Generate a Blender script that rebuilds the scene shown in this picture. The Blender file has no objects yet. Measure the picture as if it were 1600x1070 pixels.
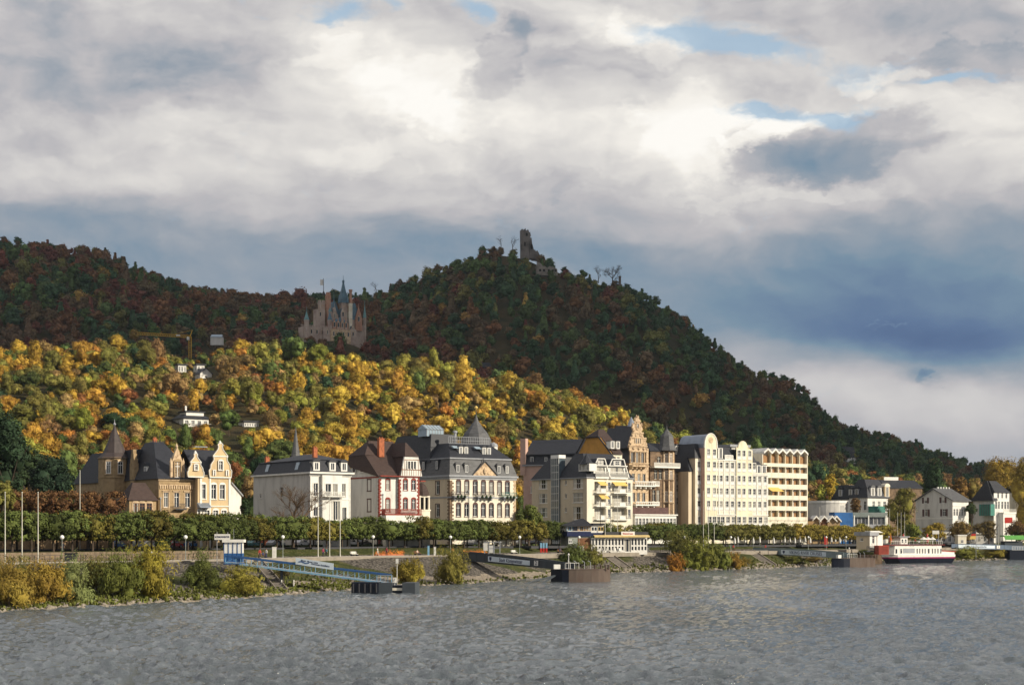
import bpy, math, random
import numpy as np
from math import sin, cos, pi, radians, sqrt
from mathutils import Vector, Matrix

SC = bpy.context.scene
COL = SC.collection
F, HC, YH = 2600.0, 9.0, 835.0       # focal length and horizon of the photograph in its own pixels; eye height above the river
def zpx(py, D): return HC + (YH - py) * D / F
def xpx(px, D): return (px - 800.0) * D / F
def lerp(x, xs, ys): return float(np.interp(x, xs, ys))

# ---------------- camera
cam = bpy.data.cameras.new('camera'); camo = bpy.data.objects.new('camera', cam); COL.objects.link(camo)
cam.sensor_width = 36.0; cam.lens = 36.0 * F / 1600.0
cam.shift_y = (YH - 535.0) / 1600.0
cam.clip_start = 1.0; cam.clip_end = 30000.0
camo.location = (0, 0, HC); camo.rotation_euler = (pi / 2, 0, 0)
SC.camera = camo
# ---------------- exposure
SC.view_settings.view_transform = 'Standard'; SC.view_settings.look = 'None'
SC.view_settings.exposure = 0.12; SC.view_settings.gamma = 1.0
SC.cycles.max_bounces = 5; SC.cycles.diffuse_bounces = 2; SC.cycles.glossy_bounces = 3
SC.cycles.transparent_max_bounces = 6; SC.cycles.use_denoising = True
# ---------------- sun
SUN_EL, SUN_AZ = radians(24), radians(114)     # azimuth from +Y towards +X
SDIR = Vector((sin(SUN_AZ) * cos(SUN_EL), cos(SUN_AZ) * cos(SUN_EL), sin(SUN_EL)))
sl = bpy.data.lights.new('sun', 'SUN'); sl.energy = 5.0; sl.angle = radians(0.5); sl.color = (1.0, 0.90, 0.73)
so = bpy.data.objects.new('sun', sl); COL.objects.link(so)
so.rotation_euler = SDIR.to_track_quat('Z', 'Y').to_euler()
# ---------------- world: Nishita sky behind a deck of broken clouds
W = bpy.data.worlds.new('World'); SC.world = W; W.use_nodes = True
class NT:
    """small helper that writes node trees as expressions"""
    def __init__(s, t): s.t = t; s.n = t.nodes; s.l = t.links
    def new(s, typ, **kw):
        n = s.n.new(typ)
        for k, v in kw.items(): setattr(n, k, v)
        return n
    def put(s, n, i, v):
        if v is None: return
        if hasattr(v, 'is_output'): s.l.new(v, n.inputs[i])
        else: n.inputs[i].default_value = v
    def m(s, op, a, b=None, c=None, clamp=False):
        n = s.new('ShaderNodeMath', operation=op, use_clamp=clamp); s.put(n, 0, a); s.put(n, 1, b); s.put(n, 2, c); return n.outputs[0]
    def v(s, op, a, b=None, c=None):
        n = s.new('ShaderNodeVectorMath', operation=op); s.put(n, 0, a); s.put(n, 1, b); s.put(n, 2, c)
        return n.outputs['Value'] if op in ('DOT_PRODUCT', 'LENGTH') else n.outputs[0]
    def noise(s, vec, scale, detail=4, rough=.5, dist=0., out='Fac'):
        n = s.new('ShaderNodeTexNoise'); n.noise_dimensions = '3D'; s.put(n, 'Vector', vec)
        n.inputs['Scale'].default_value = scale; n.inputs['Detail'].default_value = detail
        n.inputs['Roughness'].default_value = rough; n.inputs['Distortion'].default_value = dist
        return n.outputs[out]
    def ramp(s, fac, stops, interp='LINEAR'):
        n = s.new('ShaderNodeValToRGB'); cr = n.color_ramp; cr.interpolation = interp; s.put(n, 0, fac)
        while len(cr.elements) < len(stops): cr.elements.new(1.0)
        for e, (p, c) in zip(cr.elements, stops):
            e.position = p; e.color = (c, c, c, 1) if isinstance(c, (int, float)) else (*c[:3], 1)
        return n.outputs[0]
    def mix(s, fac, a, b, blend='MIX'):
        n = s.new('ShaderNodeMix', data_type='RGBA', blend_type=blend); s.put(n, 0, fac)
        for i, x in ((6, a), (7, b)):
            if hasattr(x, 'is_output'): s.l.new(x, n.inputs[i])
            else: n.inputs[i].default_value = (*x[:3], 1)
        return n.outputs[2]
def srgb(r, g, b):
    f = lambda c: (c / 255 / 12.92) if c / 255 <= .04045 else ((c / 255 + .055) / 1.055) ** 2.4
    return (f(r), f(g), f(b))
w = NT(W.node_tree); w.n.clear()
sky = w.new('ShaderNodeTexSky', sky_type='NISHITA', sun_disc=False); sky.sun_elevation = SUN_EL; sky.sun_rotation = SUN_AZ
tc = w.new('ShaderNodeTexCoord').outputs['Generated']
sep = w.new('ShaderNodeSeparateXYZ'); w.l.new(tc, sep.inputs[0]); X, Y, Z = sep.outputs
az = w.m('ARCTAN2', X, Y)
hr = w.m('SQRT', w.m('ADD', w.m('MULTIPLY', X, X), w.m('MAXIMUM', w.m('MULTIPLY', Y, Y), 1e-6)))
P = w.m('MULTIPLY', az, 2.63); Q = w.m('MULTIPLY', w.m('DIVIDE', Z, hr), 2.6)
Q = w.m('MINIMUM', w.m('MAXIMUM', Q, -.3), 3.0)
cv = w.new('ShaderNodeCombineXYZ'); w.l.new(P, cv.inputs[0]); w.l.new(Q, cv.inputs[1]); V = cv.outputs[0]
Vs = w.v('MULTIPLY', V, (1.0, 2.1, 1.0))
wn = w.noise(Vs, 2.6, 3, .45, 0, 'Color')
warp = w.v('MULTIPLY', w.v('SUBTRACT', wn, (.5, .5, .5)), (.22, .11, 0))
wn2 = w.noise(Vs, 14, 5, .6, 0, 'Color')
warp2 = w.v('MULTIPLY', w.v('SUBTRACT', wn2, (.5, .5, .5)), (.05, .035, 0))
VW = w.v('ADD', w.v('ADD', V, warp), warp2)
sq = w.new('ShaderNodeSeparateXYZ'); w.l.new(VW, sq.inputs[0])
def px_(x): return (x - 800) / 1000.0
def qy_(y): return (835 - y) / 1000.0
L = w.ramp(w.m('DIVIDE', w.m('ADD', sq.outputs[1], .1), 3.0), [(0, .55), (qy_(700) / 3 + .033, .56), (qy_(560) / 3 + .033, .50), (qy_(440) / 3 + .033, .47),
     (qy_(375) / 3 + .033, .52), (qy_(330) / 3 + .033, .62), (qy_(290) / 3 + .033, .68), (qy_(200) / 3 + .033, .75), (qy_(60) / 3 + .033, .75), (.36, .70), (.55, .68), (1, .62)])
BLOBS = [  # px, py, rx, ry, amount
 (120, 150, 330, 90, -.13), (330, 60, 200, 60, -.04), (640, 130, 190, 60, .22), (470, 215, 260, 45, .13), (200, 275, 260, 30, .10), (560, 285, 200, 26, -.02),
 (860, 130, 130, 30, -.10), (800, 60, 60, 25, -.10), (560, 60, 100, 30, .10), (930, 215, 170, 55, .14), (1090, 215, 80, 60, .20), (1000, 40, 110, 40, .12),
 (1300, 240, 160, 35, -.17), (1190, 200, 130, 20, .18), (1260, 205, 60, 12, .10), (1450, 40, 220, 60, -.12), (1250, 300, 220, 26, .06), (1150, 360, 160, 30, .10),
 (1440, 400, 260, 70, -.08), (1360, 480, 330, 60, -.17), (1300, 530, 300, 34, -.13), (1540, 540, 170, 44, -.20), (1120, 545, 70, 30, .12), (1250, 610, 230, 50, .16), (1500, 640, 160, 50, .18),
 (1200, 570, 60, 12, -.04), (1440, 590, 36, 10, -.16), (100, 345, 300, 26, -.10), (400, 395, 500, 34, -.06), (700, 345, 200, 25, -.04), (1560, 120, 130, 40, -.05),
 (1590, 250, 160, 60, .08), (20, 30, 200, 60, -.04), (900, 395, 200, 25, -.05), (1190, 110, 70, 20, .08)]
for (bx, by, rx, ry, a) in BLOBS:
    irx, iry = 1000 / rx, 1000 / ry
    d = w.v('MULTIPLY_ADD', VW, (irx, iry, 0), (-px_(bx) * irx, -qy_(by) * iry, 0))
    g = w.m('POWER', .3679, w.v('DOT_PRODUCT', d, d))
    L = w.m('MULTIPLY_ADD', g, a, L)
CRISP = [(655, 150, 110, 60, .10), (780, 100, 62, 55, -.13), (700, 190, 90, 26, .08), (1010, 60, 60, 45, .10), (1060, 210, 95, 66, .12), (1225, 205, 120, 20, .16), (1300, 245, 170, 38, -.13), (1180, 100, 130, 40, -.05), (1380, 145, 50, 24, .12), (930, 95, 120, 34, -.07), (120, 130, 240, 75, -.05), (330, 110, 120, 50, -.06),
 (1240, 300, 200, 14, .06), (1440, 585, 34, 9, -.10), (1520, 120, 110, 26, -.08), (1480, 205, 120, 40, .06), (880, 300, 140, 20, -.05), (230, 215, 150, 40, .05), (520, 90, 70, 22, .07), (600, 235, 120, 22, .05)]
wn3 = w.noise(w.v('MULTIPLY', V, (1, 1.5, 1)), 7.0, 9, .62, 0, 'Color')
VC = w.v('ADD', w.v('ADD', V, w.v('SCALE', warp)), w.v('MULTIPLY', w.v('SUBTRACT', wn3, (.5, .5, .5)), (.30, .20, 0)))
for n_ in w.n:
    if n_.bl_idname == 'ShaderNodeVectorMath' and n_.operation == 'SCALE': n_.inputs['Scale'].default_value = .6
for (bx, by, rx, ry, a) in CRISP:
    irx, iry = 1000 / rx, 1000 / ry
    d = w.v('MULTIPLY_ADD', VC, (irx, iry, 0), (-px_(bx) * irx, -qy_(by) * iry, 0)); d2 = w.v('DOT_PRODUCT', d, d)
    g = w.m('POWER', .3679, w.m('POWER', d2, 4.5)); L = w.m('MULTIPLY_ADD', g, a, L)
n1 = w.noise(w.v('MULTIPLY', VW, (1, 1.7, 1)), 4.2, 8, .52)
n2 = w.noise(w.v('MULTIPLY', w.v('ADD', VW, (-.022, -.016, 0)), (1, 1.7, 1)), 4.2, 8, .52)
fine = w.m('SUBTRACT', n1, .5)
relief = w.m('SUBTRACT', n2, n1)
amp = w.ramp(w.m('ADD', Q, .1), [(0, .3), (.40, .22), (.60, .62), (1, .8)])
L = w.m('ADD', L, w.m('MULTIPLY', w.m('MULTIPLY', fine, amp), .46))
L = w.m('ADD', L, w.m('MULTIPLY', w.m('MULTIPLY', relief, amp), -.8))
L = w.m('MULTIPLY_ADD', L, .88, .06)
CC = w.ramp(L, [(.10, srgb(58, 80, 122)), (.26, srgb(88, 112, 146)), (.38, srgb(114, 138, 158)), (.50, srgb(146, 155, 166)), (.62, srgb(182, 180, 183)),
                (.76, srgb(211, 208, 205)), (.90, srgb(237, 233, 226)), (1.0, srgb(248, 245, 239))])
hole = None
for (bx, by, rx, ry, a) in [(1085, 52, 95, 24, 1.1), (1180, 80, 80, 18, 1.1), (1205, 180, 80, 11, 1.1), (1340, 192, 40, 17, 1.2), (1500, 143, 55, 7, .9), (500, 25, 50, 15, .8), (470, 38, 25, 8, .7),
                            (735, 35, 22, 28, .9), (1400, 115, 70, 25, .45), (610, 10, 30, 8, .6), (1330, 120, 60, 30, .35)]:
    irx, iry = 1000 / rx, 1000 / ry
    d = w.v('MULTIPLY_ADD', w.v('ADD', V, w.v('MULTIPLY', w.v('ADD', warp, warp2), (1.3, 1.3, 0))), (irx, iry, 0), (-px_(bx) * irx, -qy_(by) * iry, 0))
    g = w.m('POWER', .3679, w.v('DOT_PRODUCT', d, d))
    hole = w.m('MULTIPLY', g, a) if hole is None else w.m('MULTIPLY_ADD', g, a, hole)
hole = w.m('ADD', hole, w.m('MULTIPLY', w.m('SUBTRACT', w.noise(w.v('MULTIPLY', VC, (1, 1.6, 1)), 11, 8, .6), .5), -1.3))
hm = w.new('ShaderNodeMapRange'); hm.clamp = True; w.l.new(hole, hm.inputs[0]); hm.inputs[1].default_value = .18; hm.inputs[2].default_value = .75; hm.inputs[3].default_value = 1.0; hm.inputs[4].default_value = .22
SKYS = .1
skyc = w.mix(.62, sky.outputs[0], tuple(c / SKYS for c in srgb(172, 204, 228)))
cl = w.v('SCALE', CC); cl.node.inputs['Scale'].default_value = 1.0 / SKYS
out = w.mix(hm.outputs[0], skyc, cl)
bg = w.new('ShaderNodeBackground'); w.l.new(out, bg.inputs[0]); bg.inputs[1].default_value = SKYS
wo = w.new('ShaderNodeOutputWorld'); w.l.new(bg.outputs[0], wo.inputs[0])
W.cycles.sampling_method = 'MANUAL'; W.cycles.sample_map_resolution = 512

# ---------------- materials
MATS = {}
def mat(name, col, rough=.8, var=.12, vscale=.8, metal=0., bump=0., bscale=4., spec=.3, col2=None, stretch=(1, 1, 1)):
    """surface with uneven tone: base colour broken by noise (dirt, age)"""
    if name in MATS: return MATS[name]
    m = bpy.data.materials.new(name); m.use_nodes = True; t = NT(m.node_tree); t.n.clear()
    b = t.new('ShaderNodeBsdfPrincipled'); o = t.new('ShaderNodeOutputMaterial'); t.l.new(b.outputs[0], o.inputs[0])
    tc = t.new('ShaderNodeTexCoord').outputs['Object']
    tv = t.v('MULTIPLY', tc, stretch)
    n = t.noise(tv, vscale, 6, .62)
    c2 = col2 or tuple(c * (1 - 2.2 * var) for c in col)
    c3 = tuple(min(1, c * (1 + .8 * var)) for c in col)
    t.l.new(t.ramp(n, [(.3, c2), (.52, col), (.75, c3)]), b.inputs['Base Color'])
    b.inputs['Roughness'].default_value = rough; b.inputs['Metallic'].default_value = metal
    b.inputs['Specular IOR Level'].default_value = spec
    if bump:
        bn = t.new('ShaderNodeBump'); bn.inputs['Strength'].default_value = bump; bn.inputs['Distance'].default_value = .1
        t.l.new(t.noise(tc, bscale, 4, .6), bn.inputs['Height']); t.l.new(bn.outputs[0], b.inputs['Normal'])
    MATS[name] = m; return m
def foliage_mat(name, src, gain=1.0):
    """leaves: tint from the object colour (one tree) or from a stored colour (a whole wood), varied leaf by leaf"""
    m = bpy.data.materials.new(name); m.use_nodes = True; t = NT(m.node_tree); t.n.clear()
    b = t.new('ShaderNodeBsdfPrincipled'); o = t.new('ShaderNodeOutputMaterial'); t.l.new(b.outputs[0], o.inputs[0])
    if src == 'object': base = t.new('ShaderNodeObjectInfo').outputs['Color']
    elif src == 'attr': base = t.new('ShaderNodeAttribute', attribute_name='tint').outputs['Color']
    else: base = src
    g = t.new('ShaderNodeNewGeometry')
    rnd = g.outputs['Random Per Island']
    tcn = t.new('ShaderNodeTexCoord').outputs['Object']
    n = t.noise(tcn, .55, 3, .6)
    k = t.m('MULTIPLY', t.m('ADD', t.m('MULTIPLY', rnd, .5), .75), t.m('ADD', t.m('MULTIPLY', n, 2.2), -.12))
    k = t.m('MULTIPLY', k, gain)
    if hasattr(base, 'is_output'):
        cc = t.v('SCALE', base); t.l.new(k, cc.node.inputs['Scale'])
    else:
        cc = t.v('SCALE', base[:3]); t.l.new(k, cc.node.inputs['Scale'])
    hs = t.new('ShaderNodeHueSaturation'); t.l.new(cc, hs.inputs['Color'])
    t.l.new(t.m('ADD', t.m('MULTIPLY', n, .06), .47), hs.inputs['Hue'])
    t.l.new(hs.outputs[0], b.inputs['Base Color']); b.inputs['Roughness'].default_value = .75; b.inputs['Specular IOR Level'].default_value = .12
    MATS[name] = m; return m
M_LEAF = foliage_mat('leaves of one tree', 'object')
M_WOOD = foliage_mat('leaves of the wood', 'attr')
M_BARK = mat('bark', (.075, .055, .04), .9, .2, 2)

# ---------------- mesh helpers
class MB:
    def __init__(s): s.v = []; s.f = []; s.mi = []; s.k = 0
    def add(s, vs, fs):
        n = len(s.v); s.v += [tuple(q) for q in vs]; s.f += [tuple(i + n for i in q) for q in fs]; s.mi += [s.k] * len(fs); return s
    def box(s, x0, x1, y0, y1, z0, z1):
        if x0 > x1: x0, x1 = x1, x0
        if y0 > y1: y0, y1 = y1, y0
        vs = [(x0, y0, z0), (x1, y0, z0), (x1, y1, z0), (x0, y1, z0), (x0, y0, z1), (x1, y0, z1), (x1, y1, z1), (x0, y1, z1)]
        return s.add(vs, [(0, 3, 2, 1), (4, 5, 6, 7), (0, 1, 5, 4), (1, 2, 6, 5), (2, 3, 7, 6), (3, 0, 4, 7)])
    def hull(s, bot, top):
        """closed loft between two loops of equal length (lists of 3-D points, counter-clockwise from above)"""
        n = len(bot); s.add(list(bot) + list(top), [tuple(range(n - 1, -1, -1)), tuple(range(n, 2 * n))] + [(i, (i + 1) % n, n + (i + 1) % n, n + i) for i in range(n)]); return s
    def rings(s, cx, cy, prof, n=8, rot=0., sx=1., sy=1., cap=True):
        """lathe: prof = [(radius, z)]"""
        vs, fs = [], []
        for (r, z) in prof:
            for i in range(n):
                a = rot + 2 * pi * i / n; vs.append((cx + r * sx * cos(a), cy + r * sy * sin(a), z))
        for j in range(len(prof) - 1):
            for i in range(n): fs.append((j * n + i, j * n + (i + 1) % n, (j + 1) * n + (i + 1) % n, (j + 1) * n + i))
        if cap: fs += [tuple(range(n - 1, -1, -1)), tuple((len(prof) - 1) * n + i for i in range(n))]
        return s.add(vs, fs)
    def tube(s, a, b, r0, r1=None, n=6):
        r1 = r0 if r1 is None else r1
        a, b = Vector(a), Vector(b); d = (b - a)
        if d.length < 1e-6: return s
        d.normalize(); u = d.orthogonal().normalized(); w_ = d.cross(u)
        vs = [p + (u * cos(2 * pi * i / n) + w_ * sin(2 * pi * i / n)) * r for p, r in ((a, r0), (b, r1)) for i in range(n)]
        return s.add(vs, [(i, (i + 1) % n, n + (i + 1) % n, n + i) for i in range(n)] + [tuple(range(n - 1, -1, -1)), tuple(range(n, 2 * n))])
    def prism(s, poly, y0, y1):
        """outline in the x-z plane, given thickness along y"""
        n = len(poly); vs = [(x, y0, z) for x, z in poly] + [(x, y1, z) for x, z in poly]
        return s.add(vs, [tuple(range(n)), tuple(range(2 * n - 1, n - 1, -1))] + [((i + 1) % n, i, n + i, n + (i + 1) % n) for i in range(n)])
    def prismx(s, poly, x0, x1):
        """outline in the y-z plane, given thickness along x"""
        n = len(poly); vs = [(x0, y, z) for y, z in poly] + [(x1, y, z) for y, z in poly]
        return s.add(vs, [tuple(range(n)), tuple(range(2 * n - 1, n - 1, -1))] + [((i + 1) % n, i, n + i, n + (i + 1) % n) for i in range(n)])
    def mesh(s, name, mats):
        me = bpy.data.meshes.new(name); me.from_pydata(s.v, [], s.f)
        for m_ in (mats if isinstance(mats, (list, tuple)) else [mats]): me.materials.append(m_)
        if any(s.mi): me.polygons.foreach_set('material_index', s.mi)
        import bmesh
        bm = bmesh.new(); bm.from_mesh(me); bmesh.ops.recalc_face_normals(bm, faces=bm.faces); bm.to_mesh(me); bm.free()
        return me
    def obj(s, name, mats, parent=None, smooth=False, loc=None):
        me = s.mesh(name, mats)
        if smooth: me.shade_smooth()
        o = bpy.data.objects.new(name, me); COL.objects.link(o)
        if parent is not None: o.parent = parent
        if loc: o.location = loc
        return o
def tag(o, label=None, cat=None, group=None, kind=None):
    for k, v_ in (('label', label), ('category', cat), ('group', group), ('kind', kind)):
        if v_: o[k] = v_
    return o
def empty(name, loc, rz=0., label=None, cat=None, group=None):
    o = bpy.data.objects.new(name, None); COL.objects.link(o); o.location = loc; o.rotation_euler = (0, 0, rz); o.empty_display_size = 1
    return tag(o, label, cat, group)
def copy_tree(root, loc=None, rz=None, label=None, cat=None, group=None, scale=None, color=None):
    r = root.copy(); COL.objects.link(r)
    if loc is not None: r.location = loc
    if rz is not None: r.rotation_euler = (0, 0, rz)
    if scale is not None: r.scale = scale if hasattr(scale, '__len__') else (scale,) * 3
    tag(r, label, cat, group)
    for ch in root.children:
        c = ch.copy(); COL.objects.link(c); c.parent = r
        if color is not None: c.color = color
        for g in ch.children:
            d = g.copy(); COL.objects.link(d); d.parent = c
    return r
def mesh_np(name, verts, faces4, mat_, tint=None):
    me = bpy.data.meshes.new(name)
    nv, nf = len(verts), len(faces4)
    me.vertices.add(nv); me.vertices.foreach_set('co', np.asarray(verts, np.float32).ravel())
    me.loops.add(nf * 4); me.loops.foreach_set('vertex_index', np.asarray(faces4, np.int32).ravel())
    me.polygons.add(nf); me.polygons.foreach_set('loop_start', np.arange(0, nf * 4, 4, dtype=np.int32))
    me.polygons.foreach_set('loop_total', np.full(nf, 4, np.int32))
    me.update(calc_edges=True)
    me.materials.append(mat_)
    if tint is not None:
        a = me.color_attributes.new('tint', 'FLOAT_COLOR', 'POINT'); a.data.foreach_set('color', np.asarray(tint, np.float32).ravel())
    return me
# ================= LAND, RIVER =================
SHX = [-900, -300, 0, 200, 350, 550, 650, 735, 850, 960, 1160, 1300, 1380, 1600, 1900, 2600]
SHD = [120, 160, 195, 215, 232, 272, 292, 300, 340, 388, 425, 480, 522, 600, 720, 1000]
TOD = [170, 205, 243, 262, 280, 322, 336, 345, 380, 412, 458, 508, 556, 650, 790, 1080]   # top edge of the embankment
def d_shore(px): return lerp(px, SHX, SHD)
def d_top(px): return lerp(px, SHX, TOD)
def z_top(px): return lerp(px, [0, 600, 1000, 1600], [4.8, 4.75, 4.5, 4.3])
def z_street(px): return lerp(px, [0, 600, 1100, 1600], [6.1, 6.1, 5.6, 5.5])
FRX = [-400, 0, 60, 130, 200, 250, 300, 380, 450, 520, 600, 650, 700, 750, 800, 850, 900, 950, 1000, 1060, 1120, 1200, 1300, 1450, 1600, 2100]
FRY = [545, 535, 535, 530, 530, 540, 543, 530, 530, 545, 560, 552, 550, 560, 575, 590, 605, 620, 648, 668, 690, 703, 718, 735, 760, 790]
BKX = [-500, -200, 0, 50, 110, 160, 180, 215, 250, 300, 350, 430, 480, 560, 600, 640, 700, 740, 780, 820, 850, 900, 945, 990, 1030, 1060, 1100, 1130, 1160, 1200, 1245, 1260, 1275, 1300, 1330, 1400, 1440, 1480, 1520, 1600, 2000]
BKY = [400, 350, 370, 374, 380, 385, 395, 413, 425, 445, 450, 458, 458, 457, 450, 430, 410, 392, 380, 386, 400, 416, 432, 446, 460, 482, 515, 540, 560, 580, 590, 602, 625, 648, 664, 680, 692, 708, 718, 730, 800]
def crest_front(px):
    D = lerp(px, [0, 500, 1000, 1200, 1600, 2100], [800, 850, 850, 900, 1000, 1150]); return D, zpx(lerp(px, FRX, FRY), D) - 11.0
def crest_back(px):
    D = lerp(px, [0, 400, 550, 800, 1000, 1250, 1450, 1600, 2000], [1400, 1500, 1500, 1300, 1300, 1350, 1450, 1550, 1700]); return D, zpx(lerp(px, BKX, BKY), D) - 9.5
FOOT = ([-400, 0, 500, 1000, 1300, 1600, 2100], [330, 370, 430, 570, 690, 800, 1000])
def ground(px, D):
    ds, dt = d_shore(px), d_top(px); zt, zs = z_top(px), z_street(px)
    f0 = lerp(px, *FOOT); f1, zf = crest_front(px); b1, zb = crest_back(px)
    zd = min(zf, zb) - 14; d1 = f1 + 75
    if D <= ds: return max(-3.0, -.28 * (ds - D))
    if D <= dt:
        t = (D - ds) / (dt - ds); tb = .30
        return 1.0 * t / tb if t < tb else 1.0 + (zt - 1.0) * (t - tb) / (1 - tb)
    if D <= dt + 13: return zt
    rw = lerp(px, [330, 380], [.4, 9.0])                      # retaining wall at left, grassy rise elsewhere
    if D <= dt + 13 + rw: return zt + (zs - zt) * (D - dt - 13) / rw
    if D <= f0: return zs + .6 * (D - dt - 13.4) / max(1, f0 - dt - 13.4)
    if D <= f1:
        t = (D - f0) / (f1 - f0); s = t ** .92 * .55 + (t * t * (3 - 2 * t)) * .45
        return zs + .6 + (zf - zs - .6) * s
    if D <= d1: return zf + (zd - zf) * (D - f1) / 75
    if D <= b1:
        t = (D - d1) / max(1, b1 - d1); z = zd + (zb - zd) * (t ** .85)
        g = math.exp(-((px - 520) / 75) ** 2 - ((D - 1046) / 52) ** 2)       # terrace the palace stands on
        return z * (1 - g) + zpx(531, 1040) * g
    return zb - (D - b1) * .35
def ground_xy(x, y): return ground(800 + F * x / y, y)
cols = np.concatenate([np.arange(-700, -40, 40), np.arange(-40, 1660, 8), np.arange(1660, 2400, 40)])
def rows_for(px):
    ds, dt = d_shore(px), d_top(px); f0 = lerp(px, *FOOT); f1 = crest_front(px)[0]; b1 = crest_back(px)[0]
    r = [ds - 60, ds - 12, ds - 3, ds, ds + .3 * (dt - ds)] + list(np.linspace(ds + .3 * (dt - ds), dt, 6)[1:]) + [dt + 5, dt + 13, dt + 13.4, dt + 17, dt + 22, dt + 27, dt + 60]
    r += list(np.linspace(max(f0, dt + 80), f1, 26)) + list(np.linspace(f1, f1 + 75, 4)[1:]) + list(np.linspace(f1 + 75, b1, 34)[1:]) + [b1 + 60, b1 + 300, b1 + 600, 2400]
    return r
gv, gf = [], []
rng = np.random.default_rng(5)
for px in cols:
    R_ = rows_for(px)
    for k_, D in enumerate(R_):
        z = ground(px, D)
        if D == 2400: z = -20
        elif D > 1700: z = max(z, -20)
        gv.append((xpx(px, D), D, z))
nr = len(R_)
for i in range(len(cols) - 1):
    for j in range(nr - 1): a = i * nr + j; gf.append((a, a + nr, a + nr + 1, a + 1))
# ground material: by height and slope - gravel beach, stone-paved slope, grass and paving, leaf litter on the hills
m = bpy.data.materials.new('ground'); m.use_nodes = True; t = NT(m.node_tree); t.n.clear()
b = t.new('ShaderNodeBsdfPrincipled'); o = t.new('ShaderNodeOutputMaterial'); t.l.new(b.outputs[0], o.inputs[0]); b.inputs['Roughness'].default_value = .95; b.inputs['Specular IOR Level'].default_value = .1
oc = t.new('ShaderNodeTexCoord').outputs['Object']; ss = t.new('ShaderNodeSeparateXYZ'); t.l.new(oc, ss.inputs[0])
vor = t.new('ShaderNodeTexVoronoi'); vor.feature = 'F1'; t.l.new(oc, vor.inputs['Vector']); vor.inputs['Scale'].default_value = 1.9
stone = t.mix(t.ramp(vor.outputs['Distance'], [(.15, 0.), (.75, 1.)]), t.ramp(t.noise(oc, .9, 5, .7), [(.3, (.14, .122, .10)), (.6, (.27, .24, .20)), (.8, (.36, .32, .27))]), (.035, .03, .026))
gravel = t.ramp(t.noise(oc, 1.3, 6, .75), [(.3, (.12, .10, .075)), (.5, (.27, .225, .17)), (.7, (.42, .37, .30))])
grass = t.ramp(t.noise(oc, .35, 6, .7), [(.3, (.03, .036, .012)), (.5, (.058, .066, .02)), (.7, (.12, .10, .04))])
litter = t.ramp(t.noise(oc, .08, 5, .6), [(.35, (.03, .032, .014)), (.6, (.06, .045, .02)), (.8, (.09, .06, .02))])
z_ = ss.outputs[2]; zn = t.m('ADD', z_, t.m('MULTIPLY', t.m('SUBTRACT', t.noise(oc, .16, 4, .6), .5), 2.2))
gmask = t.ramp(t.noise(oc, .045, 3, .5), [(.53, 0.), (.57, 1.)])       # patches of grass over the paved slope
geo = t.new('ShaderNodeNewGeometry'); sn = t.new('ShaderNodeSeparateXYZ'); t.l.new(geo.outputs['True Normal'], sn.inputs[0])
bank = t.mix(gmask, stone, grass)
c = t.mix(t.m('LESS_THAN', zn, 1.15), bank, gravel)
c = t.mix(t.m('GREATER_THAN', z_, 4.9), c, grass)
c = t.mix(t.m('GREATER_THAN', z_, 7.6), c, litter)
t.l.new(c, b.inputs['Base Color'])
bn = t.new('ShaderNodeBump'); bn.inputs['Strength'].default_value = .9; bn.inputs['Distance'].default_value = .3; t.l.new(vor.outputs['Distance'], bn.inputs['Height']); t.l.new(bn.outputs[0], b.inputs['Normal'])
MATS['ground'] = m
me = bpy.data.meshes.new('terrain'); me.from_pydata(gv, [], gf); me.materials.append(m); me.update()
me.flip_normals() if me.polygons[0].normal.z < 0 else None
to = bpy.data.objects.new('terrain', me); COL.objects.link(to); tag(to, kind='structure')

# river: real wavelets, finer towards the camera
pxs = np.arange(-260, 1870, 2.6)
ys = np.concatenate([np.arange(1120, 1000, -.85), np.arange(1000, 900, -.6), np.arange(900, 866, -.5)])
Dr = HC * F / (ys - YH)
PX, DD = np.meshgrid(pxs, Dr)
XX = (PX - 800) * DD / F; YY = DD.copy()
rng = np.random.default_rng(3)
ZZ = np.zeros_like(XX)
wind = radians(262)
for k_ in range(90):
    lam = np.exp(rng.uniform(np.log(1.2), np.log(6.5))); th = wind + rng.normal(0, .8); kk = 2 * pi / lam
    amp_ = .0085 * lam ** .8; ph = rng.uniform(0, 2 * pi)
    dx = 5 * np.sin(XX / 47 + k_) + 4 * np.sin(YY / 61 + 2 * k_)
    s_ = np.sin(kk * (XX * cos(th) + YY * sin(th)) + ph + dx * .25)
    near = np.clip(1.4 - DD / (lam * 160), 0, 1)
    ZZ += amp_ * (1 - 2 * np.abs(s_) ** 1.0 * .5 + .5 * s_ - .5) * near
patch = .65 + .35 * np.sin(XX / 33 + 2 * np.sin(YY / 71)) * np.sin(YY / 41 + 1.5 * np.sin(XX / 53))
ZZ = ZZ * patch * 1.6; ZZ -= ZZ.mean()
vv = np.stack([XX, YY, ZZ], -1).reshape(-1, 3); ni, nj = XX.shape
idx = np.arange(ni * nj).reshape(ni, nj)
ff = np.stack([idx[:-1, :-1], idx[:-1, 1:], idx[1:, 1:], idx[1:, :-1]], -1).reshape(-1, 4)
mw = bpy.data.materials.new('river water'); mw.use_nodes = True; t = NT(mw.node_tree); t.n.clear()
b = t.new('ShaderNodeBsdfPrincipled'); o = t.new('ShaderNodeOutputMaterial'); t.l.new(b.outputs[0], o.inputs[0])
oc = t.new('ShaderNodeTexCoord').outputs['Object']
b.inputs['Base Color'].default_value = (.108, .128, .142, 1); b.inputs['Roughness'].default_value = .07; b.inputs['IOR'].default_value = 1.5
bn = t.new('ShaderNodeBump'); bn.inputs['Strength'].default_value = 1.0; bn.inputs['Distance'].default_value = .9
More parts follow.
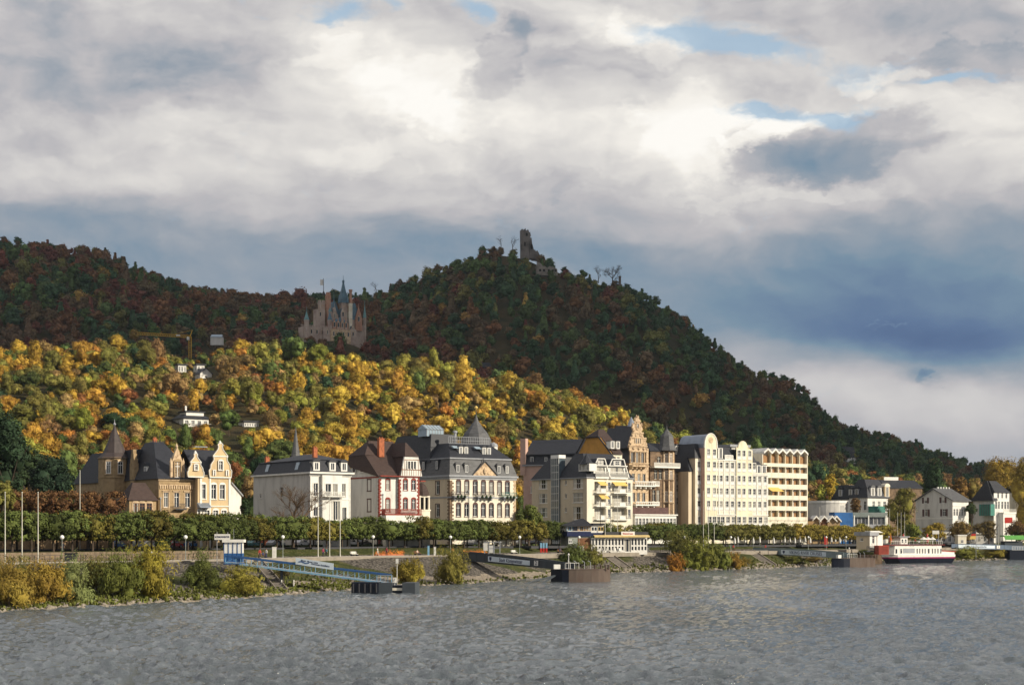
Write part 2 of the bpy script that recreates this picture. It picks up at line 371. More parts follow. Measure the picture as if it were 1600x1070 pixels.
rot = t.new('ShaderNodeMapping'); rot.inputs['Rotation'].default_value = (0, 0, radians(8)); rot.inputs['Scale'].default_value = (.7, .95, 1); t.l.new(oc, rot.inputs[0])
big_ = t.new('ShaderNodeMapping'); big_.inputs['Rotation'].default_value = (0, 0, radians(-28)); big_.inputs['Scale'].default_value = (1, .3, 1); t.l.new(oc, big_.inputs[0])
t.l.new(t.ramp(t.noise(big_.outputs[0], .045, 4, .6), [(.34, .28), (.5, .75), (.64, 1.0)]), bn.inputs['Strength'])
t.l.new(t.noise(rot.outputs[0], 1.25, 8, .66, .4), bn.inputs['Height']); t.l.new(bn.outputs[0], b.inputs['Normal'])
me = mesh_np('river', vv, ff, mw)
if me.polygons[0].normal.z < 0: me.flip_normals()
me.shade_smooth()
ro = bpy.data.objects.new('river', me); COL.objects.link(ro); tag(ro, kind='structure')
# calm outlying river round the modelled stretch (a few centimetres lower)
MB().add([(-900, -200, -.12), (1500, -200, -.12), (1500, 1200, -.12), (-900, 1200, -.12)], [(0, 1, 2, 3)]).obj('river_reach', mw)['kind'] = 'structure'

# unseen cloud added high right of the view, outlined to shade the back hills
CE = 620.0
def to_cloud(px, D, z):
    k_ = (CE - z) / SDIR.z; return Vector((xpx(px, D), D, z)) + SDIR * k_
near_e, far_e = [], []
for px in list(range(-300, 1250, 50)):
    D, z = crest_front(px); near_e.append(to_cloud(px, D + 26, z + 5))
near_e += [to_cloud(1280, 960, 40), to_cloud(1350, 1010, 40), to_cloud(1450, 1080, 40), to_cloud(1700, 1200, 40), to_cloud(2100, 1400, 40)]
n_ = len(near_e)
far_e = [to_cloud(px, crest_back(px)[0] + 60, crest_back(px)[1]) for px in np.linspace(-300, 2100, n_)]
cvs, cfs = [], []; NR = 14
rr = random.Random(4)
for lay in (0, 1):
    for j in range(NR):
        for i in range(n_):
            t_ = j / (NR - 1); p = near_e[i].lerp(far_e[i], t_)
            edge = min(j, NR - 1 - j, i, n_ - 1 - i)
            if lay == 1: p = p + Vector((0, 0, (0 if edge == 0 else 60 + 60 * min(edge, 3)) + (rr.uniform(-35, 55) if edge else 0)))
            elif edge: p = p + Vector((0, 0, rr.uniform(-20, 8)))
            cvs.append(p)
for lay in (0, 1):
    for j in range(NR - 1):
        for i in range(n_ - 1):
            a = lay * NR * n_ + j * n_ + i; cfs.append((a, a + 1, a + n_ + 1, a + n_))
mc = MB(); mc.add(cvs, cfs)
oc_ = mc.obj('shade_cloud', mat('cloud', (.8, .8, .82), 1, .03, .01), smooth=True)
tag(oc_, 'unseen cloud bank right of the view, added to shade the wooded hills', 'cloud', kind='stuff')
# ================= TREES =================
LOBES = []
def leaf_cloud(rng, n_cl, per, R, H, zc, size, long=1.0, shape='round', droop=0., cr=.24):
    """leaf-sized faces in clumps over an uneven crown; returns verts, faces"""
    u = rng.normal(size=(n_cl, 3)); u /= np.linalg.norm(u, axis=1, keepdims=True)
    u[:, 2] = np.where(u[:, 2] < -.55, -u[:, 2], u[:, 2])
    rad = rng.uniform(.70, 1.03, n_cl)[:, None]
    lump = 1 + .16 * np.sin(3 * np.arctan2(u[:, 1], u[:, 0]) + rng.uniform(0, 6)) [:, None]
    c = u * rad * lump * np.array([R, R, H])
    if shape == 'lobes':
        nl = int(rng.integers(5, 9)); lc = rng.normal(size=(nl, 3)); lc /= np.linalg.norm(lc, axis=1, keepdims=True); lc *= rng.uniform(.30, .62, (nl, 1)); lc[:, 2] = lc[:, 2] * .9 - .05; lc[0] = (0, 0, .42)
        lr = rng.uniform(.36, .56, nl); li = rng.integers(0, nl, n_cl); c = (lc[li] + u * lr[li][:, None] * rng.uniform(.75, 1.05, (n_cl, 1))) * np.array([R, R, H]); LOBES[:] = [(lc[i] * np.array([R, R, H]), lr[i]) for i in range(nl)]
    if shape == 'cone':
        t = rng.uniform(0, 1, n_cl) ** 1.3; a = rng.uniform(0, 2 * pi, n_cl); r_ = R * (1 - t) * rng.uniform(.75, 1.05, n_cl) + .15
        c = np.stack([r_ * np.cos(a), r_ * np.sin(a), (t * 2 - 1) * H], -1); u = np.stack([np.cos(a), np.sin(a), np.full(n_cl, .35)], -1)
    if shape == 'box':
        c = rng.uniform(-1, 1, (n_cl, 3)); k = np.argmax(np.abs(c), 1); c[np.arange(n_cl), k] = np.sign(c[np.arange(n_cl), k]) * rng.uniform(.82, 1.06, n_cl); u = c.copy(); c = c * np.array([R, R, H])
    csz = cr * R * rng.uniform(.7, 1.35, n_cl)
    if shape == 'cone': csz *= .7
    ci = np.repeat(np.arange(n_cl), per); n = len(ci)
    d = rng.normal(size=(n, 3)); d /= np.linalg.norm(d, axis=1, keepdims=True)
    p = c[ci] + d * csz[ci][:, None] * rng.uniform(.55, 1.0, n)[:, None] * np.array([1, 1, .75]); p[:, 2] += zc
    p[:, 2] -= droop * rng.uniform(0, 1, n) * csz[ci]
    nrm = d + .5 * u[ci] + rng.normal(0, .35, (n, 3)); nrm[:, 2] += .25; nrm /= np.linalg.norm(nrm, axis=1, keepdims=True)
    ref = rng.normal(size=(n, 3))
    if droop: ref[:, 2] -= 2 * droop
    t1 = np.cross(nrm, ref); t1 /= np.linalg.norm(t1, axis=1, keepdims=True); t2 = np.cross(nrm, t1)
    s = size * rng.uniform(.6, 1.3, n)[:, None]
    a, b_ = t2 * s * long * .5, t1 * s * .5 / max(1, long * .7)
    q = np.stack([p - a, p + b_, p + a, p - b_], 1)      # lozenge leaves
    q2 = q.reshape(-1, 3); f = np.arange(n * 4).reshape(n, 4)
    return q2, f
def core_blob(rng, R, H, zc, k=.72):
    n, m_ = 10, 6; vs = []
    for j in range(m_ + 1):
        th = pi * j / m_
        for i in range(n):
            a = 2 * pi * i / n; r = k * (1 + rng.uniform(-.12, .12)); vs.append((R * r * sin(th) * cos(a), R * r * sin(th) * sin(a), zc + H * r * cos(th)))
    vs = np.array(vs); f = []
    for j in range(m_):
        for i in range(n): f.append((j * n + i, (j + 1) * n + i, (j + 1) * n + (i + 1) % n, j * n + (i + 1) % n))
    return vs, np.array(f)
def crown_np(seed, n_cl, per, R, H, zc, size, core=.72, **kw):
    rng = np.random.default_rng(seed); v, f = leaf_cloud(rng, n_cl, per, R, H, zc, size, **kw)
    if core and kw.get('shape') == 'lobes':
        for (lc, lr) in list(LOBES):
            v2, f2 = core_blob(rng, R * lr, H * lr, 0, core + .12); v2 = v2 + lc + np.array([0, 0, zc]); f = np.concatenate([f, f2 + len(v)]); v = np.concatenate([v, v2])
    elif core:
        v2, f2 = core_blob(rng, R, H, zc, core)
        if kw.get('shape') == 'cone':
            tt = np.clip((v2[:, 2] - zc) / H * .5 + .5, 0, 1); v2[:, 0] *= (1.15 - tt); v2[:, 1] *= (1.15 - tt)
        f = np.concatenate([f, f2 + len(v)]); v = np.concatenate([v, v2])
    return v, f
def trunk_mb(h, r, R, zc, seed, limbs=5):
    rr = random.Random(seed); mb = MB(); mb.rings(0, 0, [(r * 1.4, -.6), (r, .5), (r * .8, h * .6), (r * .5, h)], 7)
    for i in range(limbs):
        a = 2 * pi * i / limbs + rr.uniform(-.4, .4); z0 = h * rr.uniform(.45, .8)
        mb.tube((0, 0, z0), (R * .6 * cos(a), R * .6 * sin(a), zc + rr.uniform(-.1, .4) * R), r * .45, r * .12, 5)
    return mb
PROTO = {}
def proto(kind, variant=0):
    """(crown mesh, trunk mesh) of one kind of tree, unit: metres"""
    key = (kind, variant)
    if key in PROTO: return PROTO[key]
    sd = hash(kind) % 1 + variant * 17 + len(kind) * 3
    if kind == 'broad': v, f = crown_np(sd, 120, 30, 6.4, 5.3, 7.4, .50, cr=.20, shape='lobes'); tr = trunk_mb(6, .28, 5, 7.5, sd)
    elif kind == 'tall': v, f = crown_np(sd + 5, 120, 28, 5.0, 6.6, 8.4, .48, cr=.21, shape='lobes'); tr = trunk_mb(6.5, .25, 4, 8, sd)
    elif kind == 'airy': v, f = crown_np(sd + 9, 130, 24, 6.0, 5.6, 8.0, .36, core=.3, cr=.18, shape='lobes'); tr = trunk_mb(8, .25, 5, 8, sd, 9)
    elif kind == 'conifer': v, f = crown_np(sd + 11, 90, 20, 4.2, 7.4, 8.6, .62, shape='cone', core=.8, droop=.6); tr = trunk_mb(9, .25, 1, 8, sd, 0)
    me = mesh_np('crown', v, f, M_LEAF); me.shade_flat()
    PROTO[key] = (me, tr.mesh('trunk', M_BARK)); return PROTO[key]
PALS = {'golden': (.40, .245, .036), 'yellow': (.43, .31, .046), 'orange': (.36, .165, .033), 'rust': (.25, .105, .035), 'tan': (.27, .175, .065), 'olive': (.17, .155, .035), 'yellow-green': (.24, .24, .04), 'green': (.085, .12, .03), 'dark green': (.03, .058, .025)}
PDARK_ = {'dark green': (.070, .105, .058), 'green': (.095, .128, .055), 'wine red': (.165, .075, .050), 'russet': (.190, .100, .055), 'brown': (.155, .108, .064), 'olive': (.17, .155, .060), 'ochre': (.30, .19, .060)}
PDARK = {'dark green': (.054, .098, .048), 'green': (.090, .135, .046), 'wine red': (.160, .060, .042), 'russet': (.190, .096, .046), 'brown': (.145, .100, .056), 'olive': (.165, .155, .048), 'ochre': (.34, .215, .06)}
# houses on the hillside keep a clearing in front of them: px, row of the base, half width in px
def find_D(px, py, lo=None, hi=None):
    """distance at which the ground is seen at this point of the picture"""
    lo = lo or lerp(px, *FOOT) + 5; hi = hi or crest_back(px)[0]
    for D in np.arange(lo, hi, 2.0):
        if YH - (ground(px, D) - HC) * F / D <= py: return float(D)
    return hi
HH = {'crane': (297, 562, 6), 'villa': (298, 667, 30), 'left': (282, 582, 10), 'mid': (311, 581, 9), 'gable': (318, 592, 15), 'low': (388, 668, 17), 'ridge': (757, 590, 16), 'east': (1324, 722, 17), 'east2': (1347, 722, 8)}
HILL_HOUSES = [(px, find_D(px, py), w_, py) for px, py, w_ in HH.values()]
def room(px, D, z, s_):
    """largest size a tree can have here without hiding a hillside house; 0 inside a house"""
    for (hx, hd, wx, yb) in HILL_HOUSES:
        if abs(D - hd) < 15 and abs(px - hx) < wx + 3.5 * s_ * F / D: return 0
        if D < hd and abs(px - hx) < wx * .8 + 5.5 * s_ * F / D:
            s_ = min(s_, (zpx(yb - 4, D) - z) / 15.0)
    return s_ if s_ > .16 else 0
rng = np.random.default_rng(11)
spots = []
def scatter(sp, d_lo, d_hi, zone):
    out = []
    grid = {}
    X0, X1, Y0, Y1 = -520, 560, 360, 1640
    for gx in np.arange(X0, X1, sp):
        for gy in np.arange(Y0, Y1, sp):
            x = gx + rng.uniform(-.42, .42) * sp; y = gy + rng.uniform(-.42, .42) * sp
            px = 800 + F * x / y
            if px < -60 or px > 1660: continue
            lo, hi = d_lo(px), d_hi(px)
            if lo < y < hi: out.append((px, y, x))
    return out
front = scatter(7.9, lambda p: max(lerp(p, *FOOT) + 4, 0), lambda p: crest_front(p)[0] + 12, 'front')
back = scatter(10.4, lambda p: crest_front(p)[0] + 14, lambda p: crest_back(p)[0] + 14, 'back')
def front_color(px, D, t):
    pn = math.sin(px / 61.0 + D / 37.0) + math.sin(px / 23.0 - D / 51.0)
    if px < 450: opts = [('golden', 19), ('olive', 27), ('green', 15), ('dark green', 6), ('tan', 16), ('orange', 5), ('rust', 3), ('yellow-green', 11)]
    elif px < 1020: opts = [('golden', 28), ('yellow', 20), ('olive', 24), ('green', 7), ('dark green', 2.5), ('tan', 8), ('orange', 3), ('yellow-green', 16), ('rust', .5)]
    else: opts = [('olive', 30), ('green', 20), ('golden', 4), ('dark green', 20), ('rust', 14), ('tan', 14), ('orange', 3), ('yellow-green', 4)]  # weighted to greens and browns, darker to stand in for dimmer light
    ws = np.array([o_[1] for o_ in opts], float); ws[np.array([o_[0] in ('green', 'dark green', 'yellow-green') for o_ in opts])] *= (1 + .35 * pn)
    drift = math.sin(px / 83.0 + 1.1) + math.sin(D / 49.0 + px / 140.0); names = [o_[0] for o_ in opts]
    for i_, n_ in enumerate(names):
        if n_ in ('golden', 'yellow'): ws[i_] *= max(.25, 1 + .7 * drift)
        if n_ in ('tan', 'rust', 'orange'): ws[i_] *= max(.25, 1 - .6 * drift)
    ws = np.clip(ws, .3, None)
    return opts[rng.choice(len(opts), p=ws / ws.sum())][0]
def back_color(px, D, z):
    opts = [('dark green', 28), ('green', 22), ('wine red', 10), ('russet', 13), ('brown', 18), ('olive', 12), ('ochre', 2)]
    ws = np.array([o_[1] for o_ in opts], float); k = np.interp(px, [500, 660, 760], [0, .5, 1])
    ws *= (1 - k) * np.array([.7, .6, 1.6, 1.5, 1.3, .8, .3]) + k * np.array([1.7, 1.5, .10, .42, .8, 1.1, 1.0])
    pn = math.sin(px / 53.0 + D / 67.0 + 1.3) + math.sin(px / 37.0 - D / 45.0) + .6 * math.sin(px / 19.0 + D / 23.0)
    rp = math.exp(-((px - 640) / 130) ** 2 - ((D - 1120) / 130) ** 2) + .8 * math.exp(-((px - 900) / 170) ** 2 - ((D - 1040) / 70) ** 2) + .8 * math.exp(-((px - 330) / 160) ** 2 - ((D - 1320) / 120) ** 2)
    ws[3] *= 1 + 3.0 * rp; ws[4] *= 1 + 1.6 * rp; ws[6] *= 1 + 2 * rp; ws[:2] *= 1 - .45 * min(1, rp)
    ws[:2] *= max(.15, 1 + .6 * pn); ws[2:5] *= max(.15, 1 - .6 * pn)
    return opts[rng.choice(len(opts), p=ws / ws.sum())][0]
fr = []
for (px, D, x) in front:
    z = ground(px, D)
    big = float(np.clip(rng.lognormal(-.34, .27), .40, 1.25))
    big = room(px, D, z, big * .78)
    if not big: continue
    colr = front_color(px, D, 0)
    kind = 'conifer' if (colr == 'dark green' and rng.random() < .35) else ('airy' if colr in ('tan', 'rust') and rng.random() < .6 else ('tall' if rng.random() < .3 else 'broad'))
    fr.append([px, D, x, z, big, colr, kind])
# what shows largest: rough area in the picture, hidden behind the town below the roofs
ROOFL = ([0, 110, 120, 300, 360, 395, 540, 600, 800, 815, 960, 1060, 1200, 1265, 1300, 1600], [760, 760, 700, 720, 760, 745, 720, 700, 700, 700, 690, 700, 715, 715, 770, 790])
def score(q):
    px, D, x, z, big, *_ = q
    yt = YH - (z + 12.5 * big - HC) * F / D; s = (big / D) ** 2
    if not (-30 < px < 1630): s *= .01
    if yt > lerp(px, *ROOFL): s *= .05
    return -s
fr.sort(key=score)
indiv, rest = fr[:285], fr[285:]
LANDMARK = [(60, 'the left cedars'), (170, 'the pointed stone tower'), (255, 'the sandstone villa'), (345, 'the curved yellow gables'), (470, 'the white mansion'), (600, 'the red quoined house'), (735, 'the grey slate villa'), (870, 'the pink house'), (960, 'the ochre gable'), (1040, 'the turreted house'), (1130, 'the hotel'), (1230, 'the balcony block'), (1300, 'the round hall'), (1350, 'the mansard house'), (1470, 'the white gabled house'), (1560, 'the riverside house')]
def landmark(px): return min(LANDMARK, key=lambda l: abs(l[0] - px))[1]
cells = {}
for q in indiv:
    px, D, x, z, big, colr, kind = q
    shape = {'broad': 'round', 'tall': 'tall', 'airy': 'sparse', 'conifer': 'conical'}[kind]
    t_ = (D - lerp(px, *FOOT)) / (crest_front(px)[0] - lerp(px, *FOOT))
    lev = 'low' if t_ < .33 else ('halfway up' if t_ < .66 else 'high')
    cells.setdefault((shape, colr, lev, landmark(px)), []).append(q)
ORD = ['first', 'second', 'third', 'fourth', 'fifth', 'sixth', 'seventh', 'eighth', 'ninth', 'tenth', 'eleventh', 'twelfth']
for (shape, colr, lev, lm), qs in cells.items():
    qs.sort(key=lambda q: q[0])
    for i, q in enumerate(qs):
        px, D, x, z, big, colr, kind = q
        lab = f'{shape} {colr} tree {lev} on slope behind {lm.replace(chr(116)+chr(104)+chr(101)+chr(32), str(), 1)}' + ('' if len(qs) == 1 else f', {ORD[min(i, 11)]} from left')
        e = empty('hillside_tree', (x, D, z - .4), rng.uniform(0, 6.28), lab, 'tree', 'autumn trees on the sunlit hillside')
        e.scale = (big * rng.uniform(.85, 1.2), big * rng.uniform(.85, 1.2), big * rng.uniform(.82, 1.3))
        cm, tm = proto(kind, int(rng.integers(0, 5)))
        c = bpy.data.objects.new('crown', cm); COL.objects.link(c); c.parent = e
        j = rng.uniform(.65, 1.15); pc = PALS[colr]; c.color = (pc[0] * j, pc[1] * j * rng.uniform(.88, 1.08), pc[2] * j, 1)
        tr_ = bpy.data.objects.new('trunk', tm); COL.objects.link(tr_); tr_.parent = e
def wood(name, trees, protos, palette, label):
    vs, fs, ts = [], [], []; off = 0
    for (x, y, z, s, colr) in trees:
        v, f = protos[int(rng.integers(0, len(protos)))]
        a = rng.uniform(0, 6.28); ca, sa = cos(a), sin(a); sz = s * rng.uniform(.85, 1.15)
        q = np.stack([(v[:, 0] * ca - v[:, 1] * sa) * s + x, (v[:, 0] * sa + v[:, 1] * ca) * s + y, v[:, 2] * sz + z], -1)
        vs.append(q); fs.append(f + off); off += len(v)
        pc = np.array(palette[colr]) * rng.uniform(.75, 1.2) * rng.uniform(.95, 1.05, 3); ts.append(np.tile(np.append(pc, 1), (len(v), 1)))
    me = mesh_np(name, np.concatenate(vs), np.concatenate(fs), M_WOOD, np.concatenate(ts)); me.shade_flat()
    o_ = bpy.data.objects.new(name, me); COL.objects.link(o_); tag(o_, label, 'forest', kind='stuff'); return o_
pf = [crown_np(100 + i, 56, 18, 6.2, 5.2 + .5 * (i % 3), 7.6, .64, cr=.22, shape='lobes', core=.6) for i in range(7)]
pb = [crown_np(200 + i, 40, 14, 5.4, 4.6 + .6 * (i % 3), 6.6, .85, cr=.24, shape='lobes', core=.55) for i in range(8)] + [crown_np(210, 30, 15, 3.2, 6.0, 7.2, .95, shape='cone', core=.8)]
wood('front_wood', [(q[2], q[1], q[3] - .4, q[4], q[5]) for q in rest], pf, PALS, 'further autumn wood filling the sunlit hillside between the single trees')
bt = []
PAL_X0, PAL_X1 = 470, 574
for (px, D, x) in back:
    z = ground(px, D)
    if PAL_X0 < px < PAL_X1 and 1028 < D < 1085: continue
    s_ = float(np.clip(rng.lognormal(-.17, .28), .45, 1.5))
    if 574 < px < 588 and D > 1000: s_ = .8
    elif 466 < px < 588 and D <= 1060:          # the wood in front of the palace is kept low
        s_ = min(s_, (zpx(519, D) - z) / 12.0)
        if s_ < .22: continue
    if abs(px - 820) < 15 and D < 1305 and YH - (z + 11 * s_ - HC) * F / D < 391: continue
    if D > crest_back(px)[0] - 45: s_ = min(s_, .95)
    bt.append((x, D, z - .5, s_, back_color(px, D, z)))
wood('back_wood', bt, pb, PDARK, 'dark mixed autumn wood covering the hills behind the palace and under the ruin')
print('trees', len(indiv), len(rest), len(bt))
# ================= BUILDINGS =================
def glass_mat():
    m = bpy.data.materials.new('window glass'); m.use_nodes = True; t = NT(m.node_tree); t.n.clear()
    b = t.new('ShaderNodeBsdfPrincipled'); o = t.new('ShaderNodeOutputMaterial'); t.l.new(b.outputs[0], o.inputs[0])
    r = t.new('ShaderNodeObjectInfo').outputs['Random']
    oc = t.new('ShaderNodeTexCoord').outputs['Object']; s = t.new('ShaderNodeSeparateXYZ'); t.l.new(oc, s.inputs[0])
    cur = t.mix(r, (.35, .33, .28), (.55, .52, .45)); dark = (.018, .022, .028)
    # drawn curtain at the two sides of some windows, a few closed
    k = t.m('GREATER_THAN', t.m('ABSOLUTE', s.outputs[0]), t.m('ADD', t.m('MULTIPLY', r, .75), .12))
    t.l.new(t.mix(k, dark, cur), b.inputs['Base Color']); b.inputs['Roughness'].default_value = .07; b.inputs['Specular IOR Level'].default_value = .55
    return m
M_GLASS = glass_mat()
WHITE = mat('white paint', (.74, .72, .66), .6, .08, 1.2)
WHITEW = mat('white window frame', (.78, .77, .74), .5, .04)
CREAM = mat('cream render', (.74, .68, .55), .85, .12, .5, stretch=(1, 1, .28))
CREAMB = mat('buff and shaded cream render', (.60, .50, .36), .85, .10, .35, stretch=(1, 1, .28))  # doubles as cream with the side walls' shade mixed into its colour
YELL = mat('yellow render', (.60, .45, .26), .85, .12, .4, stretch=(1, 1, .28))
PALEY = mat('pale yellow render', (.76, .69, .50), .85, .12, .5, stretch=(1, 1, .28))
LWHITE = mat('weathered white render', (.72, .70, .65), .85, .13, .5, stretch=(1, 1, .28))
GREYW = mat('greyish and shaded white render', (.56, .54, .50), .85, .13, .5, stretch=(1, 1, .28))  # doubles as white render darkened for walls turned from the sun
SAND = mat('sandstone blocks', (.36, .255, .14), .9, .22, 1.1, bump=.5, col2=(.24, .165, .09))
SANDL = mat('carved sandstone', (.56, .42, .27), .9, .2, 1.4, col2=(.22, .13, .08))
DKSTONE = mat('dark brown stone', (.20, .135, .085), .9, .3, .8, bump=.5, col2=(.05, .035, .025))
REDBR = mat('red brick trim', (.25, .05, .035), .85, .18, 2)
BRICK = mat('brick chimney', (.40, .13, .06), .9, .2, 2)
SLATE = mat('slate roof', (.030, .032, .040), .55, .16, .9, bump=.4, bscale=9, stretch=(1, 1, 3))
SLATEL = mat('weathered slate', (.105, .105, .108), .6, .2, .8, bump=.4, bscale=9, stretch=(1, 1, 3))
TILE = mat('dark brown tiles', (.062, .040, .034), .75, .18, 1.2, bump=.5, bscale=7, stretch=(1, 1, 4))
ZINC = mat('zinc sheet', (.28, .32, .38), .4, .1, .5, metal=.5)
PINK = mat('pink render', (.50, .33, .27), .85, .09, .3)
OCHRE = mat('ochre render', (.52, .27, .06), .85, .1, .4)
DARKIN = mat('dark opening', (.02, .018, .016), .9, .1)  # near-black boxes stand in for the shade inside holes and recesses
BROWNW = mat('brown wood', (.20, .09, .04), .7, .2, 1)
AWN = mat('yellow awning', (.72, .50, .15), .7, .06)
IRON = mat('dark iron', (.035, .035, .04), .5, .1)
LEAD = mat('lead grey trim', (.30, .31, .33), .6, .1)
PLUM = mat('dark trim', (.10, .055, .05), .8, .15)
ROOFGL = mat('roof glazing', (.30, .38, .44), .12, .1, 1.5, spec=.6)
TEAL = mat('teal shutters', (.05, .20, .16), .6, .12)
BLUEP = mat('blue panels', (.03, .14, .38), .5, .14, .6)

class B:
    """a building: facade along local x, depth along local y, traced at its true distance"""
    def __init__(s, name, px, D, th=35., label=None, cat='house', group=None, z0=None):
        s.D = D; s.th = radians(th); s.X0, s.Y0 = xpx(px, D), D
        s.z0 = ground(px, D) if z0 is None else z0
        s.root = empty(name, (s.X0, s.Y0, s.z0), s.th, label, cat, group)
        s.c, s.s = cos(s.th), sin(s.th); s.W = MB()
    def u(s, px, y=0.):           # local x of the picture column px in the plane local y
        k = (px - 800) / F; ox, oy = s.X0 - y * s.s, s.Y0 + y * s.c
        return (k * oy - ox) / (s.c - k * s.s)
    def v(s, px, x=0.):           # local y of the column px in the plane local x (side wall)
        k = (px - 800) / F; ox, oy = s.X0 + x * s.c, s.Y0 + x * s.s
        return (k * oy - ox) / (-s.s - k * s.c)
    def dist(s, x, y): return s.Y0 + x * s.s + y * s.c
    def z(s, py, x=0., y=0.): return zpx(py, s.dist(x, y)) - s.z0
    def front(s, x0, x1, z0, z1, ops, y=0., mi=0, dep=.22):
        """front wall sheet with real openings [(xc, z0, w, h)] and their reveals"""
        s._sheet([(x0, x1, z0, z1)], ops, lambda a, d, z: (a, y + d, z), mi, dep)
    def side(s, y0, y1, z0, z1, ops, x=0., mi=0, dep=.22):
        s._sheet([(y0, y1, z0, z1)], ops, lambda a, d, z: (x + d, a, z), mi, dep)
    def _sheet(s, rc, ops, fn, mi, dep):
        s.W.k = mi
        (a0, a1, z0, z1) = rc[0]
        ops = [(max(a0 + .05, c - w / 2), min(a1 - .05, c + w / 2), max(z0 + .02, zz), min(z1 - .02, zz + h)) for c, zz, w, h in ops]
        A = sorted({a0, a1, *[o[0] for o in ops], *[o[1] for o in ops]}); Zs = sorted({z0, z1, *[o[2] for o in ops], *[o[3] for o in ops]})
        for i in range(len(A) - 1):
            for j in range(len(Zs) - 1):
                ca, cz = (A[i] + A[i + 1]) / 2, (Zs[j] + Zs[j + 1]) / 2
                if any(o[0] < ca < o[1] and o[2] < cz < o[3] for o in ops): continue
                s.W.add([fn(A[i], 0, Zs[j]), fn(A[i + 1], 0, Zs[j]), fn(A[i + 1], 0, Zs[j + 1]), fn(A[i], 0, Zs[j + 1])], [(0, 1, 2, 3)])
        for (p, q, r, t_) in ops:
            for (m1, n1, m2, n2) in ((p, r, p, t_), (q, r, q, t_), (p, r, q, r), (p, t_, q, t_)):
                s.W.add([fn(m1, 0, n1), fn(m2, 0, n2), fn(m2, dep, n2), fn(m1, dep, n1)], [(0, 1, 2, 3)])
        s.W.k = 0
    def body(s, x0, x1, y0, y1, z0, z1):
        """the walls that carry no modelled openings: right, back (front and left come from front() and side())"""
        s.W.add([(x1, y0, z0), (x1, y1, z0), (x1, y1, z1), (x1, y0, z1), (x0, y1, z0), (x0, y1, z1)], [(0, 1, 2, 3), (1, 4, 5, 2)])
    def done(s, mats, name='wall'):
        me = bpy.data.meshes.new(name); me.from_pydata(s.W.v, [], s.W.f)
        for m_ in (mats if isinstance(mats, (list, tuple)) else [mats]): me.materials.append(m_)
        me.polygons.foreach_set('material_index', s.W.mi)
        o = bpy.data.objects.new(name, me); COL.objects.link(o); o.parent = s.root; s.W = MB(); return o
    def part(s, name, mb, mats, smooth=False, parent=None): return mb.obj(name, mats, parent or s.root, smooth)
    def win(s, ops, y=0., sx=None, **kw):
        """windows for the openings; sx = local x of the side wall they sit in (else the front, at local y)"""
        for (c, z0, w, h) in ops:
            loc = (c, y, z0) if sx is None else (sx, c, z0)
            window(s.root, loc, w, h, 0 if sx is None else -pi / 2, **kw)
WC = {}
def window(parent, loc, w, h, rz=0., frame=None, style='cross', surround=None, arch=False, sill=True, hood=False, ins=.16, one=False):
    frame = frame or WHITEW; w = round(w, 1); h = round(h, 1)
    key = (w, h, style, frame.name, surround.name if surround else '', arch, sill, hood, ins, one)
    if key not in WC:
        f = MB(); b_ = min(.1, w * .11)
        f.box(-w / 2, w / 2, ins, ins + .08, 0, b_).box(-w / 2, w / 2, ins, ins + .08, h - b_, h).box(-w / 2, -w / 2 + b_, ins, ins + .08, b_, h - b_).box(w / 2 - b_, w / 2, ins, ins + .08, b_, h - b_)
        if style in ('cross', 'mull', 'french'): f.box(-.045, .045, ins + .003, ins + .077, b_, h - b_)
        if style in ('cross', 'french'): f.box(-w / 2 + b_, w / 2 - b_, ins + .006, ins + .074, h * .68, h * .68 + .09)
        if style == 'grid':
            for i in (1, 2, 3): f.box(-w / 2 + w * i / 4 - .03, -w / 2 + w * i / 4 + .03, ins + .003, ins + .077, b_, h - b_)
            f.box(-w / 2 + b_, w / 2 - b_, ins + .006, ins + .074, h * .5, h * .5 + .1)
        if surround:
            f.k = 1; q = .17
            f.box(-w / 2 - q, -w / 2 - .002, -.06, .05, -.05, h).box(w / 2 + .002, w / 2 + q, -.06, .05, -.05, h)
            if arch:
                n = 6; pts = [(-(w / 2 + q) * cos(pi * i / n), h - .02 + .45 * w * sin(pi * i / n)) for i in range(n + 1)]
                f.prism([(p, z) for p, z in pts], -.07, .05)
            else: f.box(-w / 2 - q, w / 2 + q, -.065, .05, h + .002, h + q)
        if hood: f.k = 1 if surround else 0; f.box(-w / 2 - .3, w / 2 + .3, -.22, .04, h + .22, h + .36)
        if sill: f.k = 1 if surround else 0; f.box(-w / 2 - .2, w / 2 + .2, -.16, .04, -.16, -.052)
        if style == 'french':        # low white rail with bars in front of the lower half
            f.k = 0
            for i in range(7): f.box(-w / 2 + w * i / 6 - .02, -w / 2 + w * i / 6 + .02, -.08, -.04, .05, h * .42)
            f.box(-w / 2, w / 2, -.09, -.03, h * .42, h * .42 + .07); f.box(-w / 2 + .02, w / 2 - .02, -.055, -.045, .1, h * .36)
        if one:
            f.k = 2; f.box(-w / 2 + .01, w / 2 - .01, ins + .03, ins + .05, .01, h - .01)
        p = MB(); p.box(-w / 2, w / 2, ins + .025, ins + .055, 0, h)
        WC[key] = (f.mesh('window', [frame, surround or frame, M_GLASS]), None if one else p.mesh('pane', M_GLASS))
    fm, pm = WC[key]
    o = bpy.data.objects.new('window', fm); COL.objects.link(o); o.parent = parent; o.location = loc; o.rotation_euler = (0, 0, rz)
    if pm:
        q = bpy.data.objects.new('pane', pm); COL.objects.link(q); q.parent = o
    return o
def rect(x0, x1, y0, y1, z): return [(x0, y0, z), (x1, y0, z), (x1, y1, z), (x0, y1, z)]
def hip(mb, x0, x1, y0, y1, z0, xa, xb, ya, yb, z1): return mb.hull(rect(x0, x1, y0, y1, z0), rect(xa, xb, ya, yb, z1))
